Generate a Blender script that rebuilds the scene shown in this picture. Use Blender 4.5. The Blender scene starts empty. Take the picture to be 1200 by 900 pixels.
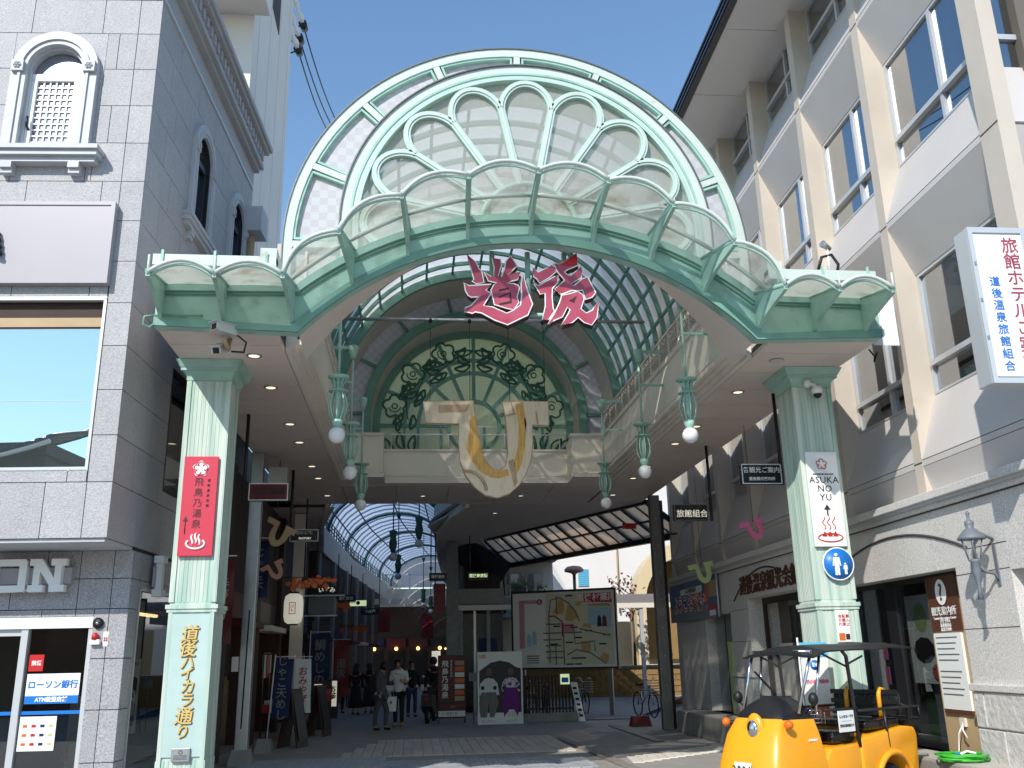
import bpy, math, random
from math import sin, cos, pi, radians, sqrt, atan2
from mathutils import Vector, Matrix
random.seed(7)
S = bpy.context.scene
COL = S.collection
# ---------------------------------------------------------------- camera
FPX, YAW, PITCH, ROLL = 1072.0, radians(6.27), radians(16.61), radians(-1.2)
_f = Vector((sin(YAW)*cos(PITCH), cos(YAW)*cos(PITCH), sin(PITCH)))
_r = Vector((cos(YAW), -sin(YAW), 0)); _u = _r.cross(_f)
_R = cos(ROLL)*_r + sin(ROLL)*_u; _U = -sin(ROLL)*_r + cos(ROLL)*_u
cam = bpy.data.objects.new('camera', bpy.data.cameras.new('camera')); COL.objects.link(cam)
cam.data.sensor_width = 36.0; cam.data.lens = FPX/1200*36
cam.data.clip_start = 0.1; cam.data.clip_end = 3000
cam.matrix_world = Matrix(((_R.x, _U.x, -_f.x, 0), (_R.y, _U.y, -_f.y, 0), (_R.z, _U.z, -_f.z, 1.7), (0, 0, 0, 1)))
S.camera = cam
# ---------------------------------------------------------------- sky and sun
SUN = Vector((-0.67, -1.10, 1.0)).normalized()       # towards the sun
W = bpy.data.worlds.new('World'); S.world = W; W.use_nodes = True
nt = W.node_tree; bg = nt.nodes['Background']
sky = nt.nodes.new('ShaderNodeTexSky'); sky.sky_type = 'NISHITA'; sky.sun_disc = False
sky.sun_elevation = math.asin(SUN.z); sky.sun_rotation = atan2(SUN.x, SUN.y)
sky.air_density = 1.6; sky.dust_density = 0.0; sky.ozone_density = 6.0; sky.altitude = 50
nt.links.new(sky.outputs[0], bg.inputs[0]); bg.inputs[1].default_value = 0.14
sun = bpy.data.objects.new('sun', bpy.data.lights.new('sun', 'SUN')); COL.objects.link(sun)
sun.data.energy = 3.4; sun.data.angle = radians(0.53); sun.data.color = (1.0, 0.955, 0.88)
sun.rotation_euler = (-SUN).to_track_quat('-Z', 'Y').to_euler()
vs = S.view_settings
vs.view_transform = 'Standard'; vs.look = 'None'; vs.gamma = 1.0; vs.exposure = 0.4; vs.use_curve_mapping = False
S.render.engine = 'CYCLES'
cy = S.cycles; cy.use_denoising = True
try: cy.denoiser = 'OPENIMAGEDENOISE'
except Exception: pass
cy.max_bounces = 8; cy.diffuse_bounces = 4; cy.glossy_bounces = 3; cy.transmission_bounces = 4
cy.transparent_max_bounces = 12; cy.caustics_reflective = False; cy.caustics_refractive = False
cy.sample_clamp_indirect = 6.0

# ---------------------------------------------------------------- mesh helpers
class MB:
    def __init__(s): s.v = []; s.f = []; s.sm = []
    def add(s, vs, fs, smooth=False):
        o = len(s.v); s.v += [tuple(map(float, p)) for p in vs]
        for f in fs: s.f.append([i+o for i in f]); s.sm.append(smooth)
        return s
    def box(s, x0, x1, y0, y1, z0, z1):
        return s.add([(x0,y0,z0),(x1,y0,z0),(x1,y1,z0),(x0,y1,z0),(x0,y0,z1),(x1,y0,z1),(x1,y1,z1),(x0,y1,z1)],
            [(3,2,1,0),(4,5,6,7),(0,1,5,4),(1,2,6,5),(2,3,7,6),(3,0,4,7)])
    def hexa(s, b, t):      # two quads (4 points each), bottom and top
        return s.add(list(b)+list(t), [(3,2,1,0),(4,5,6,7),(0,1,5,4),(1,2,6,5),(2,3,7,6),(3,0,4,7)])
    def prism(s, pts, a, b, plane='xz'):     # 2D outline swept from a to b
        m = {'xz': lambda p,t: (p[0],t,p[1]), 'xy': lambda p,t: (p[0],p[1],t), 'yz': lambda p,t: (t,p[0],p[1])}[plane]
        n = len(pts); ar = sum(pts[i][0]*pts[(i+1)%n][1]-pts[(i+1)%n][0]*pts[i][1] for i in range(n))
        flip = (ar > 0) ^ (plane == 'xz')
        if not flip: pts = pts[::-1]
        # after this the winding is fixed so that normals face out
        return s.add([m(p,a) for p in pts]+[m(p,b) for p in pts],
            [tuple(range(n)), tuple(range(2*n-1, n-1, -1))]+[((i+1)%n, i, n+i, n+(i+1)%n) for i in range(n)])
    def strip(s, rows, close=False, smooth=True):     # grid of points
        n = len(rows[0]); vs = [p for r in rows for p in r]; fs = []
        for i in range(len(rows)-1):
            for j in range(n if close else n-1):
                k = (j+1) % n; fs.append((i*n+j, i*n+k, (i+1)*n+k, (i+1)*n+j))
        return s.add(vs, fs, smooth)
    def tube(s, pts, r, n=8, smooth=True, close=False, cap=True):
        P = [Vector(p) for p in pts]; m = len(P); rows = []
        rr = r if isinstance(r, (list, tuple)) else [r]*m
        prev = None
        for i in range(m):
            if close: t = P[(i+1) % m]-P[i-1]
            else: t = P[min(i+1, m-1)]-P[max(i-1, 0)]
            t.normalize()
            ref = prev if prev is not None else (Vector((0,0,1)) if abs(t.z) < .9 else Vector((1,0,0)))
            a = ref-t*ref.dot(t)
            if a.length < 1e-5: a = t.orthogonal()
            a.normalize(); b = t.cross(a); prev = a
            rows.append([P[i]+rr[i]*(cos(2*pi*k/n)*a+sin(2*pi*k/n)*b) for k in range(n)])
        if close: rows.append(rows[0])
        s.strip(rows, True, smooth)
        if cap and not close:
            o = len(s.v)-n*len(rows)
            s.f.append(list(range(o+n-1, o-1, -1))); s.sm.append(False)
            e = len(s.v)-n; s.f.append(list(range(e, e+n))); s.sm.append(False)
        return s
    def bar(s, p, q, w, h, up=(0,0,1)):      # rectangular bar
        p = Vector(p); q = Vector(q); t = (q-p).normalized(); u = Vector(up)
        if abs(t.dot(u)) > .98: u = Vector((0,1,0))
        a = t.cross(u).normalized(); b = a.cross(t).normalized()
        c = [(-1,-1),(1,-1),(1,1),(-1,1)]
        return s.add([p+a*x*w/2+b*y*h/2 for x,y in c]+[q+a*x*w/2+b*y*h/2 for x,y in c],
            [(0,1,2,3),(7,6,5,4),(1,0,4,5),(2,1,5,6),(3,2,6,7),(0,3,7,4)])
    def arc(s, cx, cz, r0, r1, a0, a1, y0, y1, n=24):      # box-section arc in the xz plane (degrees)
        for_ = []
        for i in range(n+1):
            a = radians(a0+(a1-a0)*i/n); c, d = cos(a), sin(a)
            for_.append([(cx+r0*c,y0,cz+r0*d),(cx+r1*c,y0,cz+r1*d),(cx+r1*c,y1,cz+r1*d),(cx+r0*c,y1,cz+r0*d)])
        s.strip(for_, True, False)
        o = len(s.v)-4*(n+1); s.f += [[o+3,o+2,o+1,o],[len(s.v)-4,len(s.v)-3,len(s.v)-2,len(s.v)-1]]; s.sm += [False, False]
        return s
    def lathe(s, prof, c=(0,0,0), n=16, smooth=True):
        rows = [[(c[0]+r*cos(2*pi*k/n), c[1]+r*sin(2*pi*k/n), c[2]+z) for k in range(n)] for r, z in prof]
        s.strip(rows, True, smooth)
        o = len(s.v)-n*len(rows); s.f.append(list(range(o+n-1,o-1,-1))); s.sm.append(False)
        e = len(s.v)-n; s.f.append(list(range(e,e+n))); s.sm.append(False)
        return s
    def ball(s, c, r, n=14, m=8, sz=1.0):
        return s.lathe([(max(1e-4, r*sin(pi*i/m)), -r*sz*cos(pi*i/m)) for i in range(m+1)], c, n)
    def mesh(s, name):
        me = bpy.data.meshes.new(name); me.from_pydata(s.v, [], s.f)
        me.polygons.foreach_set('use_smooth', s.sm); me.update()
        return me
    def shift(s, d):
        s.v = [(x+d[0], y+d[1], z+d[2]) for x, y, z in s.v]; return s
    def turn(s, a, c=(0, 0)):
        ca, sa = cos(a), sin(a); s.v = [(c[0]+(x-c[0])*ca-(y-c[1])*sa, c[1]+(x-c[0])*sa+(y-c[1])*ca, z) for x, y, z in s.v]; return s
    def build(s, name, mat, parent=None, bevel=0, fix=False):
        if parent is not None and parent.get('_w'):
            L = parent['_w']; s.shift((-L[0], -L[1], -L[2]))
        elif parent is not None and parent.parent is not None and parent.parent.get('_w') and not parent.get('_own'):
            L = parent.parent['_w']; s.shift((-L[0], -L[1], -L[2]))
        me = s.mesh(name); me.materials.append(M[mat])
        if fix:
            import bmesh
            bm = bmesh.new(); bm.from_mesh(me); bmesh.ops.recalc_face_normals(bm, faces=bm.faces); bm.to_mesh(me); bm.free()
        return link(me, name, parent, bevel)
def link(me, name, parent=None, bevel=0, loc=None):
    o = bpy.data.objects.new(name, me); COL.objects.link(o)
    if parent is not None: o.parent = parent
    if loc is not None: o.location = loc
    if bevel:
        b = o.modifiers.new('bevel', 'BEVEL'); b.width = bevel; b.segments = 2; b.limit_method = 'ANGLE'; b.angle_limit = radians(40)
    return o
def tag(o, label, cat, group=None):
    o['label'] = label; o['category'] = cat
    if group: o['group'] = group
    return o
def thing(name, label, cat, loc=(0,0,0), rot=0, group=None, world=True):
    """An empty at the thing's base. world=True: its parts are written in world coordinates."""
    o = bpy.data.objects.new(name, None); COL.objects.link(o); o.empty_display_size = .2
    o.location = loc; o.rotation_euler = (0, 0, rot)
    if world: o['_w'] = list(loc)
    return tag(o, label, cat, group)
def structure(o): o['kind'] = 'structure'; return o
def box(name, mat, parent, *a, bevel=0): return MB().box(*a).build(name, mat, parent, bevel)
def copy_tree(o, parent=None):
    c = o.copy(); COL.objects.link(c)
    if parent is not None: c.parent = parent
    for ch in list(o.children): copy_tree(ch, c)
    return c
def arcpts(cx, cz, r, a0, a1, n): return [(cx+r*cos(radians(a0+(a1-a0)*i/n)), cz+r*sin(radians(a0+(a1-a0)*i/n))) for i in range(n+1)]

# text is collected and turned into meshes in one go at the end
TEXTS = []
def wofs(p):
    while p is not None:
        if p.get('_w'): return tuple(p['_w'])
        p = p.parent
    return (0, 0, 0)
def text(name, body, size, mat, parent, loc, rot=(pi/2, 0, 0), bold=0.0, depth=0.002, line=1.0, space=1.0, sx=1.0, align='CENTER', tags=None, shear=0):
    ls = body.split('\n')
    if len(ls) > 1 and max(len(l) for l in ls) == 1:        # a column of characters: one piece each
        for i, ch in enumerate(ls): text('character', ch, size, mat, parent, (loc[0], loc[1], loc[2]+((len(ls)-1)/2-i)*size*line), rot, bold, depth, 1.0, 1.0, sx, align, None, shear)
        return
    c = bpy.data.curves.new(name, 'FONT'); c.body = body; c.size = size; c.extrude = depth; c.offset = bold
    c.resolution_u = 2; c.align_x = align; c.align_y = 'CENTER'; c.space_line = line; c.space_character = space; c.shear = shear
    o = bpy.data.objects.new(name, c); COL.objects.link(o)
    L = wofs(parent)
    TEXTS.append((o, name, mat, parent, (loc[0]-L[0], loc[1]-L[1], loc[2]-L[2]), rot, sx, tags))
def finish_texts():
    dg = bpy.context.evaluated_depsgraph_get(); dg.update()
    for o, name, mat, parent, loc, rot, sx, tags in TEXTS:
        me = bpy.data.meshes.new_from_object(o.evaluated_get(dg)); me.name = name
        me.materials.clear(); me.materials.append(M[mat])
        n = link(me, name, parent, loc=loc); n.rotation_euler = rot; n.scale = (sx, 1, 1)
        if tags: tag(n, *tags)
    for o, *_ in TEXTS:
        c = o.data; bpy.data.objects.remove(o); bpy.data.curves.remove(c)

# ---------------------------------------------------------------- materials
M = {}
def srgb(*c): return tuple(((v/255)/12.92 if v/255 <= .04045 else ((v/255+.055)/1.055)**2.4) for v in c)+(1,)
def mat(name, col, rough=.6, metal=0, var=0, scale=4, bump=0, bscale=60, stretch=(1,1,1), dirt=None, dscale=1.5, dlo=.5, dhi=.75, spec=.5, emit=0, rnd=0, speck=0, sscale=120):
    m = bpy.data.materials.new(name); m.use_nodes = True; N = m.node_tree.nodes; Lk = m.node_tree.links
    b = N['Principled BSDF']; b.inputs['Roughness'].default_value = rough; b.inputs['Metallic'].default_value = metal
    b.inputs['Specular IOR Level'].default_value = spec
    col = tuple(col) if len(col) == 4 else tuple(col)+(1,)
    rgb = N.new('ShaderNodeRGB'); rgb.outputs[0].default_value = col; out = rgb.outputs[0]
    tc = N.new('ShaderNodeTexCoord'); mp = N.new('ShaderNodeMapping'); mp.inputs['Scale'].default_value = stretch
    geo = N.new('ShaderNodeNewGeometry'); Lk.new(geo.outputs['Position'], mp.inputs[0])
    def noise(sc, det=4): 
        n = N.new('ShaderNodeTexNoise'); n.inputs['Scale'].default_value = sc; n.inputs['Detail'].default_value = det
        Lk.new(mp.outputs[0], n.inputs['Vector']); return n.outputs['Fac']
    def ramp(sock, lo, hi):
        r = N.new('ShaderNodeMapRange'); r.inputs[1].default_value = lo; r.inputs[2].default_value = hi; Lk.new(sock, r.inputs[0]); return r.outputs[0]
    def hsv(sock, val):
        h = N.new('ShaderNodeHueSaturation'); Lk.new(sock, h.inputs['Color']); Lk.new(val, h.inputs['Value']); return h.outputs[0]
    def vr(sock, amp, lo=.3, hi=.7):
        r = N.new('ShaderNodeMapRange'); r.inputs[1].default_value = lo; r.inputs[2].default_value = hi
        r.inputs[3].default_value = 1-amp; r.inputs[4].default_value = 1+amp; Lk.new(sock, r.inputs[0]); return r.outputs[0]
    if var: out = hsv(out, vr(noise(scale), var))
    if speck: out = hsv(out, vr(noise(sscale, 2), speck))
    if rnd:
        oi = N.new('ShaderNodeObjectInfo'); out = hsv(out, vr(oi.outputs['Random'], rnd, 0, 1))
    if dirt:
        mx = N.new('ShaderNodeMix'); mx.data_type = 'RGBA'; Lk.new(ramp(noise(dscale, 6), dlo, dhi), mx.inputs[0])
        Lk.new(out, mx.inputs[6]); mx.inputs[7].default_value = tuple(dirt)[:3]+(1,); out = mx.outputs[2]
    Lk.new(out, b.inputs['Base Color'])
    if bump:
        bp = N.new('ShaderNodeBump'); bp.inputs['Strength'].default_value = bump; bp.inputs['Distance'].default_value = .02
        Lk.new(noise(bscale, 3), bp.inputs['Height']); Lk.new(bp.outputs[0], b.inputs['Normal'])
    if emit:
        Lk.new(out, b.inputs['Emission Color']); b.inputs['Emission Strength'].default_value = emit
    M[name] = m; return m
def glassy(name, tint, transp, gloss, diff=(.8,.8,.8,1), trans=0.0, rough=.02, fres=True, wear=None):
    """thin sheet: share of clear see-through, milky body (diffuse + translucent) and a mirror coat"""
    m = bpy.data.materials.new(name); m.use_nodes = True; N = m.node_tree.nodes; Lk = m.node_tree.links
    N.remove(N['Principled BSDF']); o = N['Material Output']
    tr = N.new('ShaderNodeBsdfTransparent'); tr.inputs[0].default_value = tint
    df = N.new('ShaderNodeBsdfDiffuse'); df.inputs[0].default_value = diff
    tl = N.new('ShaderNodeBsdfTranslucent'); tl.inputs[0].default_value = diff
    if wear:
        geo = N.new('ShaderNodeNewGeometry'); n = N.new('ShaderNodeTexNoise'); n.inputs['Scale'].default_value = wear[1]; n.inputs['Detail'].default_value = 5
        Lk.new(geo.outputs['Position'], n.inputs['Vector'])
        r = N.new('ShaderNodeMapRange'); r.inputs[1].default_value = .52; r.inputs[2].default_value = .75; Lk.new(n.outputs['Fac'], r.inputs[0])
        mx = N.new('ShaderNodeMix'); mx.data_type = 'RGBA'; Lk.new(r.outputs[0], mx.inputs[0]); mx.inputs[6].default_value = diff; mx.inputs[7].default_value = wear[0]
        Lk.new(mx.outputs[2], df.inputs[0]); Lk.new(mx.outputs[2], tl.inputs[0])
    m1 = N.new('ShaderNodeMixShader'); m1.inputs[0].default_value = trans; Lk.new(df.outputs[0], m1.inputs[1]); Lk.new(tl.outputs[0], m1.inputs[2])
    m2 = N.new('ShaderNodeMixShader'); m2.inputs[0].default_value = transp; Lk.new(m1.outputs[0], m2.inputs[1]); Lk.new(tr.outputs[0], m2.inputs[2])
    gl = N.new('ShaderNodeBsdfGlossy'); gl.inputs['Roughness'].default_value = rough; gl.inputs[0].default_value = (.95,.97,1,1)
    m3 = N.new('ShaderNodeMixShader')
    if fres:
        lw = N.new('ShaderNodeLayerWeight'); lw.inputs[0].default_value = .5
        pw = N.new('ShaderNodeMath'); pw.operation = 'POWER'; Lk.new(lw.outputs['Facing'], pw.inputs[0]); pw.inputs[1].default_value = 4.0
        ma = N.new('ShaderNodeMath'); ma.operation = 'MULTIPLY_ADD'; ma.use_clamp = True; Lk.new(pw.outputs[0], ma.inputs[0]); ma.inputs[1].default_value = .9; ma.inputs[2].default_value = gloss+.03
        Lk.new(ma.outputs[0], m3.inputs[0])
    else: m3.inputs[0].default_value = gloss
    Lk.new(m2.outputs[0], m3.inputs[1]); Lk.new(gl.outputs[0], m3.inputs[2]); Lk.new(m3.outputs[0], o.inputs[0])
    M[name] = m; return m
GREEN = srgb(160,199,185)
mat('green_paint', GREEN, .45, var=.10, scale=2.2, dirt=srgb(100,128,112), dscale=3, dlo=.55, dhi=.9)
mat('green_column', srgb(204,214,202), .5, var=.06, scale=1.2, stretch=(9,9,.5), dirt=srgb(138,180,166), dscale=1.3, dlo=.40, dhi=.75)
mat('green_shaded', srgb(114,158,142), .5, var=.1, scale=3)  # same green paint, darkened to carry the shade inside the vault
mat('fan_green', srgb(182,208,197), .45, var=.08, scale=2.5)
mat('green_dark', srgb(58,108,92), .5, var=.1, scale=3)
mat('green_pale', srgb(202,214,206), .45, var=.05, scale=2, dirt=srgb(148,132,104), dscale=4, dlo=.62, dhi=.9)
mat('teal_panel', srgb(182,204,198), .5, var=.06, scale=3)
mat('soffit', srgb(222,208,198), .55, var=.04, scale=1.5, rnd=.03)
mat('trim_white', srgb(228,220,208), .5, var=.04, scale=2)
mat('parapet', srgb(232,226,210), .5, var=.05, scale=1.2, rnd=.02)
mat('checker_wall', srgb(222,222,222), .6)
mat('tile_wall', srgb(226,226,232), .4, var=.05, scale=6)
mat('vault_lining', srgb(206,200,190), .6)
glassy('leaf_glass', (.8,.85,.6,1), .12, .02, diff=srgb(240,238,206), trans=.65, rough=.2, wear=(srgb(222,222,176), 1.4))
glassy('fan_glass', (.96,.97,.95,1), .60, .0, diff=srgb(232,232,222), trans=.45, rough=.15)
glassy('canopy_glass', (.95,.96,.94,1), .44, .03, diff=srgb(236,234,222), trans=.5, rough=.1, wear=(srgb(170,150,110), 2.2))
glassy('canopy_milk', (.9,.9,.85,1), .08, .02, diff=srgb(240,236,220), trans=.5, rough=.2, wear=(srgb(160,140,96), 2.5))
glassy('vault_sheet', (.94,.92,.90,1), .22, .0, diff=srgb(250,247,247), trans=.8, rough=.3)
glassy('vault_oval', (.99,.99,.99,1), .3, .0, diff=srgb(253,253,252), trans=.85, rough=.3)
mat('granite_grey', srgb(173,171,173), .62, var=.05, scale=3, speck=.2, sscale=60, bump=.4, bscale=45, rnd=.05)
mat('granite_dark', srgb(162,160,163), .6, var=.06, scale=3, speck=.32, sscale=60, bump=.3, bscale=45, rnd=.06)
mat('granite_light', srgb(210,206,201), .6, var=.04, scale=2, speck=.26, sscale=60, bump=.1, bscale=60, rnd=.04)
mat('granite_rough', srgb(200,198,194), .8, var=.12, scale=9, speck=.12, bump=.9, bscale=14)
mat('joint', srgb(70,68,70), .8)
mat('white_paint', srgb(236,236,236), .45, var=.03, scale=3)
mat('ledge_stone', srgb(184,186,190), .5, var=.05, scale=5)
mat('ledge_shade', srgb(150,166,176), .5, var=.05, scale=5)
mat('sign_mauve', srgb(166,160,166), .4, var=.02, scale=2)
mat('steel', srgb(176,178,180), .35, metal=.8, var=.08, scale=6)
mat('steel_dark', srgb(120,120,118), .4, metal=.6, var=.15, scale=5, stretch=(6,6,.6))
mat('black_metal', srgb(30,30,34), .4, var=.1)
mat('black_gutter', srgb(38,36,44), .35)
mat('alu', srgb(206,208,210), .35, metal=.3)
mat('beige_wall', srgb(204,193,179), .6, var=.05, scale=1.5, dirt=srgb(196,178,160), dscale=2, dlo=.6, dhi=.9)
mat('spandrel', srgb(204,198,195), .55, var=.03, scale=1.5, rnd=.02)
mat('concrete', srgb(150,148,142), .85, var=.12, scale=5, bump=.3, bscale=60)
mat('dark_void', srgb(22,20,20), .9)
mat('dark_brown', srgb(58,40,30), .7, var=.1)
mat('room', srgb(110,104,96), .9)
mat('curtain', srgb(140,140,132), .8, var=.08, scale=14, stretch=(1,1,.05))
mat('blind', srgb(132,136,138), .7, var=.03)
glassy('window_glass', (.62,.68,.72,1), .92, .26, diff=(.02,.03,.04,1), rough=.0)
glassy('shop_glass', (.75,.78,.78,1), .95, .06, diff=(.02,.02,.02,1), rough=.0)
glassy('mirror_glass', (.5,.6,.65,1), .1, .70, diff=(.14,.18,.18,1), rough=.0)
glassy('wind_glass', (.95,.97,.97,1), .97, .05, diff=(.5,.5,.5,1), rough=.0)
glassy('frosted_window', (.9,.9,.92,1), .1, .05, diff=srgb(140,142,152), trans=.3, rough=.2)
mat('crimson', srgb(206,56,78), .4, var=.02)
mat('letter_pink', srgb(176,74,98), .45, var=.12, scale=2.5, dirt=srgb(158,42,62), dscale=1.6, dlo=.45, dhi=.7)
mat('letter_red', srgb(190,22,30), .4)
mat('letter_side', srgb(58,28,36), .6)
mat('ink', srgb(40,36,40), .6)
mat('ink_brown', srgb(84,40,48), .6)
mat('pure_white', srgb(246,244,242), .45)
mat('paper', srgb(240,240,236), .6)
mat('gold', srgb(216,186,116), .4, metal=.1, var=.06, scale=12)
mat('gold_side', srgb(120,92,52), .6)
mat('sign_blue', srgb(24,116,200), .4)
mat('sky_blue', srgb(96,186,222), .5)
mat('red', srgb(196,36,36), .4)
mat('deep_red', srgb(120,18,24), .5)
mat('maroon', srgb(92,20,26), .55)
mat('navy', srgb(22,36,80), .7, var=.15, scale=6)
mat('orange', srgb(214,104,40), .5)
mat('brown_board', srgb(92,56,40), .5)
mat('tan', srgb(186,160,124), .7, var=.08, scale=3)
mat('wood_dark', srgb(66,36,24), .6, var=.2, scale=4, stretch=(6,6,.6))
mat('wood_red', srgb(96,40,28), .6, var=.15, scale=3)
mat('pink', srgb(232,120,160), .5)
mat('pink_pale', srgb(196,140,120), .5)
mat('pale_green', srgb(186,204,140), .5)
mat('yellow_cart', srgb(248,166,34), .28, var=.03, spec=.6)
mat('black_plastic', srgb(22,22,24), .5, var=.1)
mat('black_vinyl', srgb(18,18,20), .22, var=.1, bump=.6, bscale=26)
mat('tyre', srgb(24,24,26), .8)
mat('amber', srgb(226,110,24), .25)
mat('chrome', srgb(210,212,216), .15, metal=1)
mat('hose', srgb(60,176,52), .4)
mat('white_globe', srgb(232,232,234), .3)
mat('downlight', srgb(255,236,204), .4, emit=.9)
mat('signlit_green', srgb(206,226,176), .5, emit=.55)
mat('signlit_white', srgb(236,232,214), .5, emit=.35)
mat('warm_lamp', srgb(255,190,110), .5, emit=3.5)
mat('bulb_strip', srgb(255,214,150), .5, emit=3.0)
mat('skin', srgb(190,140,112), .55)
mat('hair', srgb(22,18,18), .5)
mat('cloth_black', srgb(26,26,30), .85)
mat('cloth_white', srgb(226,226,228), .85)
mat('cloth_grey', srgb(84,86,92), .85)
mat('cloth_denim', srgb(52,68,96), .85)
mat('cloth_tan', srgb(150,110,70), .8)
mat('purple', srgb(112,30,130), .7)
mat('hakama', srgb(128,122,116), .8, var=.15, scale=30, stretch=(1,1,.1))
mat('foliage', srgb(62,92,44), .6, var=.3, scale=20)
mat('leaf_red', srgb(120,52,44), .6, var=.3, scale=20)
mat('bark', srgb(92,76,62), .9, var=.2, scale=10)
mat('brick_tan', srgb(150,120,76), .8, var=.2, scale=18, stretch=(1,1,3), bump=.5, bscale=20)
mat('tan_tile', srgb(222,202,162), .7, var=.08, scale=14, stretch=(1,1,2.5))
mat('white_wall', srgb(226,221,216), .7, var=.03, scale=.8)
mat('smoke_roof', srgb(120,110,102), .5)
mat('roof_tile', srgb(30,40,44), .5, var=.2, scale=8)
mat('plaster', srgb(226,224,216), .8)
# ================================================================ ground
def ground_sheet(name, mat_, pts, z, th=0.0):
    m = MB(); m.add([(x, y, z) for x, y in pts], [tuple(range(len(pts)))])
    return structure(m.build(name, mat_))
mat('asphalt', srgb(156,152,148), .85, var=.10, scale=2, speck=.15, sscale=90, bump=.25, bscale=120)
mat('pave_grey', srgb(152,147,141), .8, var=.1, scale=3, speck=.12, sscale=60)
mat('pave_blue', srgb(164,167,172), .8, var=.10, scale=6, speck=.12, sscale=60, rnd=.14)
mat('slab', srgb(192,184,174), .75, var=.06, scale=5, speck=.08, sscale=80, rnd=.09)
mat('slab_white', srgb(222,216,204), .75, var=.04, scale=5, rnd=.05)
mat('kerb_stone', srgb(140,134,126), .8, var=.1, scale=5, rnd=.06)
ground_sheet('road', 'asphalt', [(-600,-600),(600,-600),(600,900),(-600,900)], 0)
pv = ground_sheet('pavement', 'pave_grey', [(-3.4,14),(3.35,14),(3.05,19.9),(3.6,24.6),(3.0,30),(2.6,90),(-3.6,90),(-3.4,24)], .004)
# long pale slabs, blue interlocking setts and the white strip: pieces of the pavement
slab = MB().box(-.088,.088,0,.86,0,.022).mesh('slab'); slab.materials.append(M['slab'])
for i in range(27):
    for j in range(4):
        x = -1.95+i*.188; y = 17.95+j*.88+(0 if i % 2 else .0)
        if x > 3.0-(y-17.9)*.02 or (x < -1.2+(y-18)*.2): continue
        o = link(slab, 'slab', pv, loc=(x, y, .006))
sett = MB().box(-.093,.093,0,.094,0,.02).mesh('sett'); sett.materials.append(M['pave_blue'])
k = 0
for j in range(26):
    for i in range(17):
        x = -.45+i*.2+(.1 if j % 2 else 0); y = 15.3+j*.1
        if x > 3.05 or k >= 298: continue
        k += 1; link(sett, 'paving_sett', pv, loc=(x, y, .006))
m = MB()
for j in range(26):
    for i in range(26):
        x = -2.85+i*.2+(.1 if j % 2 else 0); y = 15.3+j*.1
        if -.46 < x < 3.0 or x > 3.0: continue
        m.box(x-.093,x+.093,y,y+.094,.006,.026)
o = m.build('paving_sett', 'pave_blue', pv); o['kind'] = 'stuff'
wst = MB().box(-.1,.1,-.43,.43,0,.02).mesh('white_slab'); wst.materials.append(M['slab_white'])
for i in range(18):
    t = i/17; x = 3.72+t*3.0; y = 16.15+t*2.3
    o = link(wst, 'white_slab', pv, loc=(x, y, .005)); o.rotation_euler = (0,0,radians(-6))
kst = MB().box(-.09,.09,0,.58,0,.03).mesh('border_stone'); kst.materials.append(M['kerb_stone'])
for i in range(10):
    o = link(kst, 'border_stone', pv, loc=(3.42-.05*i*.5, 14.6+i*.6, .004)); o.rotation_euler = (0,0,radians(4))
structure(box('drain_channel', 'joint', None, 4.86,5.06,19.3,24, .004,.012))
gm = MB()
for i in range(78): gm.box(4.87,5.05,19.32+i*.06,19.35+i*.06,.012,.02)
g_ = gm.build('grating_bar','steel_dark', bpy.data.objects['drain_channel']); g_['kind'] = 'stuff'
# raised terrace along the right-hand building
tz = .46
structure(box('terrace', 'concrete', None, 5.98,9.5,7.5,21.6,0,tz, bevel=.02))
tt = bpy.data.objects['terrace']
for i in range(23): box('terrace_slab', 'slab', tt, 6.0,6.5,7.6+i*.61,8.19+i*.61,tz,tz+.012)

# ================================================================ the arcade gate
CX = 1.42
gate = thing('arcade_gate', 'pale green arcade gate with scalloped glass canopy and fan window spanning the street', 'arcade gate', (CX,12,0))
G = gate
def mirror(x): return 2*CX-x
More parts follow.
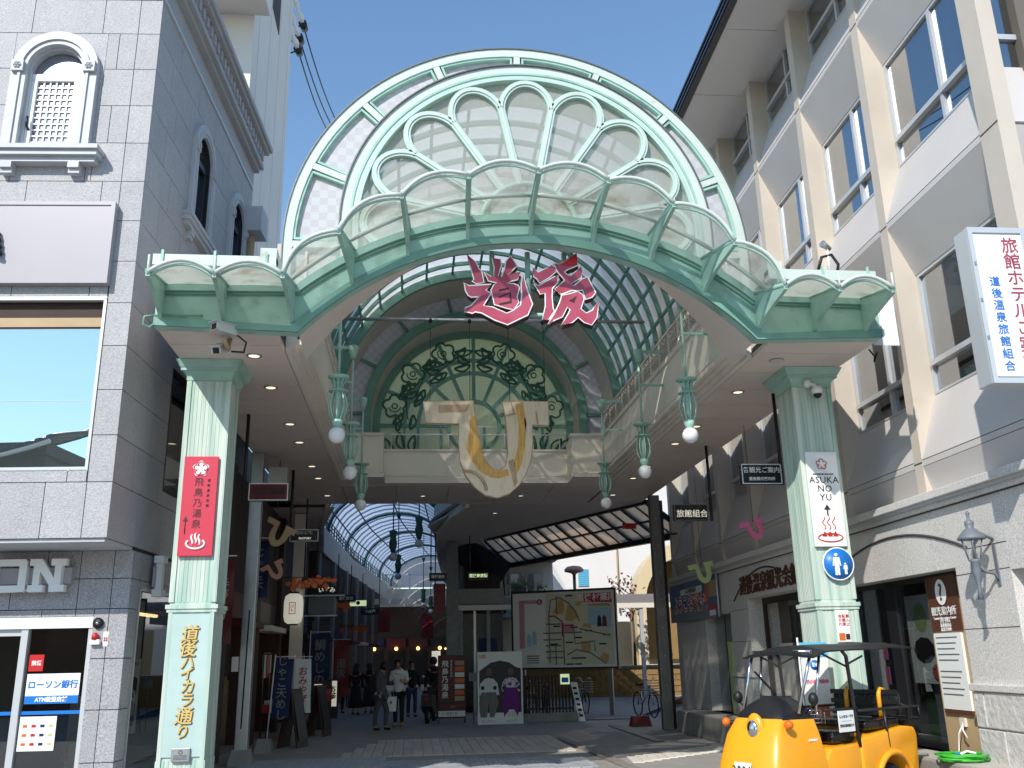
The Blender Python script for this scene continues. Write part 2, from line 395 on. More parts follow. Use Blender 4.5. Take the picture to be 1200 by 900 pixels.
# columns
def column(cx):
    c = MB().box(cx-.27,cx+.27,11.8,12.34,0,5.3).build('column','green_column',G)
    # corner fillets and flutes
    for z0, z1 in ((0,.62),(2.42,5.235)) if cx < 0 else ((0,2.2),(2.34,5.235)):
        m = MB()
        for i in range(9):
            a = -.2+i*.05; m.box(cx+a-.017,cx+a+.017,11.795,11.8,z0,z1)
            m.box(cx+.27,cx+.278,12.07+a-.017,12.07+a+.017,z0,z1); m.box(cx-.278,cx-.27,12.07+a-.017,12.07+a+.017,z0,z1)
        for sx in (-1,1):
            m.box(cx+sx*.245-.025,cx+sx*.245+.025,11.78,11.8,z0,z1)
            m.box(cx+sx*.27-.012,cx+sx*.27+.012,11.785,11.84,z0,z1); m.box(cx+sx*.27-.012,cx+sx*.27+.012,12.29,12.34,z0,z1)
        m.build('fluting','green_column',c)
    for z0 in ((.64,2.34) if cx < 0 else (2.26,)):
        pass
    zb = 2.34 if cx < 0 else 2.25
    m = MB().box(cx-.31,cx+.31,11.76,12.38,zb,zb+.05).box(cx-.295,cx+.295,11.775,12.365,zb-.04,zb); m.build('band_moulding','green_column',c)
    if cx < 0:
        box('smooth_panel','teal_panel',c, cx-.22,cx+.22,11.782,11.8,.66,2.28)
        m = MB()
        for sx in (-1,1): m.box(cx+sx*.245-.025,cx+sx*.245+.025,11.78,11.8,.62,2.3)
        m.build('edge_fillet','green_column',c)
    m = MB(); h = .27
    for z0, z1, e0, e1 in ((5.24,5.29,.02,.02),(5.29,5.36,.02,.06),(5.36,5.40,.09,.09),(5.40,5.495,.1,.15)):
        a, b = h+e0, h+e1
        m.hexa([(cx-a,12.07-a,z0),(cx+a,12.07-a,z0),(cx+a,12.07+a,z0),(cx-a,12.07+a,z0)],[(cx-b,12.07-b,z1),(cx+b,12.07-b,z1),(cx+b,12.07+b,z1),(cx-b,12.07+b,z1)])
    m.build('capital','green_dark' if False else 'green_paint',c)
    m = MB().box(cx-.33,cx+.33,11.74,12.40,0,.22); m.build('plinth','granite_light',c, bevel=.015)
    return c
colL = column(-2.68); colR = column(5.51)
# fascia (flat ends + arch)
YF = 10.45
def fascia_outline(e=0):
    bot = [p for p in arcpts(1.42,2.84,3.84+e,137.3,42.7,40)]
    bot = [(-3.06,5.5+e)]+[(p[0],p[1]) for p in bot]+[(5.9,5.5+e)]
    return bot
top = [(5.9,6.02)]+arcpts(1.42,2.61,4.47,49.7,130.3,40)+[(-3.06,6.02)]
MB().prism(fascia_outline()+top, YF, YF+.14).build('fascia','green_paint',G)
def offset_strip(pa, pb, y0, y1):        # band between two matched polylines
    m = MB(); rows = []
    for a, b in zip(pa, pb): rows.append([(a[0],y0,a[1]),(b[0],y0,b[1]),(b[0],y1,b[1]),(a[0],y1,a[1])])
    m.strip(rows, True, False); m.f += [[3,2,1,0],[len(m.v)-4,len(m.v)-3,len(m.v)-2,len(m.v)-1]]; m.sm += [False,False]; return m
b0 = fascia_outline(); b1 = fascia_outline(.11)
offset_strip(b0,b1,YF-.04,YF).build('fascia_lip','green_shaded',G)
t1 = [(p[0],p[1]-.09) if i in (0,len(top)-1) else (1.42+(p[0]-1.42)*(4.38/4.47), 2.61+(p[1]-2.61)*(4.38/4.47)) for i,p in enumerate(top)]
offset_strip(top,t1,YF-.06,YF).build('fascia_cornice','green_paint',G)
t2 = [(p[0],p[1]-.13) if i in (0,len(top)-1) else (1.42+(p[0]-1.42)*(4.34/4.47), 2.61+(p[1]-2.61)*(4.34/4.47)) for i,p in enumerate(top)]
offset_strip(t1,t2,YF-.03,YF).build('fascia_cornice','green_shaded',G)
# soffit of the arch ends (white reveals that taper into the arch)
for s in (-1,1):
    m = MB(); rows = []
    for i in range(13):
        t = i/12; a = radians(137.3-t*26); x = 1.42+3.84*cos(a); z = 2.84+3.84*sin(a); d = .86*(1-t)
        if s > 0: x = mirror(x)
        rows.append([(x,YF+.139,z),(x,YF+.14+d,z),(x,YF+.14+d,z+.06),(x,YF+.139,z+.06)])
    m.strip(rows, True, False); m.build('arch_reveal','soffit',G)
# canopy brackets, panes, edge tubes
YT = 9.5
offs = [-4.32,-3.62,-2.89,-2.3,-1.6,-.83,0,.83,1.6,2.3,2.86,3.52,4.18]
tips = []; feet = []
for o in offs:
    kf = .955 if abs(o) < 2.5 else 1.0
    if abs(o) < 3: z = 3.66+sqrt(3.53**2-o*o) if abs(o) < 2.5 else 5.79; xf = 1.42+o*kf; zf = 2.61+sqrt(4.47**2-(o*kf)**2) if abs(o*kf) < 2.88 else 6.02; zb = 2.84+sqrt(3.84**2-(o*kf)**2) if abs(o*kf) < 2.8 else 5.5
    else: z = 5.78; xf = 1.42+o*1.02; zf = 6.02; zb = 5.5
    tips.append(Vector((1.42+o, YT, z))); feet.append((xf, zf, zb))
for t, (xf, zf, zb) in zip(tips, feet):
    m = MB(); n = 7; up = []; lo = []
    for i in range(n+1):
        u = i/n; x = xf+(t.x-xf)*u; y = YF+(YT-YF)*u
        zu = zf+(t.z-zf)*u; zl = zb+.06+(t.z-.05-zb-.06)*(u**.55)
        up.append((x,y,zu)); lo.append((x,y,min(zl,zu-.04)))
    rows = []
    for a, b in zip(up, lo): rows.append([(a[0]-.022,a[1],a[2]),(a[0]+.022,a[1],a[2]),(b[0]+.022,b[1],b[2]),(b[0]-.022,b[1],b[2])])
    m.strip(rows, True, False); m.f += [[0,1,2,3],[len(m.v)-1,len(m.v)-2,len(m.v)-3,len(m.v)-4]]; m.sm += [False,False]
    br = m.build('canopy_bracket','green_paint',G)
    MB().tube([(xf,YF,zf+.02),(t.x,YT,t.z+.01)],.036,6).build('bracket_rail','green_paint',br)
    MB().tube([(t.x,YT,t.z-.03),(t.x,YT,t.z+.2)] if abs(t.x-CX) > 3 else [(t.x,YT,t.z-.03),(t.x,YT,t.z+.05)],.014,6).build('finial_pin','green_pale',br)
for i in range(len(tips)-1):
    a, b = tips[i], tips[i+1]; fa, fb = feet[i], feet[i+1]; n = 10; fr = []; bk = []; md = []
    for k in range(n+1):
        u = k/n; p = a.lerp(b, u); flat = abs((a.x+b.x)/2-CX) > 3.0
        ch = (b-a); nrm = Vector((-ch.z, 0, ch.x)).normalized()
        bul = .15*(1-(2*u-1)**2)
        x = fa[0]+(fb[0]-fa[0])*u
        zz = 2.61+sqrt(max(0,4.47**2-(x-1.42)**2)) if abs(x-1.42) < 2.88 else 6.02
        q = Vector((x, YF+.02, zz+.01))
        fr.append(p+nrm*bul); bk.append(q); md.append(p.lerp(q,.5)+nrm*bul*.45)
    pane = MB().strip([fr, md, bk], False, True).build('canopy_pane','canopy_milk' if (flat or i in (2,9)) and flat else 'canopy_glass',G)
    MB().tube(fr,.026,6).build('edge_tube','green_pale',pane)
    MB().tube([p+Vector((0,.03,-.045)) for p in fr],.016,6).build('edge_tube','green_paint',pane)
pur = [Vector((f_[0],YF,f_[1]+.03)).lerp(t_+Vector((0,0,.03)),.42) for t_,f_ in zip(tips,feet)]
for p_,q_ in zip(pur[2:-3],pur[3:-2]): MB().tube([p_,(p_+q_)/2+Vector((0,0,.012)),q_],.03,6).build('canopy_purlin','green_pale',G)
for s in (-1,1):
    xs = sorted((CX+s*4.62, CX+s*3.15))
    g = MB().box(xs[0],xs[1],10.62,10.78,6.36,6.50).build('gutter','green_pale',G)
    for k in range(3): box('gutter_clip','green_paint',g, xs[0]+.1+k*.62,xs[0]+.13+k*.62,10.6,10.62,6.3,6.55)
    box('roof_edge','green_pale',G, min(CX+s*3.15,CX+s*3.35),max(CX+s*3.15,CX+s*3.35),10.64,11.3,6.42,6.62)
# outer ring wall with checker panels, Y 11.4
def arch_band(r0, r1, cz, y0, y1, zb):      # semicircular band with straight feet
    pts = [(CX+r1,zb)]+arcpts(CX,cz,r1,0,180,48)+[(CX-r1,zb)]; q = [(CX+r0,zb)]+arcpts(CX,cz,r0,0,180,48)+[(CX-r0,zb)]
    return offset_strip(pts,q,y0,y1)
OZ = 7.04
rw = arch_band(3.08,3.2,OZ,11.38,11.52,6.45).build('outer_arch','green_pale',G)
arch_band(2.36,2.44,OZ,11.38,11.5,6.45).build('inner_arch','green_pale',rw)
arch_band(3.201,3.216,OZ,11.36,11.5,6.45).build('arch_flashing','steel_dark',rw)
for k in range(9):
    a = radians(k*22.5); c, d = cos(a), sin(a)
    MB().bar((CX+2.42*c,11.44,OZ+2.42*d),(CX+3.1*c,11.44,OZ+3.1*d),.09,.11,up=(0,1,0)).build('radial_bar','green_pale',rw)
for k in range(8):
    m = MB(); a0, a1 = k*22.5+1.0, (k+1)*22.5-1.0
    m.arc(CX,OZ,2.42,3.09,a0,a1,11.47,11.49,8); pn = m.build('checker_panel','checker_wall',rw)
    m = MB(); m.arc(CX,OZ,3.045,3.08,a0+.4,a1-.4,11.40,11.47,8); m.arc(CX,OZ,2.44,2.47,a0+.4,a1-.4,11.40,11.47,8)
    for a in (a0+.6,a1-.6):
        a = radians(a); m.bar((CX+2.46*cos(a),11.43,OZ+2.46*sin(a)),(CX+3.06*cos(a),11.43,OZ+3.06*sin(a)),.03,.07,up=(0,1,0))
    m.build('panel_frame','green_paint',rw)
for s in (-1,1): box('checker_panel','checker_wall',rw, *sorted((CX+s*2.5,CX+s*3.09)),11.47,11.49,6.45,7.04)
# fan window, Y 10.5
FZ = 6.94
fw = arch_band(2.2,2.38,FZ,10.5,10.66,6.25).build('fan_window','green_pale',G)
arch_band(2.15,2.199,FZ,10.47,10.6,6.25).build('rim_step','fan_green',fw)
arch_band(2.24,2.27,FZ,10.485,10.5,6.25).build('rim_line','green_paint',fw)
arch_band(2.36,2.40,FZ,10.661,11.379,6.25).build('drum','green_pale',fw); arch_band(2.381,2.396,FZ,10.47,10.66,6.25).build('rim_flashing','steel_dark',fw)
def band_path(m, P_, hw, y0, y1):      # flat band following a path in the xz plane
    L_ = []
    for i in range(len(P_)):
        p0, p1 = P_[max(i-1,0)], P_[min(i+1,len(P_)-1)]; t = Vector((p1[0]-p0[0],p1[1]-p0[1])).normalized(); nx, nz = -t.y, t.x; x, z = P_[i]
        L_.append([(x-nx*hw,y0,z-nz*hw),(x+nx*hw,y0,z+nz*hw),(x+nx*hw,y1,z+nz*hw),(x-nx*hw,y1,z-nz*hw)])
    m.strip(L_,True,False); m.f += [[3,2,1,0],[len(m.v)-4,len(m.v)-3,len(m.v)-2,len(m.v)-1]]; m.sm += [False,False]; return m
R1 = 1.72
for k in range(10):
    a = radians(k*22.5-11.25); c, d = cos(a), sin(a); p0, p1 = (CX+.6*c,FZ+.6*d), (CX+(R1+.02)*c,FZ+(R1+.02)*d)
    pb = band_path(MB(),[p0,p1],.05,10.47,10.56).build('petal_bar','fan_green',fw)
    band_path(MB(),[p0,p1],.016,10.455,10.47).build('petal_bead','green_pale',fw)
for k in range(9):
    ac = k*22.5; ca, sa = cos(radians(ac)), sin(radians(ac)); w = R1*sin(radians(11.25)); dc = R1*cos(radians(11.25)); cap = []
    for i in range(17):
        ph = pi*i/16; lx = dc+.41*sin(ph); ly = -w*cos(ph); cap.append((CX+lx*ca-ly*sa, FZ+lx*sa+ly*ca))
    band_path(MB(),cap,.047,10.472,10.558).build('petal_head','fan_green',fw)
    band_path(MB(),cap,.015,10.457,10.472).build('petal_bead','green_pale',fw)
    path = [(CX+.6*cos(radians(ac-11.25)),FZ+.6*sin(radians(ac-11.25)))]+cap+[(CX+.6*cos(radians(ac+11.25)),FZ+.6*sin(radians(ac+11.25)))]
    MB().prism(path,10.53,10.538).build('petal_pane','fan_glass',fw, fix=True)
    sp = [(CX+2.19*cos(radians(ac-11.25+22.5*i/6)),FZ+2.19*sin(radians(ac-11.25+22.5*i/6))) for i in range(7)]
    MB().prism(sp+cap[::-1],10.565,10.572).build('spandrel_pane','fan_glass',fw, fix=True)
for r in (.62,.30): 
    pts = arcpts(CX,FZ,r,0,180,20); MB().tube([(p[0],10.5,p[1]) for p in pts],.04,6).build('hub_ring','green_paint',fw)
MB().prism(arcpts(CX,FZ,.6,0,180,16),10.54,10.548).build('hub_pane','fan_glass',fw)
for i in range(8):
    x0 = CX-2.14+i*.535; dm = min(abs(x0-CX),abs(x0+.535-CX)); zl = 2.84+sqrt(3.84**2-dm*dm)+.1
    if zl < FZ-.1: box('lower_pane','fan_glass',fw, x0+.01,x0+.525,10.602,10.61,zl,FZ-.05); box('mullion','green_paint',fw, x0-.025,x0+.01,10.6,10.64,zl+.1,FZ-.05)
# barrel vault
VZ, VR, Y0, Y1 = 7.05, 3.2, 11.52, 19.4
NH, NP = 14, 16; dy = (Y1-Y0)/NH
for k in range(NH+1):
    y = Y0+k*dy; MB().arc(CX,VZ,VR-.11,VR-.03,0,180,y-.03,y+.03,40).build('vault_hoop','green_shaded',G)
for j in range(NP+1):
    a = radians(180*j/NP); MB().bar((CX+(VR-.06)*cos(a),Y0,VZ+(VR-.06)*sin(a)),(CX+(VR-.06)*cos(a),Y1,VZ+(VR-.06)*sin(a)),.05,.05).build('vault_purlin','green_shaded',G)
da = 180/NP
pm = MB(); rows = []
for i in range(4):
    a = radians(da*i/3); rows.append([(VR*cos(a),0,VR*sin(a)),(VR*cos(a),dy,VR*sin(a))])
pm.strip(rows, False, True); pme = pm.mesh('vault_panel'); pme.materials.append(M['vault_sheet'])
om = MB(); cc = []
for i in range(20):
    t = 2*pi*i/20; a = radians(da*(.5+.40*cos(t))); cc.append(((VR-.012)*cos(a), dy*(.5+.38*sin(t)), (VR-.012)*sin(a)))
om.add(cc,[tuple(range(20))]); ome = om.mesh('oval'); ome.materials.append(M['vault_oval'])
gl = Vector(G.location)
for k in range(NH):
    for j in range(NP):
        o = link(pme,'vault_panel',G); o.location = Vector((CX,Y0+k*dy,VZ))-gl; o.rotation_euler = (0,-radians(da*j),0)
        q = link(ome,'oval',o)
MB().arc(CX,VZ,VR-.13,VR+.02,0,180,Y1,20.75,40).build('vault_end_lining','vault_lining',G)
MB().arc(CX,VZ,VR-.2,VR-.02,0,180,Y1-.06,Y1+.06,40).build('end_hoop','green_shaded',G)
# ceiling panels under the walkways, stepped trim, parapets and railings
ce = MB().box(-3.06,-1.66,10.6,23.4,5.56,5.62).box(4.5,5.9,10.6,23.4,5.56,5.62).box(-1.66,4.5,20.9,23.4,5.56,5.62).build('ceiling','joint',G)
for s in (-1,1):
    xa, xb = (-3.05,-1.67) if s < 0 else (4.51,5.89)
    y = 10.61; n = 0
    while y < 23.3:
        L = .86 if n else .5
        y2 = min(y+L, 23.38)
        xm = (xa+xb)/2+(.12 if n % 2 else -.2)
        box('ceiling_panel','soffit',ce, xa,xb,y,y2-.012,5.5,5.56); y = y2; n += 1
    # stepped trim along the well
    m = MB(); w = -1 if s < 0 else 1; e = -1.66 if s < 0 else 4.5
    for k,(dz) in enumerate((0,.045,.09,.14)):
        x0 = e-w*.066*k; x1 = e-w*.066*(k+1); m.box(min(x0,x1),max(x0,x1),11.3,20.1,5.5+dz,5.75)
    m.build('stepped_trim','trim_white',ce)
    x = e-w*.265
    pp = MB().box(min(x,x+w*.12),max(x,x+w*.12),11.3,20.1,5.66,6.42).build('parapet','parapet',G)
    for k in range(4):
        y0 = 11.3+k*2.2; box('parapet_panel','parapet',pp, min(x-w*.012,x),max(x-w*.012,x),y0+.008,y0+2.192,5.72,6.34)
    box('parapet_cap','trim_white',pp, min(x-w*.03,x+w*.15),max(x-w*.03,x+w*.15),11.3,20.1,6.42,6.5)
    # railing with close horizontal bars
    xr = x+w*.08; r = MB().box(xr-.02,xr+.02,11.45,20.0,7.0,7.04).build('railing','trim_white',G)
    xo = sorted((CX+w*3.21,CX+w*4.47)); MB().box(xo[0],xo[1],10.8,13.4,5.63,6.35).box(xo[0],xo[1],13.4,23.3,5.63,7.5).build('sun_block_mass','trim_white',G); box('attic_wall','vault_lining',G, *sorted((CX+w*3.21,CX+w*3.29)),11.53,20.7,6.36,7.1)  # tall side blocks, hidden behind the gutter, are added to shade the right-hand wall
    box('ledge_floor','trim_white',G, *sorted((CX+w*2.98,CX+w*3.2)),11.53,20.1,6.36,6.42)
    for k in range(9): box('rail_bar','trim_white',r, xr-.009,xr+.009,11.45,20.0,6.54+k*.05,6.556+k*.05)
    for k in range(15): box('rail_post','trim_white',r, xr-.016,xr+.016,11.45+k*.61-.016,11.45+k*.61+.016,6.5,7.02)
    m = MB()
    for k in range(14):
        yc = 11.75+k*.61
        for dd in (-.1,.1): m.tube([(xr-w*.02,yc+dd+.07*cos(t*.7),6.90+.05*sin(t*.7)) for t in range(9)],.011,5,close=True)
    m.build('rail_scroll','trim_white',r)
    # flat side wall above the parapet outside the railing
MB().box(-1.405,-.67,20.1,20.86,5.51,5.655).box(3.51,4.245,20.1,20.86,5.51,5.655).box(-1.77,-1.41,20.11,20.9,5.51,6.45).box(4.25,4.61,20.11,20.9,5.51,6.45).build('corner_block','trim_white',ce)
for k in range(5):
    x0 = -1.64+k*1.22
    for j in range(3): box('ceiling_panel','soffit',ce, x0,x0+1.205,20.86+j*.85,20.86+j*.85+.84,5.5,5.56)
# soffit beyond, up to the slanting edge of the side street
bk = MB()
def soff(pts): 
    return MB().prism(pts,5.5,5.56,'xy').build('ceiling_panel','soffit',ce, fix=True)
soff([(1.32,23.42),(5.88,23.42),(5.0,25.3),(1.0,25.3)]); soff([(.98,25.31),(4.98,25.31),(3.9,27.6),(.42,27.6)]); soff([(.4,27.61),(3.9,27.61),(2.41,30.8),(.8,30.8)])
MB().prism([(-4.2,23.4),(5.9,23.4),(2.4,31),(.9,31),(.5,27.5),(1.2,23.8),(-2.2,23.8),(-2.7,27.2),(-3.3,34),(-4.6,34)],5.62,5.7,'xy').build('sun_block_slab','concrete',G, fix=True)  # unseen slab added above the rear soffit to block the sun
soff([(-3.06,23.42),(-2.1,23.42),(-2.6,27.0),(-3.8,27.0)]); soff([(-3.8,27.01),(-2.6,27.01),(-3.2,33.5),(-4.4,33.5)])
# rear cross parapet, centre set back
rp = MB().box(-1.4,-.7,20.1,20.22,5.66,6.5).box(3.54,4.24,20.1,20.22,5.66,6.5).box(-.7,3.54,20.83,20.95,5.66,6.3).box(-.82,-.7,20.22,20.83,5.66,6.49).box(3.54,3.66,20.22,20.83,5.66,6.49).build('rear_parapet','parapet',G)
for a,b,y,zt in ((-1.36,-.84,20.1,6.44),(3.68,4.2,20.1,6.44)): box('parapet_panel','parapet',rp,a,b,y-.012,y,5.74,zt)
for k in range(3): box('parapet_panel','parapet',rp,-.66+k*1.395,-.66+k*1.395+1.38,20.818,20.83,5.72,6.24)
box('parapet_cap','trim_white',rp,-1.4,-.68,20.07,20.25,6.5,6.56); box('parapet_cap','trim_white',rp,3.52,4.24,20.07,20.25,6.5,6.56); box('parapet_cap','trim_white',rp,-.7,3.54,20.8,20.98,6.3,6.35)
for k in range(3):
    d = .1-.035*k
    box('parapet_step','trim_white',rp,-.66,3.5,20.83-.11*(3-k),20.83,5.5+.055*k,5.5+.055*k+.045)
    box('parapet_step','trim_white',rp,-1.39,-.66-.06*k,20.1-.11*(3-k),20.09,5.5+.055*k,5.5+.055*k+.045)
    box('parapet_step','trim_white',rp,3.5+.06*k,4.23,20.1-.11*(3-k),20.09,5.5+.055*k,5.5+.055*k+.045)
wr = MB().tube([(-.55,20.9,6.35),(-.55,20.9,6.72),(3.4,20.9,6.72),(3.4,20.9,6.35)],.018,6).build('white_guard_rail','white_paint',G)
for x in (.77,2.1): MB().tube([(x,20.9,6.35),(x,20.9,6.72)],.016,6).build('rail_post','white_paint',wr)
# rear wall with tiles and the leaf window
LZ = 7.1
rwall = arch_band(2.5,3.2,LZ,20.75,20.85,6.5).build('rear_wall','tile_wall',G)
arch_band(2.44,2.62,LZ,20.62,20.76,6.4).build('wall_arch','green_shaded',rwall)
arch_band(3.06,3.2,LZ,20.66,20.76,6.4).build('wall_arch','green_shaded',rwall)
for k in range(8):
    a = radians(2+k*25.15); c, d = cos(a), sin(a)
    if k in (0,7): continue
    MB().bar((CX+2.6*c,20.72,LZ+2.6*d),(CX+3.1*c,20.72,LZ+3.1*d),.07,.06,up=(0,1,0)).build('radial_bar','green_shaded',rwall)
for s in (-1,1): box('cross_bar','green_shaded',rwall, *sorted((CX+s*2.6,CX+s*3.1)),20.69,20.75,7.14,7.21)
arch_band(2.44,2.5,LZ,20.76,21.6,6.4).build('window_reveal','vault_lining',rwall)
lw = arch_band(2.27,2.52,LZ,21.56,21.68,6.3).build('leaf_window','green_shaded',G)
for k in range(8):
    pts = arcpts(CX,LZ,2.3,k*22.5,(k+1)*22.5,6)+[(CX,LZ)]; MB().prism(pts,21.63,21.64).build('green_pane','leaf_glass',lw)
MB().box(CX-2.3,CX+2.3,21.63,21.64,6.3,LZ-.005).build('green_pane','leaf_glass',lw)
for r in (.62,1.35,1.68): MB().arc(CX,LZ,r-.046,r+.046,0,180,21.57,21.63,36).build('ring_bar','green_shaded',lw)
for r in (.62,): MB().arc(CX,LZ,r-.035,r+.035,180,360,21.57,21.63,24).build('ring_bar','green_shaded',lw)
for k in range(9):
    a = radians(k*22.5); MB().bar((CX+.62*cos(a),21.59,LZ+.62*sin(a)),(CX+2.3*cos(a),21.59,LZ+2.3*sin(a)),.085,.05,up=(0,1,0)).build('radial_bar','green_shaded',lw)
for x in (-1.68,-1.35,-.8,-.25,.25,.8,1.35,1.68): box('mullion','green_shaded',lw, CX+x-.03,CX+x+.03,21.575,21.63,6.3,LZ-.03)
def leaf(m, x, z, ang, L, w, tilt=0):
    n = 8; A = []; B = []
    for i in range(n+1):
        t = i/n; hw = w*sin(pi*t)**.9; bend = .10*L*sin(pi*t)*tilt
        px = L*t; A.append((x+px*cos(ang)-(hw+bend)*sin(ang),z+px*sin(ang)+(hw+bend)*cos(ang))); B.append((x+px*cos(ang)-(-hw+bend)*sin(ang),z+px*sin(ang)+(-hw+bend)*cos(ang)))
    for Q in (A,B): m.tube([(p[0],21.56,p[1]) for p in Q],.026,5)
    m.tube([(x,21.56,z),(x+L*.65*cos(ang),21.56,z+L*.65*sin(ang))],.012,5)
def flower(m, x, z, r, a0=0):
    pts = []
    for i in range(48):
        t = 2*pi*i/48; rr = r*(.72+.28*abs(cos(2.5*t))); pts.append((x+rr*cos(t+a0),21.56,z+rr*sin(t+a0)))
    m.tube(pts,.027,5,close=True)
    m.tube([(x+r*.22*cos(2*pi*i/12),21.56,z+r*.22*sin(2*pi*i/12)) for i in range(12)],.017,5,close=True)
    m.tube([(x+r*.5*cos(a0+.5+i*.45),21.56,z+r*.5*sin(a0+.5+i*.45)) for i in range(7)],.016,5)
for s in (-1,1):
    for ac in (68,41,14):
        m = MB(); th = radians(ac if s > 0 else 180-ac)
        def P(r, da): return (CX+r*cos(th+s*radians(da)), LZ+r*sin(th+s*radians(da)))
        def tang(da, dev): return th+s*radians(da)+s*(pi/2)+s*radians(dev)
        p = P(1.98,0); flower(m,p[0],p[1],.29,th)
        for r,da,dev,L in ((1.94,8,10,.44),(1.80,6,-26,.40),(1.82,9,42,.34)):
            q = P(r,da); leaf(m,q[0],q[1],tang(da,dev),L,.075,s)
        for r,da,dev,L in ((1.90,-7,180-12,.38),(1.76,-4,180+30,.34)):
            q = P(r,da); leaf(m,q[0],q[1],tang(da,dev),L,.07,-s)
        q = P(1.52,4); leaf(m,q[0],q[1],tang(4,4),.40,.075,s); q = P(1.5,-4); leaf(m,q[0],q[1],tang(-4,180),.36,.07,-s)
        m.tube([(P(1.6+.02*k,-9+2.2*k)[0],21.56,P(1.6+.02*k,-9+2.2*k)[1]) for k in range(9)],.014,5)
        m.build('leaf_ornament','green_dark',lw)
    m = MB()
    for k in range(4): leaf(m,CX+s*(1.48+.2*k),6.4+.08*(k%2),radians(90-s*(15+20*(k-1))),.46,.085,1)
    m.build('leaf_ornament','green_dark',lw)
# recessed downlights in the ceiling
for s,x in ((-1,-2.08),(1,4.88)):
    for y in (11.5,12.95,15.1,16.45,18.6,19.9,22.1):
        if s > 0 and y == 11.5:
            d = MB().lathe([(.09,-.012),(.1,0)],(x,y-.1,5.49),18).build('access_cover','vault_lining',ce); continue
        MB().tube([(x+.085*cos(2*pi*i/20),y+.085*sin(2*pi*i/20),5.498) for i in range(20)],.016,6,close=True).build('downlight_ring','steel',ce)
        MB().lathe([(.001,-.004),(.07,-.004),(.07,.004)],(x,y,5.494),14).build('lamp_disc','downlight',ce)
for x,y in ((.2,22.2),(2.6,22.2),(2.2,25.0),(1.6,26.6)):
    MB().tube([(x+.07*cos(2*pi*i/20),y+.07*sin(2*pi*i/20),5.498) for i in range(20)],.014,6,close=True).build('downlight_ring','steel',ce)
    MB().lathe([(.001,-.004),(.055,-.004),(.055,.004)],(x,y,5.494),12).build('lamp_disc','downlight',ce)
# checker pattern material (tile size about 12 cm), for the ring panels and the rear wall
def checker(mname, c1, c2, sc):
    N = M[mname].node_tree.nodes; Lk = M[mname].node_tree.links; b = N['Principled BSDF']
    geo = N.new('ShaderNodeNewGeometry'); ch = N.new('ShaderNodeTexChecker'); ch.inputs['Scale'].default_value = sc
    mp = N.new('ShaderNodeMapping'); mp.inputs['Location'].default_value = (0,.37,0); mp.inputs['Scale'].default_value = (1,.001,1); Lk.new(geo.outputs['Position'], mp.inputs[0]); Lk.new(mp.outputs[0], ch.inputs[0])
    ch.inputs[1].default_value = c1; ch.inputs[2].default_value = c2; Lk.new(ch.outputs[0], b.inputs['Base Color'])
checker('tile_wall', srgb(226,226,234), srgb(212,213,226), 9)
checker('checker_wall', srgb(192,192,194), srgb(184,180,186), 9)
# ---------------------------------------------------------------- hanging lettering under the arch
def outline_tube(m, pts, y, r):
    m.tube([(p[0],y,p[1]) for p in pts], r, 5, close=True)
def zmap(ox, oz, sx, sz, s=6.667): return lambda q: (ox+q[0]/s*sx, oz-q[1]/s*sz)
# character signs: outlines in sign units, hung at Y 10.7
cm = zmap(.61-10*.01077, 6.64+12*.01116, .01077, .01116)
CH = {'left': ([
 [(80,95),(150,160),(175,215),(195,235),(212,325),(150,335),(118,315),(133,300),(105,195)],
 [(55,330),(95,352),(270,335),(225,385),(265,410),(205,510),(275,520),(385,568),(430,548),(495,500),(505,420),(503,330),(520,240),(540,330),(555,390),(590,490),(550,580),(390,660),(290,625),(190,570),(140,562),(120,575),(55,560),(65,530),(110,510),(180,430),(158,442),(110,445),(85,430),(65,390)],
 [(275,120),(345,130),(350,180),(322,272),(350,272),(375,200),(385,145),(425,98),(475,180),(440,215),(400,255),(500,232),(475,295),(420,310),(380,328),(440,328),(480,340),(490,360),(468,440),(482,480),(440,540),(390,530),(290,500),(275,430),(265,385),(285,345),(312,325),(245,310),(215,240),(265,272),(288,272),(292,200)]],
 [[(325,380),(405,362),(400,372),(325,392)],[(322,436),(405,402),(400,414),(325,446)],[(325,492),(412,470),(408,400),(420,398),(424,482),(328,502)]]),
 'right': ([
 [(600,195),(640,230),(755,170),(785,220),(730,270),(650,320),(625,280),(605,270)],
 [(605,325),(640,340),(770,262),(800,250),(795,310),(750,360),(745,430),(750,520),(760,545),(715,610),(665,610),(690,500),(690,400),(650,410),(630,370)],
 [(765,155),(825,155),(955,65),(960,165),(870,205),(850,222),(872,242),(900,250),(990,175),(985,265),(890,325),(925,330),(990,275),(1035,260),(1095,385),(1065,425),(1010,445),(990,370),(900,375),(815,408),(770,365),(850,290),(800,230)],
 [(820,415),(880,402),(950,378),(990,405),(1000,440),(970,520),(1010,555),(1060,530),(1115,455),(1095,590),(1050,650),(990,630),(945,590),(900,630),(810,655),(870,560),(884,528),(865,508),(820,590),(760,615),(705,650),(760,560),(800,480),(815,440)]],
 [[(878,456),(938,420),(915,472)]])}
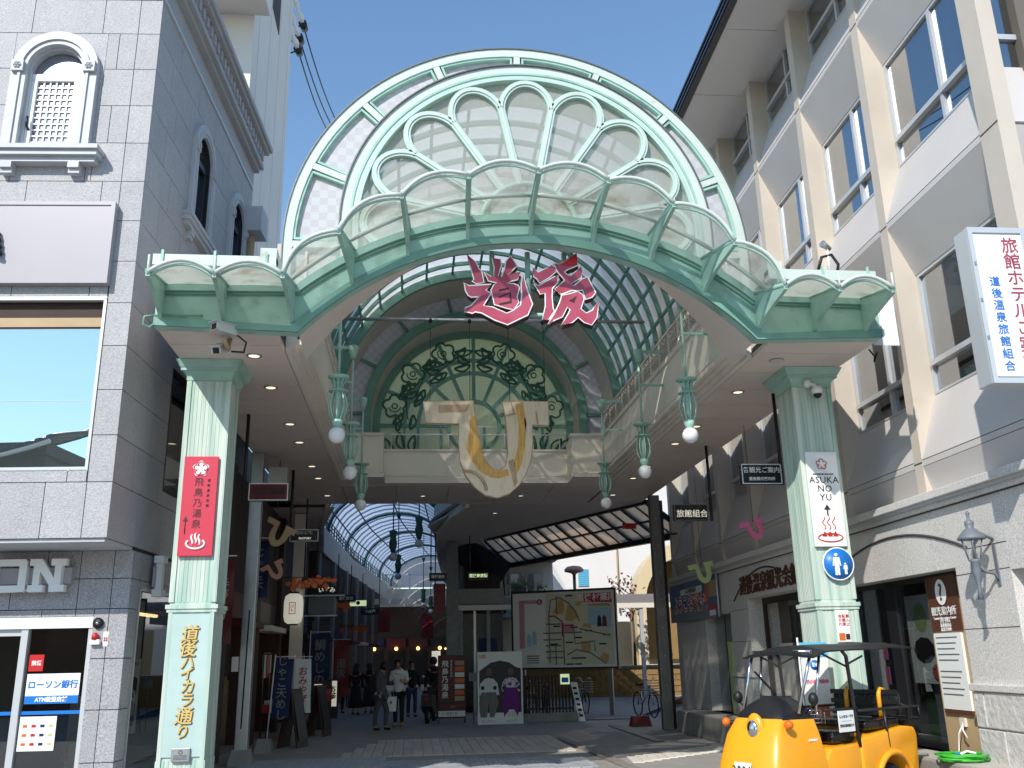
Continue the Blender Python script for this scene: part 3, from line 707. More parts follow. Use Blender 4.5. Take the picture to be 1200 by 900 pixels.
for key, lab in (('left','pink and white angular first character of the sign hanging under the green arch'),('right','pink character with bright red tip, second of the sign under the arch')):
    polys, gaps = CH[key]; cx = 1.05 if key == 'left' else 1.95
    t = thing('hanging_character_sign', lab, 'sign', (cx,10.7,5.65), group='two big characters hung under the arch')
    for k, p in enumerate(polys):
        q = [cm(a) for a in p]
        st = MB().prism(q,10.66,10.70).build('stroke','letter_pink',t, fix=True)
        MB().prism([(a+.012,b-.03) for a,b in q],10.70,10.74).build('stroke_back','letter_side',st, fix=True)
        m = MB(); outline_tube(m,q,10.665,.0095); m.build('outline','pure_white',st)
    for g in gaps: MB().prism([cm(a) for a in g],10.652,10.659).build('stroke_gap','letter_side',t, fix=True)
    if key == 'right': MB().prism([cm(a) for a in ((800,153),(825,155),(955,68),(957,160),(880,172))],10.652,10.659).build('red_tip','letter_red',t, fix=True)
for x in (.96,1.42,1.90):
    MB().tube([(x,10.8,6.72),(x,10.8,5.86 if x == 1.42 else 6.15)],.035,8).build('sign_hanger','green_paint',G)
MB().tube([(1.42,10.8,5.86),(1.86,10.8,5.86)],.03,8).build('sign_hanger','green_paint',G)
# the big wooden kana and its pole
HI = [(105,75),(300,70),(495,65),(515,250),(540,400),(580,540),(640,600),(690,612),(735,575),(755,480),(750,300),(740,180),(718,70),(900,66),(1080,68),(1080,258),(950,255),(950,400),(935,520),(890,640),(840,720),(760,790),(670,818),(580,800),(500,740),(430,650),(390,540),(378,400),(382,250),(130,245)]
hm = zmap(.145-17*.0151, 5.99+12*.0152, .0151, .0152)
mat('kana_cream', srgb(242,226,200), .45, var=.14, scale=3, stretch=(4,4,.8), dirt=srgb(216,190,150), dscale=3, dlo=.5, dhi=.8)
mat('kana_ochre', srgb(226,176,96), .45, var=.25, scale=5, stretch=(5,5,.7))
mat('kana_brown', srgb(196,168,136), .5, var=.2, scale=8)
mat('kana_pale', srgb(232,222,204), .45, var=.08, scale=6)
big = thing('kana_sign', 'large cream and ochre U-shaped kana sign hung on wires from a pole', 'sign', (1.2,15.5,4.2))
b_ = MB().prism([hm(p) for p in HI],15.44,15.56).build('kana_body','kana_cream',big, fix=True)
def decal(pts, mt, y=15.436, nm='painted_patch'): MB().prism([hm(p) for p in pts],y,15.44).build(nm,mt,b_, fix=True)
decal([(470,170),(508,200),(522,300),(545,420),(585,545),(640,605),(690,616),(750,600),(760,650),(690,672),(620,665),(545,620),(480,540),(440,440),(465,300)],'kana_ochre')
decal([(820,90),(880,80),(905,250),(890,420),(860,560),(820,640),(800,560),(835,420),(845,250)],'kana_ochre')
decal([(225,105),(470,95),(440,155),(225,165)],'kana_brown'); decal([(125,120),(160,125),(170,235),(135,240)],'kana_pale'); decal([(388,255),(432,262),(425,405),(398,408)],'kana_pale')
decal([(885,205),(945,225),(945,300),(900,325)],'kana_pale'); decal([(785,65),(825,175),(750,192),(745,178),(800,165)],'kana_brown'); decal([(755,540),(800,520),(825,700),(800,740)],'kana_brown')
decal([(975,150),(990,150),(1000,250),(985,250)],'kana_brown')
m = MB(); pts = [hm((430+155*sin(radians(a)),770-155*cos(radians(a)))) for a in range(-8,96,8)]
m.tube([(p[0],15.437,p[1]) for p in pts],.03,6); m.build('painted_ring','kana_brown',b_)
m = MB(); outline_tube(m,[hm(p) for p in HI],15.44,.008); m.build('edge_line','kana_brown',b_)
pole = tag(MB().tube([(-1.36,15.5,7.53),(4.18,15.5,7.57)],.032,8).build('hanging_pole','steel'),'thin steel pole spanning the vault above the cream kana sign','pole')
for q in ((160,70),(470,65),(780,62),(1060,68)):
    x,z = hm(q); MB().tube([(x,15.5,7.54),(x,15.5,z-.03)],.006,5).build('hanging_wire','black_metal',big)
    MB().ball((x,15.5,7.53),.045,8,6).build('wire_clamp','black_metal',big)
# small kana signs
def small_kana(label, c, h, rot, tilt, mt, grp='small kana signs'):
    ps = [((q[0]-590)/750*h,-(q[1]-440)/750*h) for q in HI]; ca, sa = cos(tilt), sin(tilt)
    ps = [(a*ca-b*sa, a*sa+b*ca) for a,b in ps]
    o = MB().prism(ps,-.02,.02).build('kana_sign',mt,None, fix=True); o.location = c; o.rotation_euler = (0,0,rot); tag(o,label,'sign',grp)
    # its wire
    w = MB().tube([(0,0,h*.4),(0,0,5.5-c[2])],.004,4).build('hanging_wire','black_metal',o)
small_kana('small pink kana sign hanging before the brown upper wall on the right',(5.7,15.0,3.67),.34,0,radians(16),'pink')
small_kana('pale green kana sign hanging beside the blue banner',(6.2,19.6,3.35),.44,0,radians(10),'pale_green')
small_kana('brown outlined kana sign hanging beside the steel post, upper of two',(-2.62,18.0,4.05),.46,0,radians(-28),'tan')
small_kana('salmon pink kana sign hanging beside the steel post, lower of two',(-2.66,18.2,3.36),.34,0,radians(25),'pink_pale')
# ---------------------------------------------------------------- signs on the gate columns
p = thing('column_sign','crimson vertical hot spring sign on the left green column','sign',(-2.69,11.77,2.96))
pl = box('panel','crimson',p,-2.9,-2.48,11.74,11.775,2.97,4.22, bevel=.004)
def mark5(parent, x, z, r, mt, y, disc=None):
    if disc:
        m = MB()
        for k in range(5):
            a = pi/2+2*pi*k/5; m.lathe([(.001,0),(r*.55,0),(r*.55,.004)],(0,0,0),16)
        m = MB().prism([(x+r*(.86+.14*cos(5*(t*2*pi/40)-5*pi/2))*cos(t*2*pi/40), z+r*(.86+.14*cos(5*(t*2*pi/40)-5*pi/2))*sin(t*2*pi/40)) for t in range(40)],y-.003,y); m.build('crest_disc',disc,parent)
    m = MB()
    for k in range(5):
        a = pi/2+2*pi*k/5; c = (x+r*.5*cos(a), z+r*.5*sin(a))
        m.tube([(c[0]+r*.33*cos(a+pi+.9+i*.55),y-.005,c[1]+r*.33*sin(a+pi+.9+i*.55)) for i in range(9)],r*.06,5)
    m.build('crest',mt,parent)
def onsen(parent, x, z, s, mt, y, people=False):
    m = MB()
    if not people:
        m.tube([(x+s*.5*cos(radians(a)),y,z+s*.28*sin(radians(a))-s*.05) for a in range(140,401,13)],s*.06,6)
        for dx,h in ((-.2,.0),(0,.07),(.2,.0)): m.tube([(x+s*(dx+.05*sin(t*1.1)),y,z+s*(-.12+h+t*.10)) for t in range(7)],[s*.035,s*.055,s*.06,s*.06,s*.06,s*.055,s*.03],6)
        m.build('hot_spring_mark',mt,parent)
    else:
        m.tube([(x+s*.5*cos(radians(a)),y,z+s*.16*sin(radians(a))-s*.1) for a in range(0,360,15)],s*.025,6,close=True)
        for dx in (-.22,0,.22): m.box(x+s*(dx-.09),x+s*(dx+.09),y-.004,y,z-s*.05,z+s*.04); m.ball((x+s*dx,y,z+s*.1),s*.04,8,5)
        for dx in (-.2,0,.2): m.tube([(x+s*(dx+.06*sin(t*1.2)),y,z+s*(.22+t*.07)) for t in range(8)],s*.018,5)
        m.build('hot_spring_mark',mt,parent)
mark5(pl,-2.69,4.06,.105,'crimson',11.735,'pure_white')
text('lettering','飛\n鳥\n乃\n湯\n泉',.115,'ink_brown',pl,(-2.70,11.737,3.62),line=1.15)
text('lettering','道\n後\n温\n泉\n別\n館',.04,'ink_brown',pl,(-2.58,11.737,3.75),line=1.6)
MB().tube([(-2.83,11.737,3.24),(-2.83,11.737,3.42)],.006,5).prism([(-2.86,3.40),(-2.80,3.40),(-2.83,3.46)],11.732,11.739).build('arrow','ink_brown',pl)
onsen(pl,-2.69,3.13,.22,'pure_white',11.735)
p = thing('column_sign','white vertical ASUKA NO YU sign with upward arrow on the right green column','sign',(5.51,11.77,3.02))
pl = box('panel','paper',p,5.29,5.73,11.74,11.775,3.02,4.30, bevel=.004)
mark5(pl,5.5,4.13,.09,'red',11.738)
text('lettering','ASUKA\nNO\nYU',.125,'ink',pl,(5.51,11.737,3.79),line=.95,space=1.08)
text('lettering','道後温泉別館 飛鳥乃湯泉',.026,'cloth_grey',pl,(5.51,11.737,3.99))
MB().tube([(5.51,11.737,3.43),(5.51,11.737,3.53)],.011,5).prism([(5.465,3.51),(5.555,3.51),(5.51,3.58)],11.732,11.739).build('arrow','ink',pl)
onsen(pl,5.51,3.17,.34,'red',11.737,True)
p = thing('pedestrian_road_sign','round blue road sign with white adult and child on the green column','road sign',(5.57,11.76,2.57))
m = MB().lathe([(.001,-.008),(.205,-.008),(.205,.008),(.001,.008)],(0,0,0),40); m.v = [(x+5.57,z+11.735,y+2.79) for x,y,z in m.v]; d = m.build('sign_disc','sign_blue',p, fix=True)
m = MB().tube([(5.57+.208*cos(2*pi*i/40),11.733,2.79+.208*sin(2*pi*i/40)) for i in range(40)],.010,6,close=True); m.build('sign_rim','pure_white',d)
m = MB()
def fig(x, z, h):
    m.ball((x,11.722,z+h*.9),h*.085,10,6)
    m.prism([(x-.14*h,z+.8*h),(x+.14*h,z+.8*h),(x+.2*h,z+.42*h),(x+.14*h,z+.42*h),(x+.1*h,z+.66*h),(x+.11*h,z),(x+.02*h,z),(x,z+.4*h),(x-.02*h,z),(x-.11*h,z),(x-.1*h,z+.66*h),(x-.14*h,z+.42*h),(x-.2*h,z+.42*h)],11.72,11.726)
fig(5.545,2.645,.29); fig(5.66,2.655,.15); m.build('figures','pure_white',d)
box('mount_strap','steel',p,5.5,5.64,11.745,11.78,2.72,2.86)
p = thing('sticker_sign','small white sticker sign with red writing low on the right column','sign',(5.55,11.77,1.82))
pl = box('panel','paper',p,5.46,5.64,11.762,11.778,1.8,2.2, bevel=.003)
text('lettering','自転車\nの乗入\nれ禁止',.05,'red',pl,(5.565,11.759,2.07),line=1.0); box('picture','orange',pl,5.48,5.56,11.757,11.762,1.82,1.91); box('picture','ink',pl,5.57,5.625,11.757,11.762,1.83,1.9)
p = thing('gold_lettering','raised gold brush lettering down the left green column','lettering',(-2.68,11.77,.85))
for i, ch in enumerate('道後ハイカラ通り'):
    sz = {0:.21,1:.20,6:.21}.get(i,.17); zz = (2.03,1.86,1.70,1.58,1.43,1.28,1.10,.93)[i]; dx = (.0,-.01,0,.0,.02,.02,.0,.0)[i]
    text('character',ch,sz,'gold',p,(-2.68+dx,11.768,zz),bold=.003,depth=.007,shear=.12)
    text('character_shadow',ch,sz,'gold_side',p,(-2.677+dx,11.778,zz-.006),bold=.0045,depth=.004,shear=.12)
p = thing('plaque','small pale metal plaque near the foot of the left column','plaque',(-2.67,11.77,.61))
pl = box('plate','steel',p,-2.78,-2.57,11.75,11.784,.61,.76, bevel=.006)
m = MB().tube([(-2.675+.02*cos(2*pi*i/14),11.748,.715+.02*sin(2*pi*i/14)) for i in range(14)],.004,5,close=True); m.build('emblem','joint',pl)
for k in range(4): box('engraved_line','joint',pl,-2.75,-2.60,11.747,11.75,.635+k*.014,.640+k*.014)
# hanging advertising flag behind the cart, light blue tape
p = thing('banner_flag','white and light blue vertical banner standing before the right green column','banner',(4.93,11.45,0))
MB().tube([(4.78,11.45,0.0),(4.78,11.45,1.86)],.012,6).build('pole','white_paint',p)
MB().lathe([(.16,0),(.15,.06),(.02,.08)],(4.78,11.45,.0),14).build('base','concrete',p)
cl = box('cloth','paper',p,4.80,5.15,11.45,11.456,.55,1.80)
box('blue_header','sky_blue',cl,4.80,5.15,11.446,11.45,1.62,1.80); MB().lathe([(.001,0),(.06,0),(.06,.003)],(0,0,0),20)
m = MB().lathe([(.001,-.002),(.06,-.002),(.06,.002),(.001,.002)],(0,0,0),20); m.v = [(x+4.97,z+11.446,y+1.53) for x,y,z in m.v]; m.build('blue_disc','sign_blue',cl, fix=True)
text('lettering','EV',.06,'pure_white',cl,(4.97,11.443,1.53),bold=.003); text('lettering','超小型電動車',.05,'pink',cl,(4.98,11.445,1.33),bold=.002)
for z,mt in ((.98,'orange'),(.80,'sign_blue'),(.66,'pale_green')): box('picture',mt,cl,4.86,5.1,11.446,11.45,z-.05,z+.06)
tag(box('blue_tape','sky_blue',None,4.9,5.22,11.72,11.73,1.72,1.80),'light blue tape strip stuck low on the right green column','tape')
# ---------------------------------------------------------------- globe lamps
def globe_lamp(x, y, zg, wall, label):
    t = thing('globe_lamp',label,'lamp',(x,y,zg),0,'globe lamps hanging in two rows',world=False)
    MB().ball((0,0,0),.112,18,12).build('globe','white_globe',t)
    cg = MB().lathe([(.055,.10),(.06,.13),(.075,.15),(.075,.20),(.05,.22)],(0,0,0),12).build('collar','green_paint',t)
    m = MB()
    for k in range(8):
        a = 2*pi*k/8; pf = [(.06,.2),(.105,.30),(.125,.40),(.105,.52),(.06,.62),(.065,.70),(.10,.78)]
        m.tube([(r*cos(a),r*sin(a),z) for r,z in pf],.011,5)
    m.build('cage','green_paint',t)
    MB().lathe([(.13,.60),(.135,.61),(.05,.63)],(0,0,0),12).lathe([(.05,.77),(.15,.80),(.15,.815),(.03,.83)],(0,0,0),12).lathe([(.04,.2),(.045,.6),(.035,.8)],(0,0,0),10).build('crown','green_paint',t)
    H = 6.72-zg
    MB().tube([(0,0,.8),(0,0,H)],.02,8).build('stem','green_paint',t)
    MB().lathe([(.04,H-.22),(.075,H-.1),(.085,H+.0),(.05,H+.02)],(0,0,0),12).build('cup','sky_blue' if False else 'green_paint',t)
    w = wall-x; sgn = 1 if w > 0 else -1
    MB().bar((0,0,H-.02),(w,0,H-.02),.04,.05).bar((0,0,H-.62),(w,0,H-.62),.03,.035).build('arm','green_paint',t)
for i,(y,nm) in enumerate(((12.05,'nearest'),(14.65,'middle'),(17.85,'farthest'))):
    globe_lamp(-1.04,y,4.58,-1.38,'white globe lamp on green cage, %s of the left row under the gate' % nm)
    globe_lamp(3.80,y,4.60,4.22,'white globe lamp on green cage, %s of the right row under the gate' % nm)
# ---------------------------------------------------------------- cameras on the gate
p = thing('security_camera','two-headed grey security camera on the ceiling above the left column','camera',(-2.24,10.75,5.5))
def mk(m, nm, mt, par): me = m.mesh(nm); me.materials.append(M[mt]); return link(me,nm,par)
box('bracket','trim_white',p,-2.30,-2.18,10.66,10.84,5.46,5.5); MB().tube([(-2.24,10.75,5.47),(-2.24,10.66,5.30),(-2.24,10.42,5.34)],.028,8).build('post','tan',p)
def cambody(x,y,z,L,w,h,yaw,tilt):
    m = MB().box(-w/2,w/2,-L/2,L/2,-h/2,h/2); b = mk(m,'housing','alu',p)
    b.location = (x+2.24,y-10.75,z-5.5); b.rotation_euler = (tilt,0,yaw)
    _s = MB().box(-w/2-.012,w/2+.012,-L/2-.03,L/2-.02,h/2,h/2+.01); mk(_s,'sunshade','alu',b); _s = MB().box(-w*.32,w*.32,-L/2-.006,-L/2,-h*.32,h*.32); mk(_s,'lens_window','black_plastic',b)
    _s = MB().box(-w/2-.006,w/2+.006,-L/2-.012,-L/2+.01,-h/2-.008,-h/2+.012); mk(_s,'front_lip','tan',b)
cambody(-2.24,10.38,5.45,.28,.125,.105,radians(-42),radians(2)); cambody(-2.33,10.72,5.32,.29,.12,.105,radians(-14),radians(26))
MB().tube([(-2.10,10.45,5.40),(-2.0,10.5,5.33),(-2.04,10.6,5.24),(-2.2,10.7,5.28)],.012,6).build('cable','black_plastic',p)
p = thing('security_camera','small white dome camera high on the right green column','camera',(5.47,11.78,5.1))
MB().ball((5.44,11.74,5.27),.06,12,8).build('mount','white_paint',p); MB().tube([(5.45,11.72,5.27),(5.52,11.66,5.22)],.025,8).build('arm','white_paint',p)
MB().lathe([(.07,0),(.075,.06),(.06,.1),(.02,.115)],(5.53,11.66,5.1),16).build('housing','white_paint',p); MB().ball((5.53,11.66,5.1),.058,14,8).build('dome','black_plastic',p)
m = MB().tube([(-3.06,10.42,5.62),(-3.16,10.4,5.60),(-3.17,10.4,5.50),(-3.1,10.42,5.47),(-3.05,10.42,5.52)],.015,6).tube([(-3.05,10.4,5.62),(-2.5,10.4,5.62)],.012,6)
tag(m.build('conduit','green_shaded'),'green conduit loop at the left end of the green fascia','conduit')
# ---------------------------------------------------------------- hanging shop signs under the gate
def hang_sign(label, x0, x1, y, z0, z1, face, border, lines, postx, ztop=5.5, name='hanging_sign', grp='signs hanging under the arcade'):
    t = thing(name,label,'sign',((x0+x1)/2,y,z0),group=grp)
    MB().tube([(postx,y+.04,ztop),(postx,y+.04,z0)],.028,8).build('hanger_pole','black_metal',t)
    b = box('box','black_metal',t,x0,x1,y-.05,y+.05,z0,z1, bevel=.004)
    f = box('face',face,b,x0+.015,x1-.015,y-.056,y-.05,z0+.015,z1-.015)
    m = MB()
    for a in ((x0,x1,z0,z0+.014),(x0,x1,z1-.014,z1),(x0,x0+.014,z0+.014,z1-.014),(x1-.014,x1,z0+.014,z1-.014)): m.box(a[0],a[1],y-.062,y-.0565,a[2],a[3])
    m.build('border',border,b)
    for body,sz,mt,dx,dz,bold in lines: text('lettering',body,sz,mt,b,((x0+x1)/2+dx,y-.058,(z0+z1)/2+dz),bold=bold)
hang_sign('black sign reading tourist information in white, hanging left of the right column',4.82,5.43,13.0,4.08,4.38,'black_plastic','white_paint',[('•各観光ご案内•',.095,'pure_white',0,.055,.001),('道後観光案内所',.058,'pure_white',0,-.075,.001)],5.47)
hang_sign('black sign with large pale inn guild characters, hanging by the far steel post',4.80,5.44,16.61,4.06,4.36,'black_plastic','steel_dark',[('旅館組合',.15,'signlit_white',.02,-.03,.0012),('道後温泉のご案内',.05,'cloth_grey',0,.10,0)],5.54)
hang_sign('dark red sign with white border hanging before the left steel post',-2.56,-1.96,14.47,4.10,4.37,'maroon','white_paint',[('白鷺珈琲',.12,'ink',0,0,.003)],-2.65)
hang_sign('black two-line sign with pale border hanging farther down the left side',-2.5,-1.93,19.0,4.02,4.26,'black_plastic','steel',[('坊のん℃',.08,'steel',0,.05,0),('FACTORY',.055,'signlit_white',.02,-.06,.002)],-2.5)
# ================================================================ left building (granite, convenience store below)
LB = thing('granite_building','grey granite corner building with arched windows and a convenience store below','building',(-3.5,10.95,0),radians(-3.4),world=False)
core = None
def holes_clip(x0,x1,z0,z1,hs):
    """split a rectangle around rectangular holes"""
    out = [(x0,x1,z0,z1)]
    for h in hs:
        nx = []
        for r in out:
            a0,a1,b0,b1 = r
            if h[1] <= a0 or h[0] >= a1 or h[3] <= b0 or h[2] >= b1: nx.append(r); continue
            if h[0] > a0: nx.append((a0,h[0],b0,b1))
            if h[1] < a1: nx.append((h[1],a1,b0,b1))
            c0,c1 = max(a0,h[0]),min(a1,h[1])
            if h[2] > b0: nx.append((c0,c1,b0,h[2]))
            if h[3] < b1: nx.append((c0,c1,h[3],b1))
        out = nx
    return [r for r in out if r[1]-r[0] > .02 and r[3]-r[2] > .02]
g = .005
def shell():
    m = MB()
    for r in holes_clip(-9,-.03,3.1,11.46,[(-1.70,-.86,8.05,9.7),(-4.6,-.33,3.93,6.03)]): m.box(r[0],r[1],.03,.2,r[2],r[3])
    for r in holes_clip(.2,5.4,3.1,11.46,[(1.8,2.76,8.05,9.75),(3.97,4.93,8.05,9.75),(1.77,4.88,3.97,5.68)]): m.box(-.2,-.03,r[0],r[1],r[2],r[3])
    for r in holes_clip(-9,-.03,0,3.06,[(-6,-.44,0,2.2)]): m.box(r[0],r[1],.93,1.0,r[2],r[3])
    for r in holes_clip(1.0,5.4,0,3.1,[(1.3,4.95,0,2.6)]): m.box(-.12,-.03,r[0],r[1],r[2],r[3])
    m.box(-9,-.2,5.3,5.4,0,11.46); m.box(-9,-.2,.2,5.3,11.3,11.46); m.box(-9,-.2,1.0,5.3,2.95,3.09)
    return m.build('wall','joint',LB)
core = shell()
fh = [(-1.88,-.68,8.02,9.88),(-4.6,-.30,3.9,6.06)]
z = 3.1; rows = [3.1,3.75]+[4.31+.5575*k for k in range(13)]
for i in range(len(rows)-1):
    z0,z1 = rows[i],rows[i+1]
    xs = [0,-.29]+[-.29-.47*(1 if i % 2 else 2)*.5-.94*k for k in range(8)]
    for a,b in zip(xs[1:],xs[:-1]):
        for r in holes_clip(a,b,z0,z1,fh): box('granite_panel','granite_grey',core,r[0]+g,r[1]-(g if r[1] < 0 else 0),0,.03,r[2]+g,r[3]-g)
sh = [(1.68,2.88,8.02,9.88),(3.85,5.05,8.02,9.88),(1.75,4.9,3.95,5.7)]
for i in range(len(rows)-1):
    z0,z1 = rows[i],rows[i+1]
    if z0 > 10.4: continue
    ys = [0]+[.92*(k+1)-(.3 if i % 2 else 0) for k in range(6)]
    for a,b in zip(ys[:-1],ys[1:]):
        b = min(b,5.4)
        for r in holes_clip(a,b,z0,z1,sh): MB().box(-.03,0,r[0]+(g if r[0] > 0 else .031),r[1]-g,r[2]+g,r[3]-g).build('granite_panel','granite_dark' if False else 'granite_grey',core)
# overhang soffit and set-back lower storey
box('overhang_soffit','ledge_stone',LB,-9,-.03,.03,.93,3.06,3.1)
lh = [(-6,-.40,0,2.27)]
lrows = [0,.62,1.20,1.78,2.36,2.72,3.06]
for i in range(len(lrows)-1):
    xs = [0,-.22,-.62]+[-.62-.8*(k+1)+(.4 if i % 2 else 0) for k in range(7)]
    for a,b in zip(xs[1:],xs[:-1]):
        for r in holes_clip(a,b,lrows[i],lrows[i+1],lh): box('granite_panel','granite_dark',core,r[0]+g,r[1]-(g if r[1] < 0 else 0),.9,.93,r[2]+g,r[3]-g)
    ys = [.9,1.22,1.9,3.2,4.3,5.4]
    for a,b in zip(ys[:-1],ys[1:]):
        for r in holes_clip(a,b,lrows[i],lrows[i+1],[(1.25,5.0,0,2.63)]): box('granite_panel','granite_dark',core,-.03,0,r[0]+(.031 if r[0] < 1 else g),r[1]-g,r[2]+g,r[3]-g)
# arched window on the front
def arched_window(axis, c, name_mat, dark=False):
    """c = centre along the wall; returns part. axis 'f' front (faces -y) or 's' side (faces +x)"""
    def T(u, d, z):      # u along wall, d outwards
        if axis == 's' and d > 0: d = d*.55
        return (c+u, -d, z) if axis == 'f' else (d, c+u, z)
    def bx(m,u0,u1,d0,d1,z0,z1):
        a = T(u0,d0,z0); b = T(u1,d1,z1); m.box(min(a[0],b[0]),max(a[0],b[0]),min(a[1],b[1]),max(a[1],b[1]),z0,z1); return m
    def band(m,r0,r1,d0,d1,a0=0,a1=180,cz=9.28,n=20):
        rows = []
        for i in range(n+1):
            a = radians(a0+(a1-a0)*i/n); rows.append([T(r0*cos(a),d0,cz+r0*sin(a)),T(r1*cos(a),d0,cz+r1*sin(a)),T(r1*cos(a),d1,cz+r1*sin(a)),T(r0*cos(a),d1,cz+r0*sin(a))])
        m.strip(rows,True,False); return m
    m = MB(); band(m,.36,.555,.0,.10); bx(m,-.555,-.36,0,.10,8.05,9.28); bx(m,.36,.555,0,.10,8.05,9.28)
    fr = m.build('window_surround',name_mat,LB)
    m = MB(); band(m,.42,.455,.1,.125); bx(m,-.455,-.42,.1,.125,8.05,9.28); bx(m,.42,.455,.1,.125,8.05,9.28); m.build('surround_bead',name_mat,fr)
    m = MB(); band(m,.33,.36,-.16,.02); bx(m,-.36,-.33,-.16,.02,8.05,9.28); bx(m,.33,.36,-.16,.02,8.05,9.28); m.build('reveal',name_mat if not dark else 'black_metal',fr)
    # infill of granite around the arch
    m = MB(); pts = [(.6,9.28)]+[(.545*cos(radians(a)),9.28+.545*sin(radians(a))) for a in range(0,181,12)]+[(-.6,9.28),(-.6,9.88),(.6,9.88)]
    for sgn in (-1,1):
        q = [(sgn*.6,8.02),(sgn*.6,9.28),(sgn*.54,9.28),(sgn*.54,8.02)]
        m.prism(q,0,.03) if axis == 'f' else m.prism(q,0,.03,'yz')
    if axis == 'f': m.prism(pts,0,.03)
    else: m.prism(pts,0,.03,'yz')
    m.v = [(x+c,y,z) if axis == 'f' else (x-.03,y+c,z) for x,y,z in m.v]; m.build('arch_infill','granite_grey',fr, fix=True)
    for sgn in (-1,1):
        m = bx(MB(),sgn*.46-.075,sgn*.46+.075,.1,.15,9.2,9.36); b = m.build('impost_block',name_mat,fr)
        a = T(sgn*.46,.15,9.28); mm = MB(); 
        for k in range(6): 
            an = 2*pi*k/6; q = T(sgn*.46+.035*cos(an),.155,9.28+.035*sin(an)); mm.ball(q,.018,8,5)
        mm.ball(T(sgn*.46,.16,9.28),.018,8,5); mm.build('rosette',name_mat,fr)
    # sash
    m = MB(); bx(m,-.33,-.26,-.1,-.03,8.08,9.18); bx(m,.22,.33,-.1,-.03,8.08,9.18); bx(m,-.33,.33,-.1,-.03,9.16,9.26); bx(m,-.26,.22,-.1,-.03,8.08,8.16)
    sa = m.build('sash','white_paint' if not dark else 'black_metal',LB)
    gm = 'frosted_window' if not dark else 'window_glass'
    bx(MB(),-.26,.22,-.08,-.075,8.16,9.16).build('pane',gm,sa)
    pts = [(.33*cos(radians(a)),9.26+.33*sin(radians(a))) for a in range(0,181,12)]
    m = MB()
    if axis == 'f': m.prism(pts,.075,.08); m.v = [(x+c,y,z) for x,y,z in m.v]
    else: m.prism(pts,-.08,-.075,'yz'); m.v = [(x,y+c,z) for x,y,z in m.v]
    m.build('fanlight',gm,sa, fix=True)
    if not dark:
        m = MB()
        for k in range(1,6): bx(m,-.26+.08*k-.01,-.26+.08*k+.01,-.075,-.055,8.16,9.16)
        gb = m.build('glazing_bar','white_paint',sa)
        for k in range(1,11): bx(MB(),-.26,.22,-.075,-.057,8.16+k*.0909-.009,8.16+k*.0909+.009).build('glazing_bar','white_paint',sa)
        MB().tube([T(-.29,-.03,8.42),T(-.29,.03,8.46),T(-.29,.03,8.58)],.016,6).build('handle','black_metal',sa)
    else:
        bx(MB(),-.33,.33,-.3,-.28,8.05,9.6).build('back_board','dark_void',sa)
    # ledge with brackets
    m = MB(); bx(m,-.72,.72,0,.2,7.93,8.0); bx(m,-.74,.74,0,.24,8.0,8.06); bx(m,-.68,.68,0,.14,7.86,7.93); le = m.build('ledge','ledge_stone' if axis == 'f' else name_mat,LB)
    for sgn in (-1,1):
        m = MB(); bx(m,sgn*.42-.07,sgn*.42+.07,0,.14,7.78,7.86); bx(m,sgn*.42-.07,sgn*.42+.07,0,.1,7.72,7.78); m.build('ledge_bracket','ledge_stone' if axis == 'f' else name_mat,le)
arched_window('f',-1.28,'ledge_stone'); arched_window('s',2.28,'ledge_stone',True); arched_window('s',4.45,'ledge_stone',True)
# big display window on the front
box('display_room','room',LB,-4.6,-.3,.5,.52,3.9,6.06)
w = box('display_window','mirror_glass',LB,-4.58,-.33,.06,.066,3.93,5.66)
m = MB().box(-4.6,-.30,.0,.08,3.88,3.93).box(-.335,-.30,.0,.08,3.93,6.05).box(-4.6,-.3,.0,.08,6.02,6.07); m.build('window_frame','alu',w)
box('window_frame','dark_brown',w,-4.58,-.335,.10,.2,5.66,6.02); box('window_frame','tan',w,-4.58,-.335,.09,.12,5.70,5.82); box('glazing_joint','alu',w,-4.58,-.34,.055,.06,4.745,4.75)
# mauve sign board
s = box('sign_board','sign_mauve',LB,-4.4,-.28,-.10,0,6.2,7.31, bevel=.01)
m = MB()
for a in ((-4.4,-.28,7.26,7.31),(-4.4,-.28,6.2,6.25),(-.33,-.28,6.25,7.26)): m.box(a[0],a[1],-.115,-.1,a[2],a[3])
m.build('sign_frame','sign_mauve',s)
m = MB()
for k in range(4): m.ball((-1.70+.02*k,-.14,6.86-.09*k),.07,10,6,.6)
m.build('relief_ornament','black_plastic',s)
m = MB()
for k in range(4): m.ball((-1.68+.02*k,-.19,6.85-.09*k),.045,8,5,.5)
m.build('ornament_inlay','pale_green',s)
# string course and cornice on the side wall, cap line
box('string_course','alu',LB,-.01,.03,.0,5.3,10.44,10.48)
cn = MB().box(-.02,.10,.0,5.42,10.85,10.93).box(-.02,.17,.0,5.45,10.93,11.03).box(-.02,.15,0,5.43,11.03,11.28).box(-.02,.25,0,5.5,11.28,11.36).box(-.02,.30,0,5.55,11.36,11.46).build('cornice','granite_grey',LB)
for k in range(26): box('dentil','granite_grey',cn,.15,.19,.1+k*.205,.2+k*.205,11.06,11.24)
box('frieze','granite_grey',LB,-.03,0,.031,5.4,10.46,10.85)
box('string_course','alu',LB,-9,.03,-.02,.0,10.44,10.48)
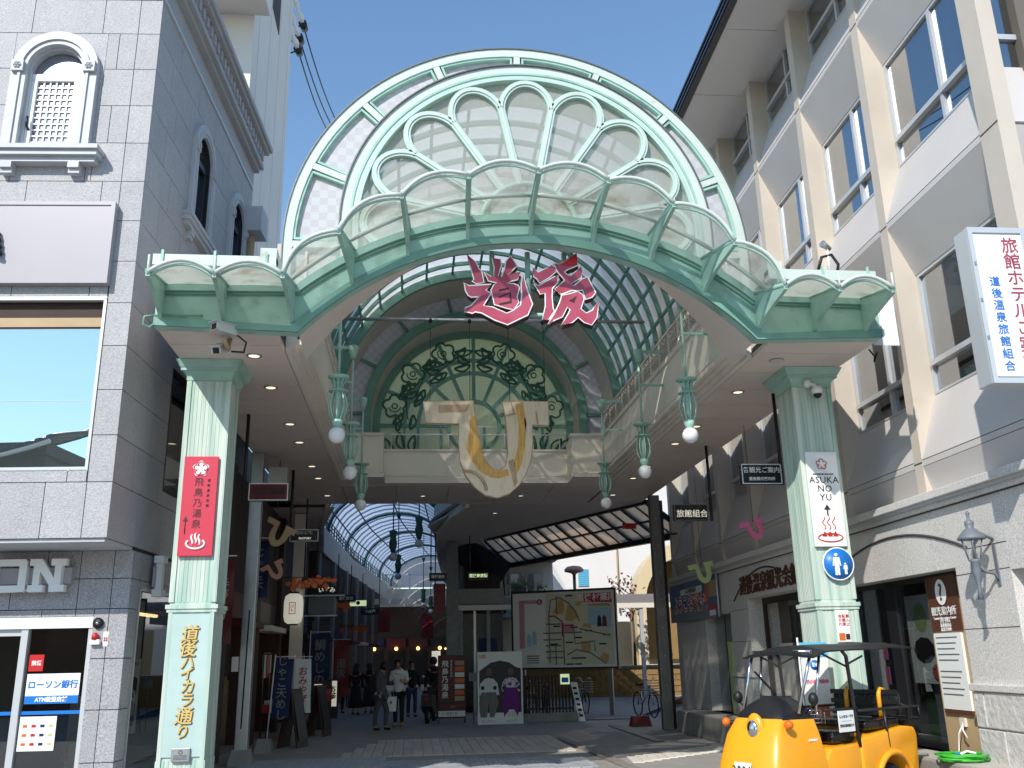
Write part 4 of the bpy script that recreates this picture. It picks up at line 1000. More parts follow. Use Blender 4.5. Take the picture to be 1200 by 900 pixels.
# side wall: dark glass strip and shop window below, drain pipe and box
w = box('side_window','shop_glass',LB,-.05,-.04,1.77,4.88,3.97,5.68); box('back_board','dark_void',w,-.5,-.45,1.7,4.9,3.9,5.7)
m = MB().box(-.06,-.0,1.75,1.80,3.95,5.7).box(-.06,-.0,1.8,4.9,3.95,4.0).box(-.06,-.0,1.8,4.9,5.65,5.7); m.build('window_frame','black_metal',w)
p = MB().tube([(.12,5.05,5.8),(.12,5.05,9.3)],.07,10).build('drain_pipe','tan',LB); box('pipe_box','ledge_stone',p,-.03,.34,4.85,5.35,9.35,9.85, bevel=.01)
for z in (6,8.6): MB().lathe([(.085,0),(.085,.05)],(.12,5.05,z),12).build('pipe_clip','steel',p)
# lower shop front on the front face
door = MB().box(-6,-.40,.94,1.0,2.15,2.27).build('shop_front_frame','alu',LB)
for x0,x1 in ((-.45,-.40),(-1.24,-1.16),(-2.1,-2.04)): box('frame_post','alu',door,x0,x1,.92,1.0,0,2.15)
box('head_panel','white_paint',door,-6,-.40,.9,.94,2.14,2.27)
box('shop_pane','shop_glass',door,-1.16,-.45,.965,.97,.05,2.14); box('shop_pane','shop_glass',door,-2.04,-1.24,.975,.98,.05,2.08); box('door_rail','alu',door,-2.04,-1.24,.95,1.0,2.06,2.14)
box('blue_line','sign_blue',door,-2.04,-1.24,.962,.968,1.16,1.20); box('blue_line','sign_blue',door,-1.16,-.45,.958,.962,1.16,1.20)
rm = MB().box(-6,-.1,4.2,4.25,0,3).box(-6,-.1,1.0,4.2,-.001,.004).build('shop_interior','room',LB)
box('ceiling_light','bulb_strip',rm,-1.4,-.3,2.2,2.3,2.7,2.74); box('shelf','white_paint',rm,-1.9,-.6,2.6,3.2,0,1.3)
for k in range(7): box('goods',('red','navy','paper','orange','pale_green','tan','sign_blue')[k],rm,-1.85+k*.17,-1.71+k*.17,2.5,2.6,.5+.1*(k%3),.75+.1*(k%3))
# side shop window with counter
sw = box('side_shop_window','shop_glass',LB,-.05,-.045,1.3,4.95,.0,2.6); m = MB().box(-.06,0,1.27,1.31,0,2.62).box(-.06,0,1.31,5,2.6,2.64); m.build('window_frame','alu',sw)
box('light_tube','bulb_strip',sw,-.5,-.45,1.5,3.4,2.36,2.40); box('counter','white_paint',sw,-.6,-.3,1.5,4.8,0,1.0); box('counter_edge','sign_blue',sw,-.3,-.28,1.5,4.8,1.0,1.06)
box('wall_poster','tan',sw,-.62,-.6,1.7,2.0,1.6,2.1); box('terminal','black_plastic',sw,-.5,-.4,1.8,2.2,1.2,1.5); box('back_board','dark_brown',sw,-1.3,-1.25,1.2,5,0,2.6)
# stickers and notices on the shop glass
nb = box('bank_notice','paper',LB,-1.12,-.50,.95,.956,1.28,1.62); box('blue_band','sign_blue',nb,-1.12,-.50,.946,.95,1.28,1.37)
text('lettering','ローソン銀行',.098,'sign_blue',nb,(-.81,.947,1.49),bold=.002); text('lettering','ATM設置店舗',.062,'pure_white',nb,(-.81,.944,1.325),bold=.002)
rn = box('red_notice','red',LB,-1.12,-.95,.95,.955,1.65,1.84); text('lettering','禁煙',.06,'pure_white',rn,(-1.03,.948,1.74),bold=.001)
pn = box('card_notice','paper',LB,-1.14,-.72,.95,.956,.76,1.14)
for k in range(12): box('logo_print',('orange','red','navy','pale_green')[k%4],pn,-1.10+(k%4)*.1,-1.05+(k%4)*.1,.947,.95,.82+(k//4)*.1,.85+(k//4)*.1)
# bracket sign letters of the store: box letters on a rail
so = MB().box(-2.2,-.68,.80,.9,2.66,2.85).build('sign_rail','sign_mauve',LB)
def letter(pts, holes, nm='sign_letter'):
    l = MB().prism(pts,.72,.80).build(nm,'white_paint',LB, fix=True)
    for h in holes: box('counter_shadow','sign_mauve',l,*h)
rx = -1.16; ow = .40
m = MB()
for a in ((-1.58,-1.22,2.56,2.64),(-1.58,-1.22,2.87,2.95),(-1.62,-1.53,2.60,2.91),(-1.27,-1.18,2.60,2.91)): m.box(a[0],a[1],.72,.8,a[2],a[3])
for sx in (-1,1):
    for sz in (-1,1): m.prism([(-1.4+sx*(.13+.0),2.755+sz*.115),(-1.4+sx*.22,2.755+sz*.115),(-1.4+sx*.22,2.755+sz*.165),(-1.4+sx*.19,2.755+sz*.195),(-1.4+sx*.13,2.755+sz*.195)],.719,.801)
m.build('sign_letter','white_paint',LB, fix=True)
x0 = -1.15; letter([(x0,2.56),(x0+.18,2.56),(x0+.18,2.64),(x0+.13,2.64),(x0+.13,2.80),(x0+.25,2.64),(x0+.25,2.56),(x0+.43,2.56),(x0+.43,2.64),(x0+.38,2.64),(x0+.38,2.87),(x0+.43,2.87),(x0+.43,2.95),(x0+.25,2.95),(x0+.25,2.87),(x0+.30,2.87),(x0+.30,2.72),(x0+.14,2.95),(x0,2.95),(x0,2.87),(x0+.05,2.87),(x0+.05,2.64),(x0,2.64)],[])
bs = box('bracket_sign','sign_mauve',LB,.04,.07,1.55,1.75,2.66,2.92); m = MB().box(.06,.14,1.60,1.70,2.6,3.0).box(.04,.16,1.56,1.74,2.97,3.06).box(.04,.16,1.56,1.74,2.54,2.63); m.build('sign_letter','white_paint',bs)
# alarm bell and red beacon
m = MB().lathe([(.001,0),(.06,0),(.065,.03),(.03,.045),(.001,.05)],(0,0,0),18); m.v = [(x-.33,.9-z,y+2.19) for x,y,z in m.v]; b = m.build('alarm_bell','black_plastic',LB, fix=True)
m = MB().ball((-.33,.85,2.19),.02,8,6); m.build('bell_hub','chrome',b)
rb_ = box('red_beacon','white_paint',LB,-.40,-.28,.84,.9,1.94,2.0, bevel=.008); MB().lathe([(.04,0),(.038,.05),(.02,.075),(.003,.08)],(-.345,.865,2.0),14).build('beacon_dome','red',rb_)
st = box('beacon_label','paper',LB,-.26,-.20,.895,.9,1.92,2.09); text('lettering','非常\n通報',.026,'red',st,(-.23,.893,2.0))
# slender white building behind, with balcony and power lines
tw = thing('white_tower','tall pale building rising behind the granite building','building',(-6,18.5,0))
box('wall','white_wall',tw,-14,-3.52,17.0,22,6.65,21.5); box('lower_floor','dark_brown',tw,-14,-7.6,17.0,22,0,6.65)
b = box('balcony','white_wall',tw,-5.6,-3.2,15.4,17.0,15.0,15.2); box('balcony_front','white_wall',b,-5.6,-3.2,15.4,15.46,15.2,16.3)
w = box('window','dark_brown',tw,-3.53,-3.505,19.0,20.0,16.8,18.6); box('frame','wood_dark',w,-3.51,-3.49,18.95,20.05,18.6,18.66)
for k in range(4): box('panel_joint','ledge_stone',tw,-3.525,-3.515,17.6+k*1.3,17.62+k*1.3,8,21.5)
pw = thing('power_line','black power lines with insulators running down behind the green gate','power line',(-3.4,22.4,18))
for i,(a,b) in enumerate((((-3.40,22.4,18.2),(-3.25,30,20.2)),((-3.38,22.4,18.6),(-3.1,30,20.4)),((-3.30,22.4,19.05),(-2.95,30,20.6)))):
    A = Vector(a); B = Vector(b)
    MB().tube([A.lerp(B,t/8)-Vector((0,0,.25*sin(pi*t/8))) for t in range(9)],.022,5).build('wire','black_plastic',pw)
    MB().tube([A,A.lerp(B,.05)],[.12,.1],8).build('clamp','black_plastic',pw)
    MB().tube([A+Vector((-.5-.1*k,-.3,.9-.0*k)) if k == 9 else A+Vector((-.06*k,-.06*k,.16*k)) for k in range(7)],[.05,.1,.05,.1,.05,.1,.05],8).build('insulator','white_paint',pw)
    MB().tube([A+Vector((-.36,-.36,.96)),A+Vector((-.9,-.5,.3)),A+Vector((-.6,-.3,-.6)),A+Vector((-.05,0,-.1))],.025,5).build('jumper','black_plastic',pw)
# tiled roof across the square behind the viewer (seen mirrored in the big window)
rf = thing('tiled_house','tiled-roof house across the square seen mirrored in the big window','building',(-22,-13,0))
box('wall','dark_brown',rf,-30,-15.9,-17,-10.6,0,9.0); box('gable_end','dark_brown',rf,-18.5,-15.75,-14,-10.3,9.0,9.45)
def rz(x): return .75*max(0,(x+20)/4.4)**2 if x > -20 else 0
m = MB(); ye, yr = -10.0, -13.4
rows = [[(-31+15.5*i/20, ye+(yr-ye)*j/6, 8.75+1.0*(j/6)**.9+rz(-31+15.5*i/20)) for i in range(21)] for j in range(7)]
m.strip(rows,False,False); m.build('roof','roof_tile',rf)
for i in range(40):
    x = -31+15.4*i/39; MB().tube([(x,ye+(yr-ye)*j/6,8.80+1.0*(j/6)**.9+rz(x)) for j in range(7)],.08,5).build('tile_row','roof_tile',rf)
MB().tube([(-31+15.6*i/20,yr,9.85+rz(-31+15.6*i/20)) for i in range(21)],.16,6).build('ridge','roof_tile',rf)
MB().tube([(-15.45,yr,10.6),(-15.35,yr,11.3)],[.16,.06],6).build('ridge_end','roof_tile',rf)
MB().tube([(-31+15.5*i/20,ye,8.62+rz(-31+15.5*i/20)) for i in range(21)],.09,5).build('eave_board','plaster',rf)
# ================================================================ right building
RB = thing('beige_office_building','beige office building with faceted spandrels and granite ground floor','building',(6.45,10.5,0),radians(-1.2),world=False)
PS = [-2.04,.5,2.7,4.8,6.9,9.0,11.1,13.2]; FL = [3.98,7.31,10.64]
core = MB().box(.62,14,-2.04,13.2,3.4,15).box(.62,14,-2.0,13.2,0,3.4).build('wall','room',RB)
for i,s in enumerate(PS):
    w = .10 if i else .17
    p = MB().box(0,.7 if i else .2,s-w,s+w,3.5,12.62).build('pier','beige_wall',RB)
    for z in FL: box('pier_joint','joint',p,-.004,.0,s-w,s+w,z-.008,z+.008)
def window(y0, y1, zs, ze, dark, k):
    x = .34; f = .045; tz_ = zs+.42
    m = MB().box(x-.03,x+.05,y0,y0+f,zs,ze).box(x-.03,x+.05,y1-f,y1,zs,ze).box(x-.03,x+.05,y0+f,y1-f,ze-f,ze).box(x-.06,x+.05,y0+f,y1-f,tz_-.035,tz_+.035).box(x-.05,x+.05,y0+f,y1-f,zs,zs+.03)
    w = m.build('window','alu',RB); ym = y0+(y1-y0)*.45
    box('mullion','alu',w,x-.04,x+.05,ym-.03,ym+.03,tz_+.035,ze-f); box('mullion','alu',w,x-.04,x+.05,ym-.03,ym+.03,zs+.03,tz_-.035)
    for a,b in ((y0+f,ym-.03),(ym+.03,y1-f)):
        box('pane','window_glass',w,x+.01,x+.016,a,b,tz_+.035,ze-f); box('pane','window_glass',w,x+.01,x+.016,a,b,zs+.03,tz_-.035)
    cm_ = ('curtain','blind')[k % 2]
    if k % 3 != 2:
        m = MB(); n = 14; pts = []
        ya, yb = (ym+.1,y1-f) if k % 2 == 0 else (y0+f,y1-f)
        rows = [[(x+.12+.025*sin(t*2.4),ya+(yb-ya)*t/30,zz) for t in range(31)] for zz in (zs+.05,ze-.05)]
        m.strip(rows,False,True); m.build('curtain',cm_,w)
    box('room_back','dark_void' if dark else 'room',w,.60,.615,y0,y1,zs,ze)
kk = 0
for i in range(len(PS)-1):
    s0,s1 = PS[i]+(.10 if i else .17),PS[i+1]-.10
    for j,z in enumerate(FL):
        # faceted spandrel: ridge at the floor joint, leaning back to the sill above and the window head below
        zs = z+.89; zh = z-.74
        ins = .0
        m = MB(); 
        m.add([(0,s0,z+.035),(0,s1,z+.035),(.30,s1-.0,zs),(.30,s0+.0,zs),(.42,s0,z+.035),(.42,s1,z+.035),(.42,s1,zs),(.42,s0,zs)],[(0,1,2,3),(7,6,5,4),(0,4,5,1),(3,2,6,7),(1,5,6,2),(0,3,7,4)])
        m.build('upper_spandrel','spandrel',RB)
        box('spandrel_band','spandrel',RB,.004,.4,s0,s1,z-.05,z+.025)
        if j > 0:
            m = MB(); m.add([(0.0,s0,z-.06),(0.0,s1,z-.06),(.30,s1,zh),(.30,s0,zh),(.42,s0,z-.06),(.42,s1,z-.06),(.42,s1,zh),(.42,s0,zh)],[(3,2,1,0),(4,5,6,7),(1,5,4,0),(7,6,2,3),(2,6,5,1),(4,7,3,0)])
            m.build('lower_spandrel','spandrel',RB)
        else:
            m = MB(); m.add([(0.0,s0,z-.06),(0.0,s1,z-.06),(.12,s1,3.5),(.12,s0,3.5),(.42,s0,z-.06),(.42,s1,z-.06),(.42,s1,3.5),(.42,s0,3.5)],[(3,2,1,0),(4,5,6,7),(1,5,4,0),(7,6,2,3),(2,6,5,1),(4,7,3,0)])
            m.build('lower_spandrel','spandrel',RB)
        ze = FL[j+1]-.74 if j < 2 else 12.6
        window(s0+.01,s1-.01,zs+.0,ze,False,kk); kk += 1
# the corner face towards the viewer
for j,z in enumerate(FL):
    zs = z+.89
    m = MB(); m.add([(.17,-2.2,z),(4,-2.2,z),(4,-1.95,zs),(.17,-1.95,zs),(.17,-1.8,z),(4,-1.8,z),(4,-1.8,zs),(.17,-1.8,zs)],[(0,1,2,3),(7,6,5,4),(0,4,5,1),(3,2,6,7),(1,5,6,2),(0,3,7,4)]); m.build('upper_spandrel','spandrel',RB)
    m = MB(); zh = z-.74; m.add([(.17,-2.2,z-.04),(4,-2.2,z-.04),(4,-1.95,zh),(.17,-1.95,zh),(.17,-1.8,z-.04),(4,-1.8,z-.04),(4,-1.8,zh),(.17,-1.8,zh)],[(3,2,1,0),(4,5,6,7),(1,5,4,0),(7,6,2,3),(2,6,5,1),(4,7,3,0)]); m.build('lower_spandrel','spandrel',RB)
    ze = (FL[j+1]-.74) if j < 2 else 12.6
    w = MB().box(.17,4,-1.96,-1.88,zs+.38,zs+.45).box(.95,1.01,-1.96,-1.88,zs,ze).box(.17,.22,-1.94,-1.88,zs,ze).box(2.4,2.46,-1.96,-1.88,zs,ze).build('window','alu',RB)
    for a,b in ((.22,.95),(1.01,2.4),(2.46,4)):
        box('pane','window_glass',w,a,b,-1.915,-1.91,zs+.45,ze); box('pane','window_glass',w,a,b,-1.915,-1.91,zs,zs+.38)
    box('blind','blind',w,.2,4,-1.82,-1.81,zs+.1,ze)
# eaves
ev = MB().box(-1.0,14,-3.0,13.4,12.62,12.70).build('eave_soffit','white_wall',RB)
for k in range(8): box('soffit_panel','white_wall',ev,-.98,.0,-2.98+k*2.04,-.97+k*2.04,12.605,12.62)
gt = MB().box(-1.12,-1.0,-3.0,13.4,12.58,12.92).box(-1.06,14,-3.0,13.4,12.92,12.98).build('eave_gutter','black_gutter',RB)
for k in range(3): box('gutter_rib','black_gutter',gt,-1.14-.01*k,-1.12,-3,13.4,12.62+k*.1,12.67+k*.1)
# granite ground floor with cornice, two shallow arches and openings
op = [(.02,3.35,tz,2.62),(4.95,7.6,tz,2.72),(8.75,10.6,tz,2.5),(-2.2,-1.05,tz,2.5)]
gf = MB()
for r in holes_clip(-2.2,13.2,0,3.42,op): gf.box(.0,.62,r[0],r[1],r[2],r[3])
gf = gf.build('granite_wall','granite_light',RB)
box('cornice','ledge_stone',gf,-.10,.62,-2.25,13.2,3.42,3.46); box('cornice','granite_light',gf,-.06,.6,-2.22,13.2,3.36,3.42); box('cornice','granite_light',gf,-.14,.62,-2.28,13.2,3.46,3.56, bevel=.01)
box('cornice_line','joint',gf,-.015,0,-2.2,13.2,3.345,3.36)
def arch_line(y0,y1,zb,rise):
    n = 16; pts = [(-.004,y0+(y1-y0)*i/n,zb+rise*(1-(2*i/n-1)**2)) for i in range(n+1)]
    MB().tube(pts,.018,5).build('arch_groove','joint',gf)
arch_line(-.3,3.4,2.82,.34); arch_line(4.8,8.4,2.72,.52)
for z in (1.28,1.9,2.52):
    box('stone_joint','joint',gf,-.003,0,-1.04,.02,z,z+.008); box('stone_joint','joint',gf,-.003,0,7.6,8.75,z,z+.008)
box('stone_joint','joint',gf,-.003,0,-1.05,-.3,2.80,2.81)
box('pier_sill','granite_light',gf,-.06,.1,-1.1,.03,1.22,1.30, bevel=.01); box('pier_sill','granite_light',gf,-.06,.1,7.55,8.8,1.22,1.30, bevel=.01)
for a,b,c,d in ((-1.05,-.5,tz,.82),(-.49,.02,tz,.82),(-1.05,-.2,.83,1.22),(-.19,.02,.83,1.22),(7.6,8.2,tz,1.22),(8.21,8.75,tz,1.22)): box('rough_stone','granite_rough',gf,-.035,0,a,b-.008,c,d-.008, bevel=.012)
m = MB()
text('raised_letter','道後温泉観光会館',.40,'brown_board',gf,(-.02,6.35,2.95),rot=(pi/2,0,-pi/2),bold=.0,depth=.015)
# information office shop front
sf = MB().box(.26,.34,.02,.10,tz,2.62).box(.26,.34,1.16,1.24,tz,2.62).box(.26,.34,3.25,3.35,tz,2.62).box(.26,.34,2.12,2.40,tz,2.62).box(.26,.34,.1,3.25,2.55,2.62).build('shop_front','black_metal',RB)
for a,b in ((1.24,2.12),(2.40,3.25)): box('shop_pane','shop_glass',sf,.295,.30,a,b,tz+.06,2.55)
box('sill_rail','black_metal',sf,.25,.35,1.24,3.25,tz,tz+.08)
box('room_floor','concrete',sf,.34,2.6,.02,3.4,tz,tz+.01); box('room_back','dark_brown',sf,2.6,2.65,-.5,3.6,tz,2.8); box('room_wall','room',sf,.4,2.6,-.02,0,tz,2.8)
# posters and shelves inside the glass
ip = box('window_poster','paper',sf,.36,.365,1.3,2.05,1.25,2.4); 
for z0,z1,y0,y1,mt in ((1.9,2.3,1.5,1.85,'pale_green'),(1.5,1.85,1.4,1.95,'ink'),(1.28,1.5,1.32,1.55,'red'),(2.1,2.25,1.65,1.75,'tan')): MB().add([(.355,y0+(y1-y0)*(.5+.5*cos(t)),z0+(z1-z0)*(.5+.5*sin(t))) for t in [2*pi*i/9 for i in range(9)]],[tuple(range(9))]).build('print_shape',mt,sf)
box('green_stand','foliage',sf,.5,.55,1.75,2.1,tz,1.24); box('grey_stand','sky_blue' if False else 'blind',sf,.45,.5,1.3,1.74,tz,1.24)
for k in range(10):
    y = 2.45+.15*(k%5); z = 1.2+.35*(k//5); box('leaflet',('tan','red','paper','navy','pink')[k%5],sf,.5,.52,y,y+.11,z,z+.25)
box('notice','paper',sf,.44,.445,2.45,2.7,1.1,1.35)
# brown information board beside the glass
bb = box('information_board','brown_board',RB,.20,.26,.42,1.12,1.9,2.58); box('board_post','tan',bb,.22,.28,.36,1.16,tz,2.55); w_ = box('white_panel','paper',bb,.19,.22,.46,1.08,.97,1.88); box('base_strip','brown_board',bb,.19,.22,.46,1.08,.92,.97)
m = MB().add([(.19,.77+.13*cos(2*pi*i/28),2.38+.16*sin(2*pi*i/28)) for i in range(28)],[tuple(range(28))]); m.build('white_oval','pure_white',bb)
text('question_mark','?',.30,'brown_board',bb,(.186,.77,2.37),rot=(pi/2,0,-pi/2),bold=.004)
text('lettering','観光案内所',.118,'pure_white',bb,(.196,.77,2.14),rot=(pi/2,0,-pi/2),bold=.0006); text('lettering','Tourist Information Center',.048,'pure_white',bb,(.196,.77,2.06),rot=(pi/2,0,-pi/2)); text('lettering','관광 안내소\n旅遊服務處\n旅游咨询处',.05,'pure_white',bb,(.196,.77,1.97),rot=(pi/2,0,-pi/2))
for k in range(11):
    if k == 5: continue
    box('printed_line','cloth_grey',bb,.186,.189,.55+.04*(k%3),1.04,1.82-k*.068,1.832-k*.068)
box('socket','trim_white',bb,.19,.22,.66,.78,.78,.88)
MB().tube([(.19,.72,.8),(.14,.74,.7),(.16,.80,.62),(.12,.76,.5),(.05,.7,tz+.02)],.009,5).tube([(.19,.72,.82),(.13,.62,.74),(.15,.58,.66)],.009,5).build('white_cable','pure_white',bb)
sb = box('side_board','sign_blue',RB,.02,.22,.04,.05,1.75,2.05); box('side_board_lower','paper',sb,.02,.22,.04,.05,1.5,1.73); MB().ball((.1,.036,1.64),.05,10,6).build('red_mark','red',sb)
# second opening: hall entrance, dim
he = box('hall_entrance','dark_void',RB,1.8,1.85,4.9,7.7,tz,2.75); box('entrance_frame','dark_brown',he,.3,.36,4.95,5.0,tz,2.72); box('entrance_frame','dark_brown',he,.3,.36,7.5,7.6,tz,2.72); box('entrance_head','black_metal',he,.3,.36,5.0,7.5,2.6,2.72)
box('entrance_pane','shop_glass',he,.33,.335,5.0,6.3,tz,2.6); box('inner_panel','trim_white',he,.5,.54,6.7,7.4,tz,1.85)
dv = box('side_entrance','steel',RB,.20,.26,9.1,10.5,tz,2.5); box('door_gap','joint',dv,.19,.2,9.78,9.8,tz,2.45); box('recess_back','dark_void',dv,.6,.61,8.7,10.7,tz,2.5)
for k in range(4): box('locker','pale_green',RB,-.02,.2,8.78,9.05,tz+.02+k*.36,tz+.37+k*.36)
# wall lantern
wl = thing('wall_lantern','grey iron carriage lantern on the granite pier right of the information board','lamp',(0,0,0),world=False); wl.parent = None
wl.location = RB.matrix_basis @ Vector((-.25,-.82,2.3)); wl.rotation_euler = (0,0,radians(-1.2))
mat('iron_grey', srgb(112,118,126), .5, var=.08)
m = MB().tube([(.25,0,.55),(.12,0,.62),(.02,0,.5),(.0,0,.34)],.02,6).tube([(.25,0,.1),(.2,0,.18),(.1,0,.2),(.0,0,.3)],.02,6).box(.235,.25,-.025,.025,.05,.5); m.build('bracket','iron_grey',wl)
MB().lathe([(.035,-.1),(.02,.0),(.03,.12),(.05,.2),(.045,.3),(.075,.33)],(0,0,0),12).build('stem','iron_grey',wl)
m = MB()
for k in range(6):
    a = pi/3*k; m.tube([(.07*cos(a),.07*sin(a),.34),(.12*cos(a),.12*sin(a),.56)],.008,5)
m.build('glass_frame','iron_grey',wl); MB().lathe([(.066,.34),(.115,.56)],(0,0,0),6,False).build('glass','wind_glass',wl)
MB().lathe([(.15,.55),(.14,.58),(.07,.66),(.04,.68),(.05,.72),(.05,.75),(.02,.77),(.015,.82),(.025,.84),(.01,.87)],(0,0,0),16).build('hood','iron_grey',wl)
# projecting light-box sign
bs = thing('projecting_sign','white vertical light-box sign with red and blue characters on the beige building','sign',(0,0,0),world=False)
bs.location = RB.matrix_basis @ Vector((-.46,-2.45,4.18)); bs.rotation_euler = (0,0,radians(-1.2))
b = MB().box(-.30,.32,0,.24,0,1.68).build('cabinet','alu',bs, bevel=.01); f = box('white_face','pure_white',b,-.25,.29,-.012,0,.07,1.6)
m = MB()
for a in ((-.30,.32,0,.05),(-.30,.32,1.62,1.68),(-.30,-.25,.05,1.62),(.27,.32,.05,1.62)): m.box(a[0],a[1],-.02,0,a[2],a[3])
m.build('face_frame','alu',b)
for z in (.45,.85,1.25): box('frame_clip','steel',b,-.29,-.265,-.026,-.02,z,z+.04)
text('lettering','旅\n館\nホ\nテ\nル\nご\n案\n内',.185,'letter_pink',b,(.13,-.016,.84),bold=.001,line=.97); text('lettering','道\n後\n温\n泉\n旅\n館\n組\n合',.115,'sign_blue',b,(-.10,-.016,.62),bold=.0008,line=1.12)
MB().bar((.3,.12,.4),(.62,.12,.4),.05,.05).bar((.3,.12,1.3),(.62,.12,1.3),.05,.05).build('bracket','steel',bs)
# white corrugated screen at the end of the canopy, with clamp lamp
cs = MB(); rows = [[(5.93+i*.0175,10.72+(.01 if i % 2 else 0),z) for i in range(22)] for z in (5.5,6.34)]
cs.strip(rows,False,False); tag(cs.build('corrugated_screen','white_paint'),'white corrugated sheet between the green canopy and the beige building','sheet')
q = MB().tube([(5.95,10.9,5.5),(6.02,10.9,5.4),(6.0,10.9,5.33),(6.06,10.9,5.46)],.012,6); tag(q.build('cable_loop','black_plastic'),'short black cable hanging below the white corrugated sheet','cable')
p = thing('floodlight','small floodlight with black cable on top of the green canopy by the beige building','floodlight',(5.5,10.7,6.5))
MB().tube([(5.28,10.7,6.5),(5.36,10.7,6.72),(5.5,10.7,6.76),(5.58,10.7,6.62),(5.55,10.7,6.5)],.022,6).build('cable','black_plastic',p); MB().tube([(5.45,10.7,6.5),(5.45,10.7,6.85)],.018,6).build('stand','white_paint',p); MB().tube([(5.37,10.66,6.9),(5.5,10.72,6.85)],[.05,.03],10).build('lamp_head','steel',p)
mat('banner_blue', srgb(92,112,150), .7, var=.25, scale=2)
# printed banner on the side wall of the hall
bn = thing('printed_banner','blue printed banner with red writing above the side entrance','banner',(0,0,0),world=False); bn.location = RB.matrix_basis @ Vector((-.06,9.3,2.45)); bn.rotation_euler = (0,0,radians(-1.2))
c = box('cloth','banner_blue',bn,0,.02,0,4.2,0,.92); box('sky_print','blind',c,-.004,0,.3,4.1,.0,.32); box('white_strip','paper',c,-.006,0,1.2,3.1,.62,.76)
box('picture','tan',c,-.006,0,.1,.7,.45,.8); box('picture','orange',c,-.007,-.001,.75,.95,.3,.85); box('picture','letter_pink',c,-.006,0,.1,.8,.1,.3); box('white_label','pure_white',c,-.008,-.002,.25,.7,.04,.16)
text('lettering','ようこそ愛媛へ',.42,'red',c,(-.008,2.3,.38),rot=(pi/2,0,-pi/2),bold=.006,depth=.002); text('lettering','ようこそ愛媛へ',.42,'pure_white',c,(-.005,2.3,.38),rot=(pi/2,0,-pi/2),bold=.03,depth=.002)
text('lettering','いよの国道後温泉',.12,'ink',c,(-.009,2.15,.69),rot=(pi/2,0,-pi/2))
MB().tube([(-.01,0,0),(-.01,0,.95)],.02,6).build('edge_pole','alu',bn)
# ================================================================ inner arcade beyond the gate
A2 = thing('inner_arcade_roof','long striped barrel roof of the inner arcade curving away behind the gate','arcade roof',(-1.2,30,5))
mat('striped_sheet', srgb(190,206,226), .5)
def striped():
    m = M['striped_sheet']; N = m.node_tree.nodes; Lk = m.node_tree.links; b = N['Principled BSDF']; o = N['Material Output']
    tl = N.new('ShaderNodeBsdfTranslucent'); df = N.new('ShaderNodeBsdfDiffuse'); mx = N.new('ShaderNodeMixShader'); mx.inputs[0].default_value = .75
    col = srgb(176,188,208); tl.inputs[0].default_value = col; df.inputs[0].default_value = col
    Lk.new(df.outputs[0], mx.inputs[1]); Lk.new(tl.outputs[0], mx.inputs[2]); Lk.new(mx.outputs[0], o.inputs[0])
striped()
glassy('blue_sheet', (.5,.6,.75,1), .1, .0, diff=srgb(92,112,142), trans=.6, rough=.3)
LF = [(-2.15,23.45),(-2.6,27),(-3.2,33.5),(-2.85,45),(-.9,69)]; RF = [(1.3,23.45),(.95,25.5),(.62,29),(.9,36),(1.5,47),(3.6,66)]
def along(P, y):
    for a,b in zip(P[:-1],P[1:]):
        if a[1] <= y <= b[1]: t = (y-a[1])/(b[1]-a[1]); return a[0]+(b[0]-a[0])*t
    return P[-1][0] if y > P[-1][1] else P[0][0]
def fasc(P, s, nm):
    for a,b in zip(P[:-1],P[1:]):
        dx = .1*s
        m = MB().hexa([(a[0],a[1],5.4),(b[0],b[1],5.4),(b[0]+dx,b[1],5.4),(a[0]+dx,a[1],5.4)],[(a[0],a[1],6.3),(b[0],b[1],6.3),(b[0]+dx,b[1],6.3),(a[0]+dx,a[1],6.3)]); f = m.build(nm,'parapet',A2, fix=True)
        m = MB(); n = max(3,int((b[1]-a[1])/.8))
        for k in range(n+1):
            t = k/n; m.box(a[0]+(b[0]-a[0])*t+dx*.3-.02,a[0]+(b[0]-a[0])*t+dx*.3+.02,a[1]+(b[1]-a[1])*t-.02,a[1]+(b[1]-a[1])*t+.02,6.3,6.75)
        for z in (6.45,6.6,6.75): m.tube([(a[0]+dx*.3,a[1],z),(b[0]+dx*.3,b[1],z)],.02,5)
        m.build('fascia_railing','green_dark',f)
fasc(LF,-1,'fascia'); fasc(RF,1,'fascia')
ys = [23.6+1.15*k for k in range(38)]
def sect(y, n=14, off=0):
    xl, xr = along(LF,y)-.4, along(RF,y)+.4; c = (xl+xr)/2; h = (xr-xl)/2
    return [(c+(h-off)*cos(pi*i/n), y, 6.5+(h*.78-off)*sin(pi*i/n)) for i in range(n+1)]
# translucent sheets, pale and blue-grey in turn, separated by ribs
for k,(ya,yb) in enumerate(zip(ys[:-1],ys[1:])):
    if k % 6 == 0: MB().tube(sect(ya,16,.03),.06,6).build('rib','green_dark',A2)
    for q,mt in ((0,'striped_sheet'),(1,'blue_sheet')):
        y0_ = ya+(yb-ya)*(.0 if q == 0 else .56); y1_ = ya+(yb-ya)*(.54 if q == 0 else .99)
        MB().strip([sect(y0_,14,.0),sect((y0_+y1_)/2,14,-.04),sect(y1_,14,.0)],False,True).build('roof_sheet',mt,A2)
for i in (2,4,7,10,12):
    MB().tube([sect(y,14,.12)[i] for y in ys[::2]],.035,5).build('purlin','black_metal',A2)
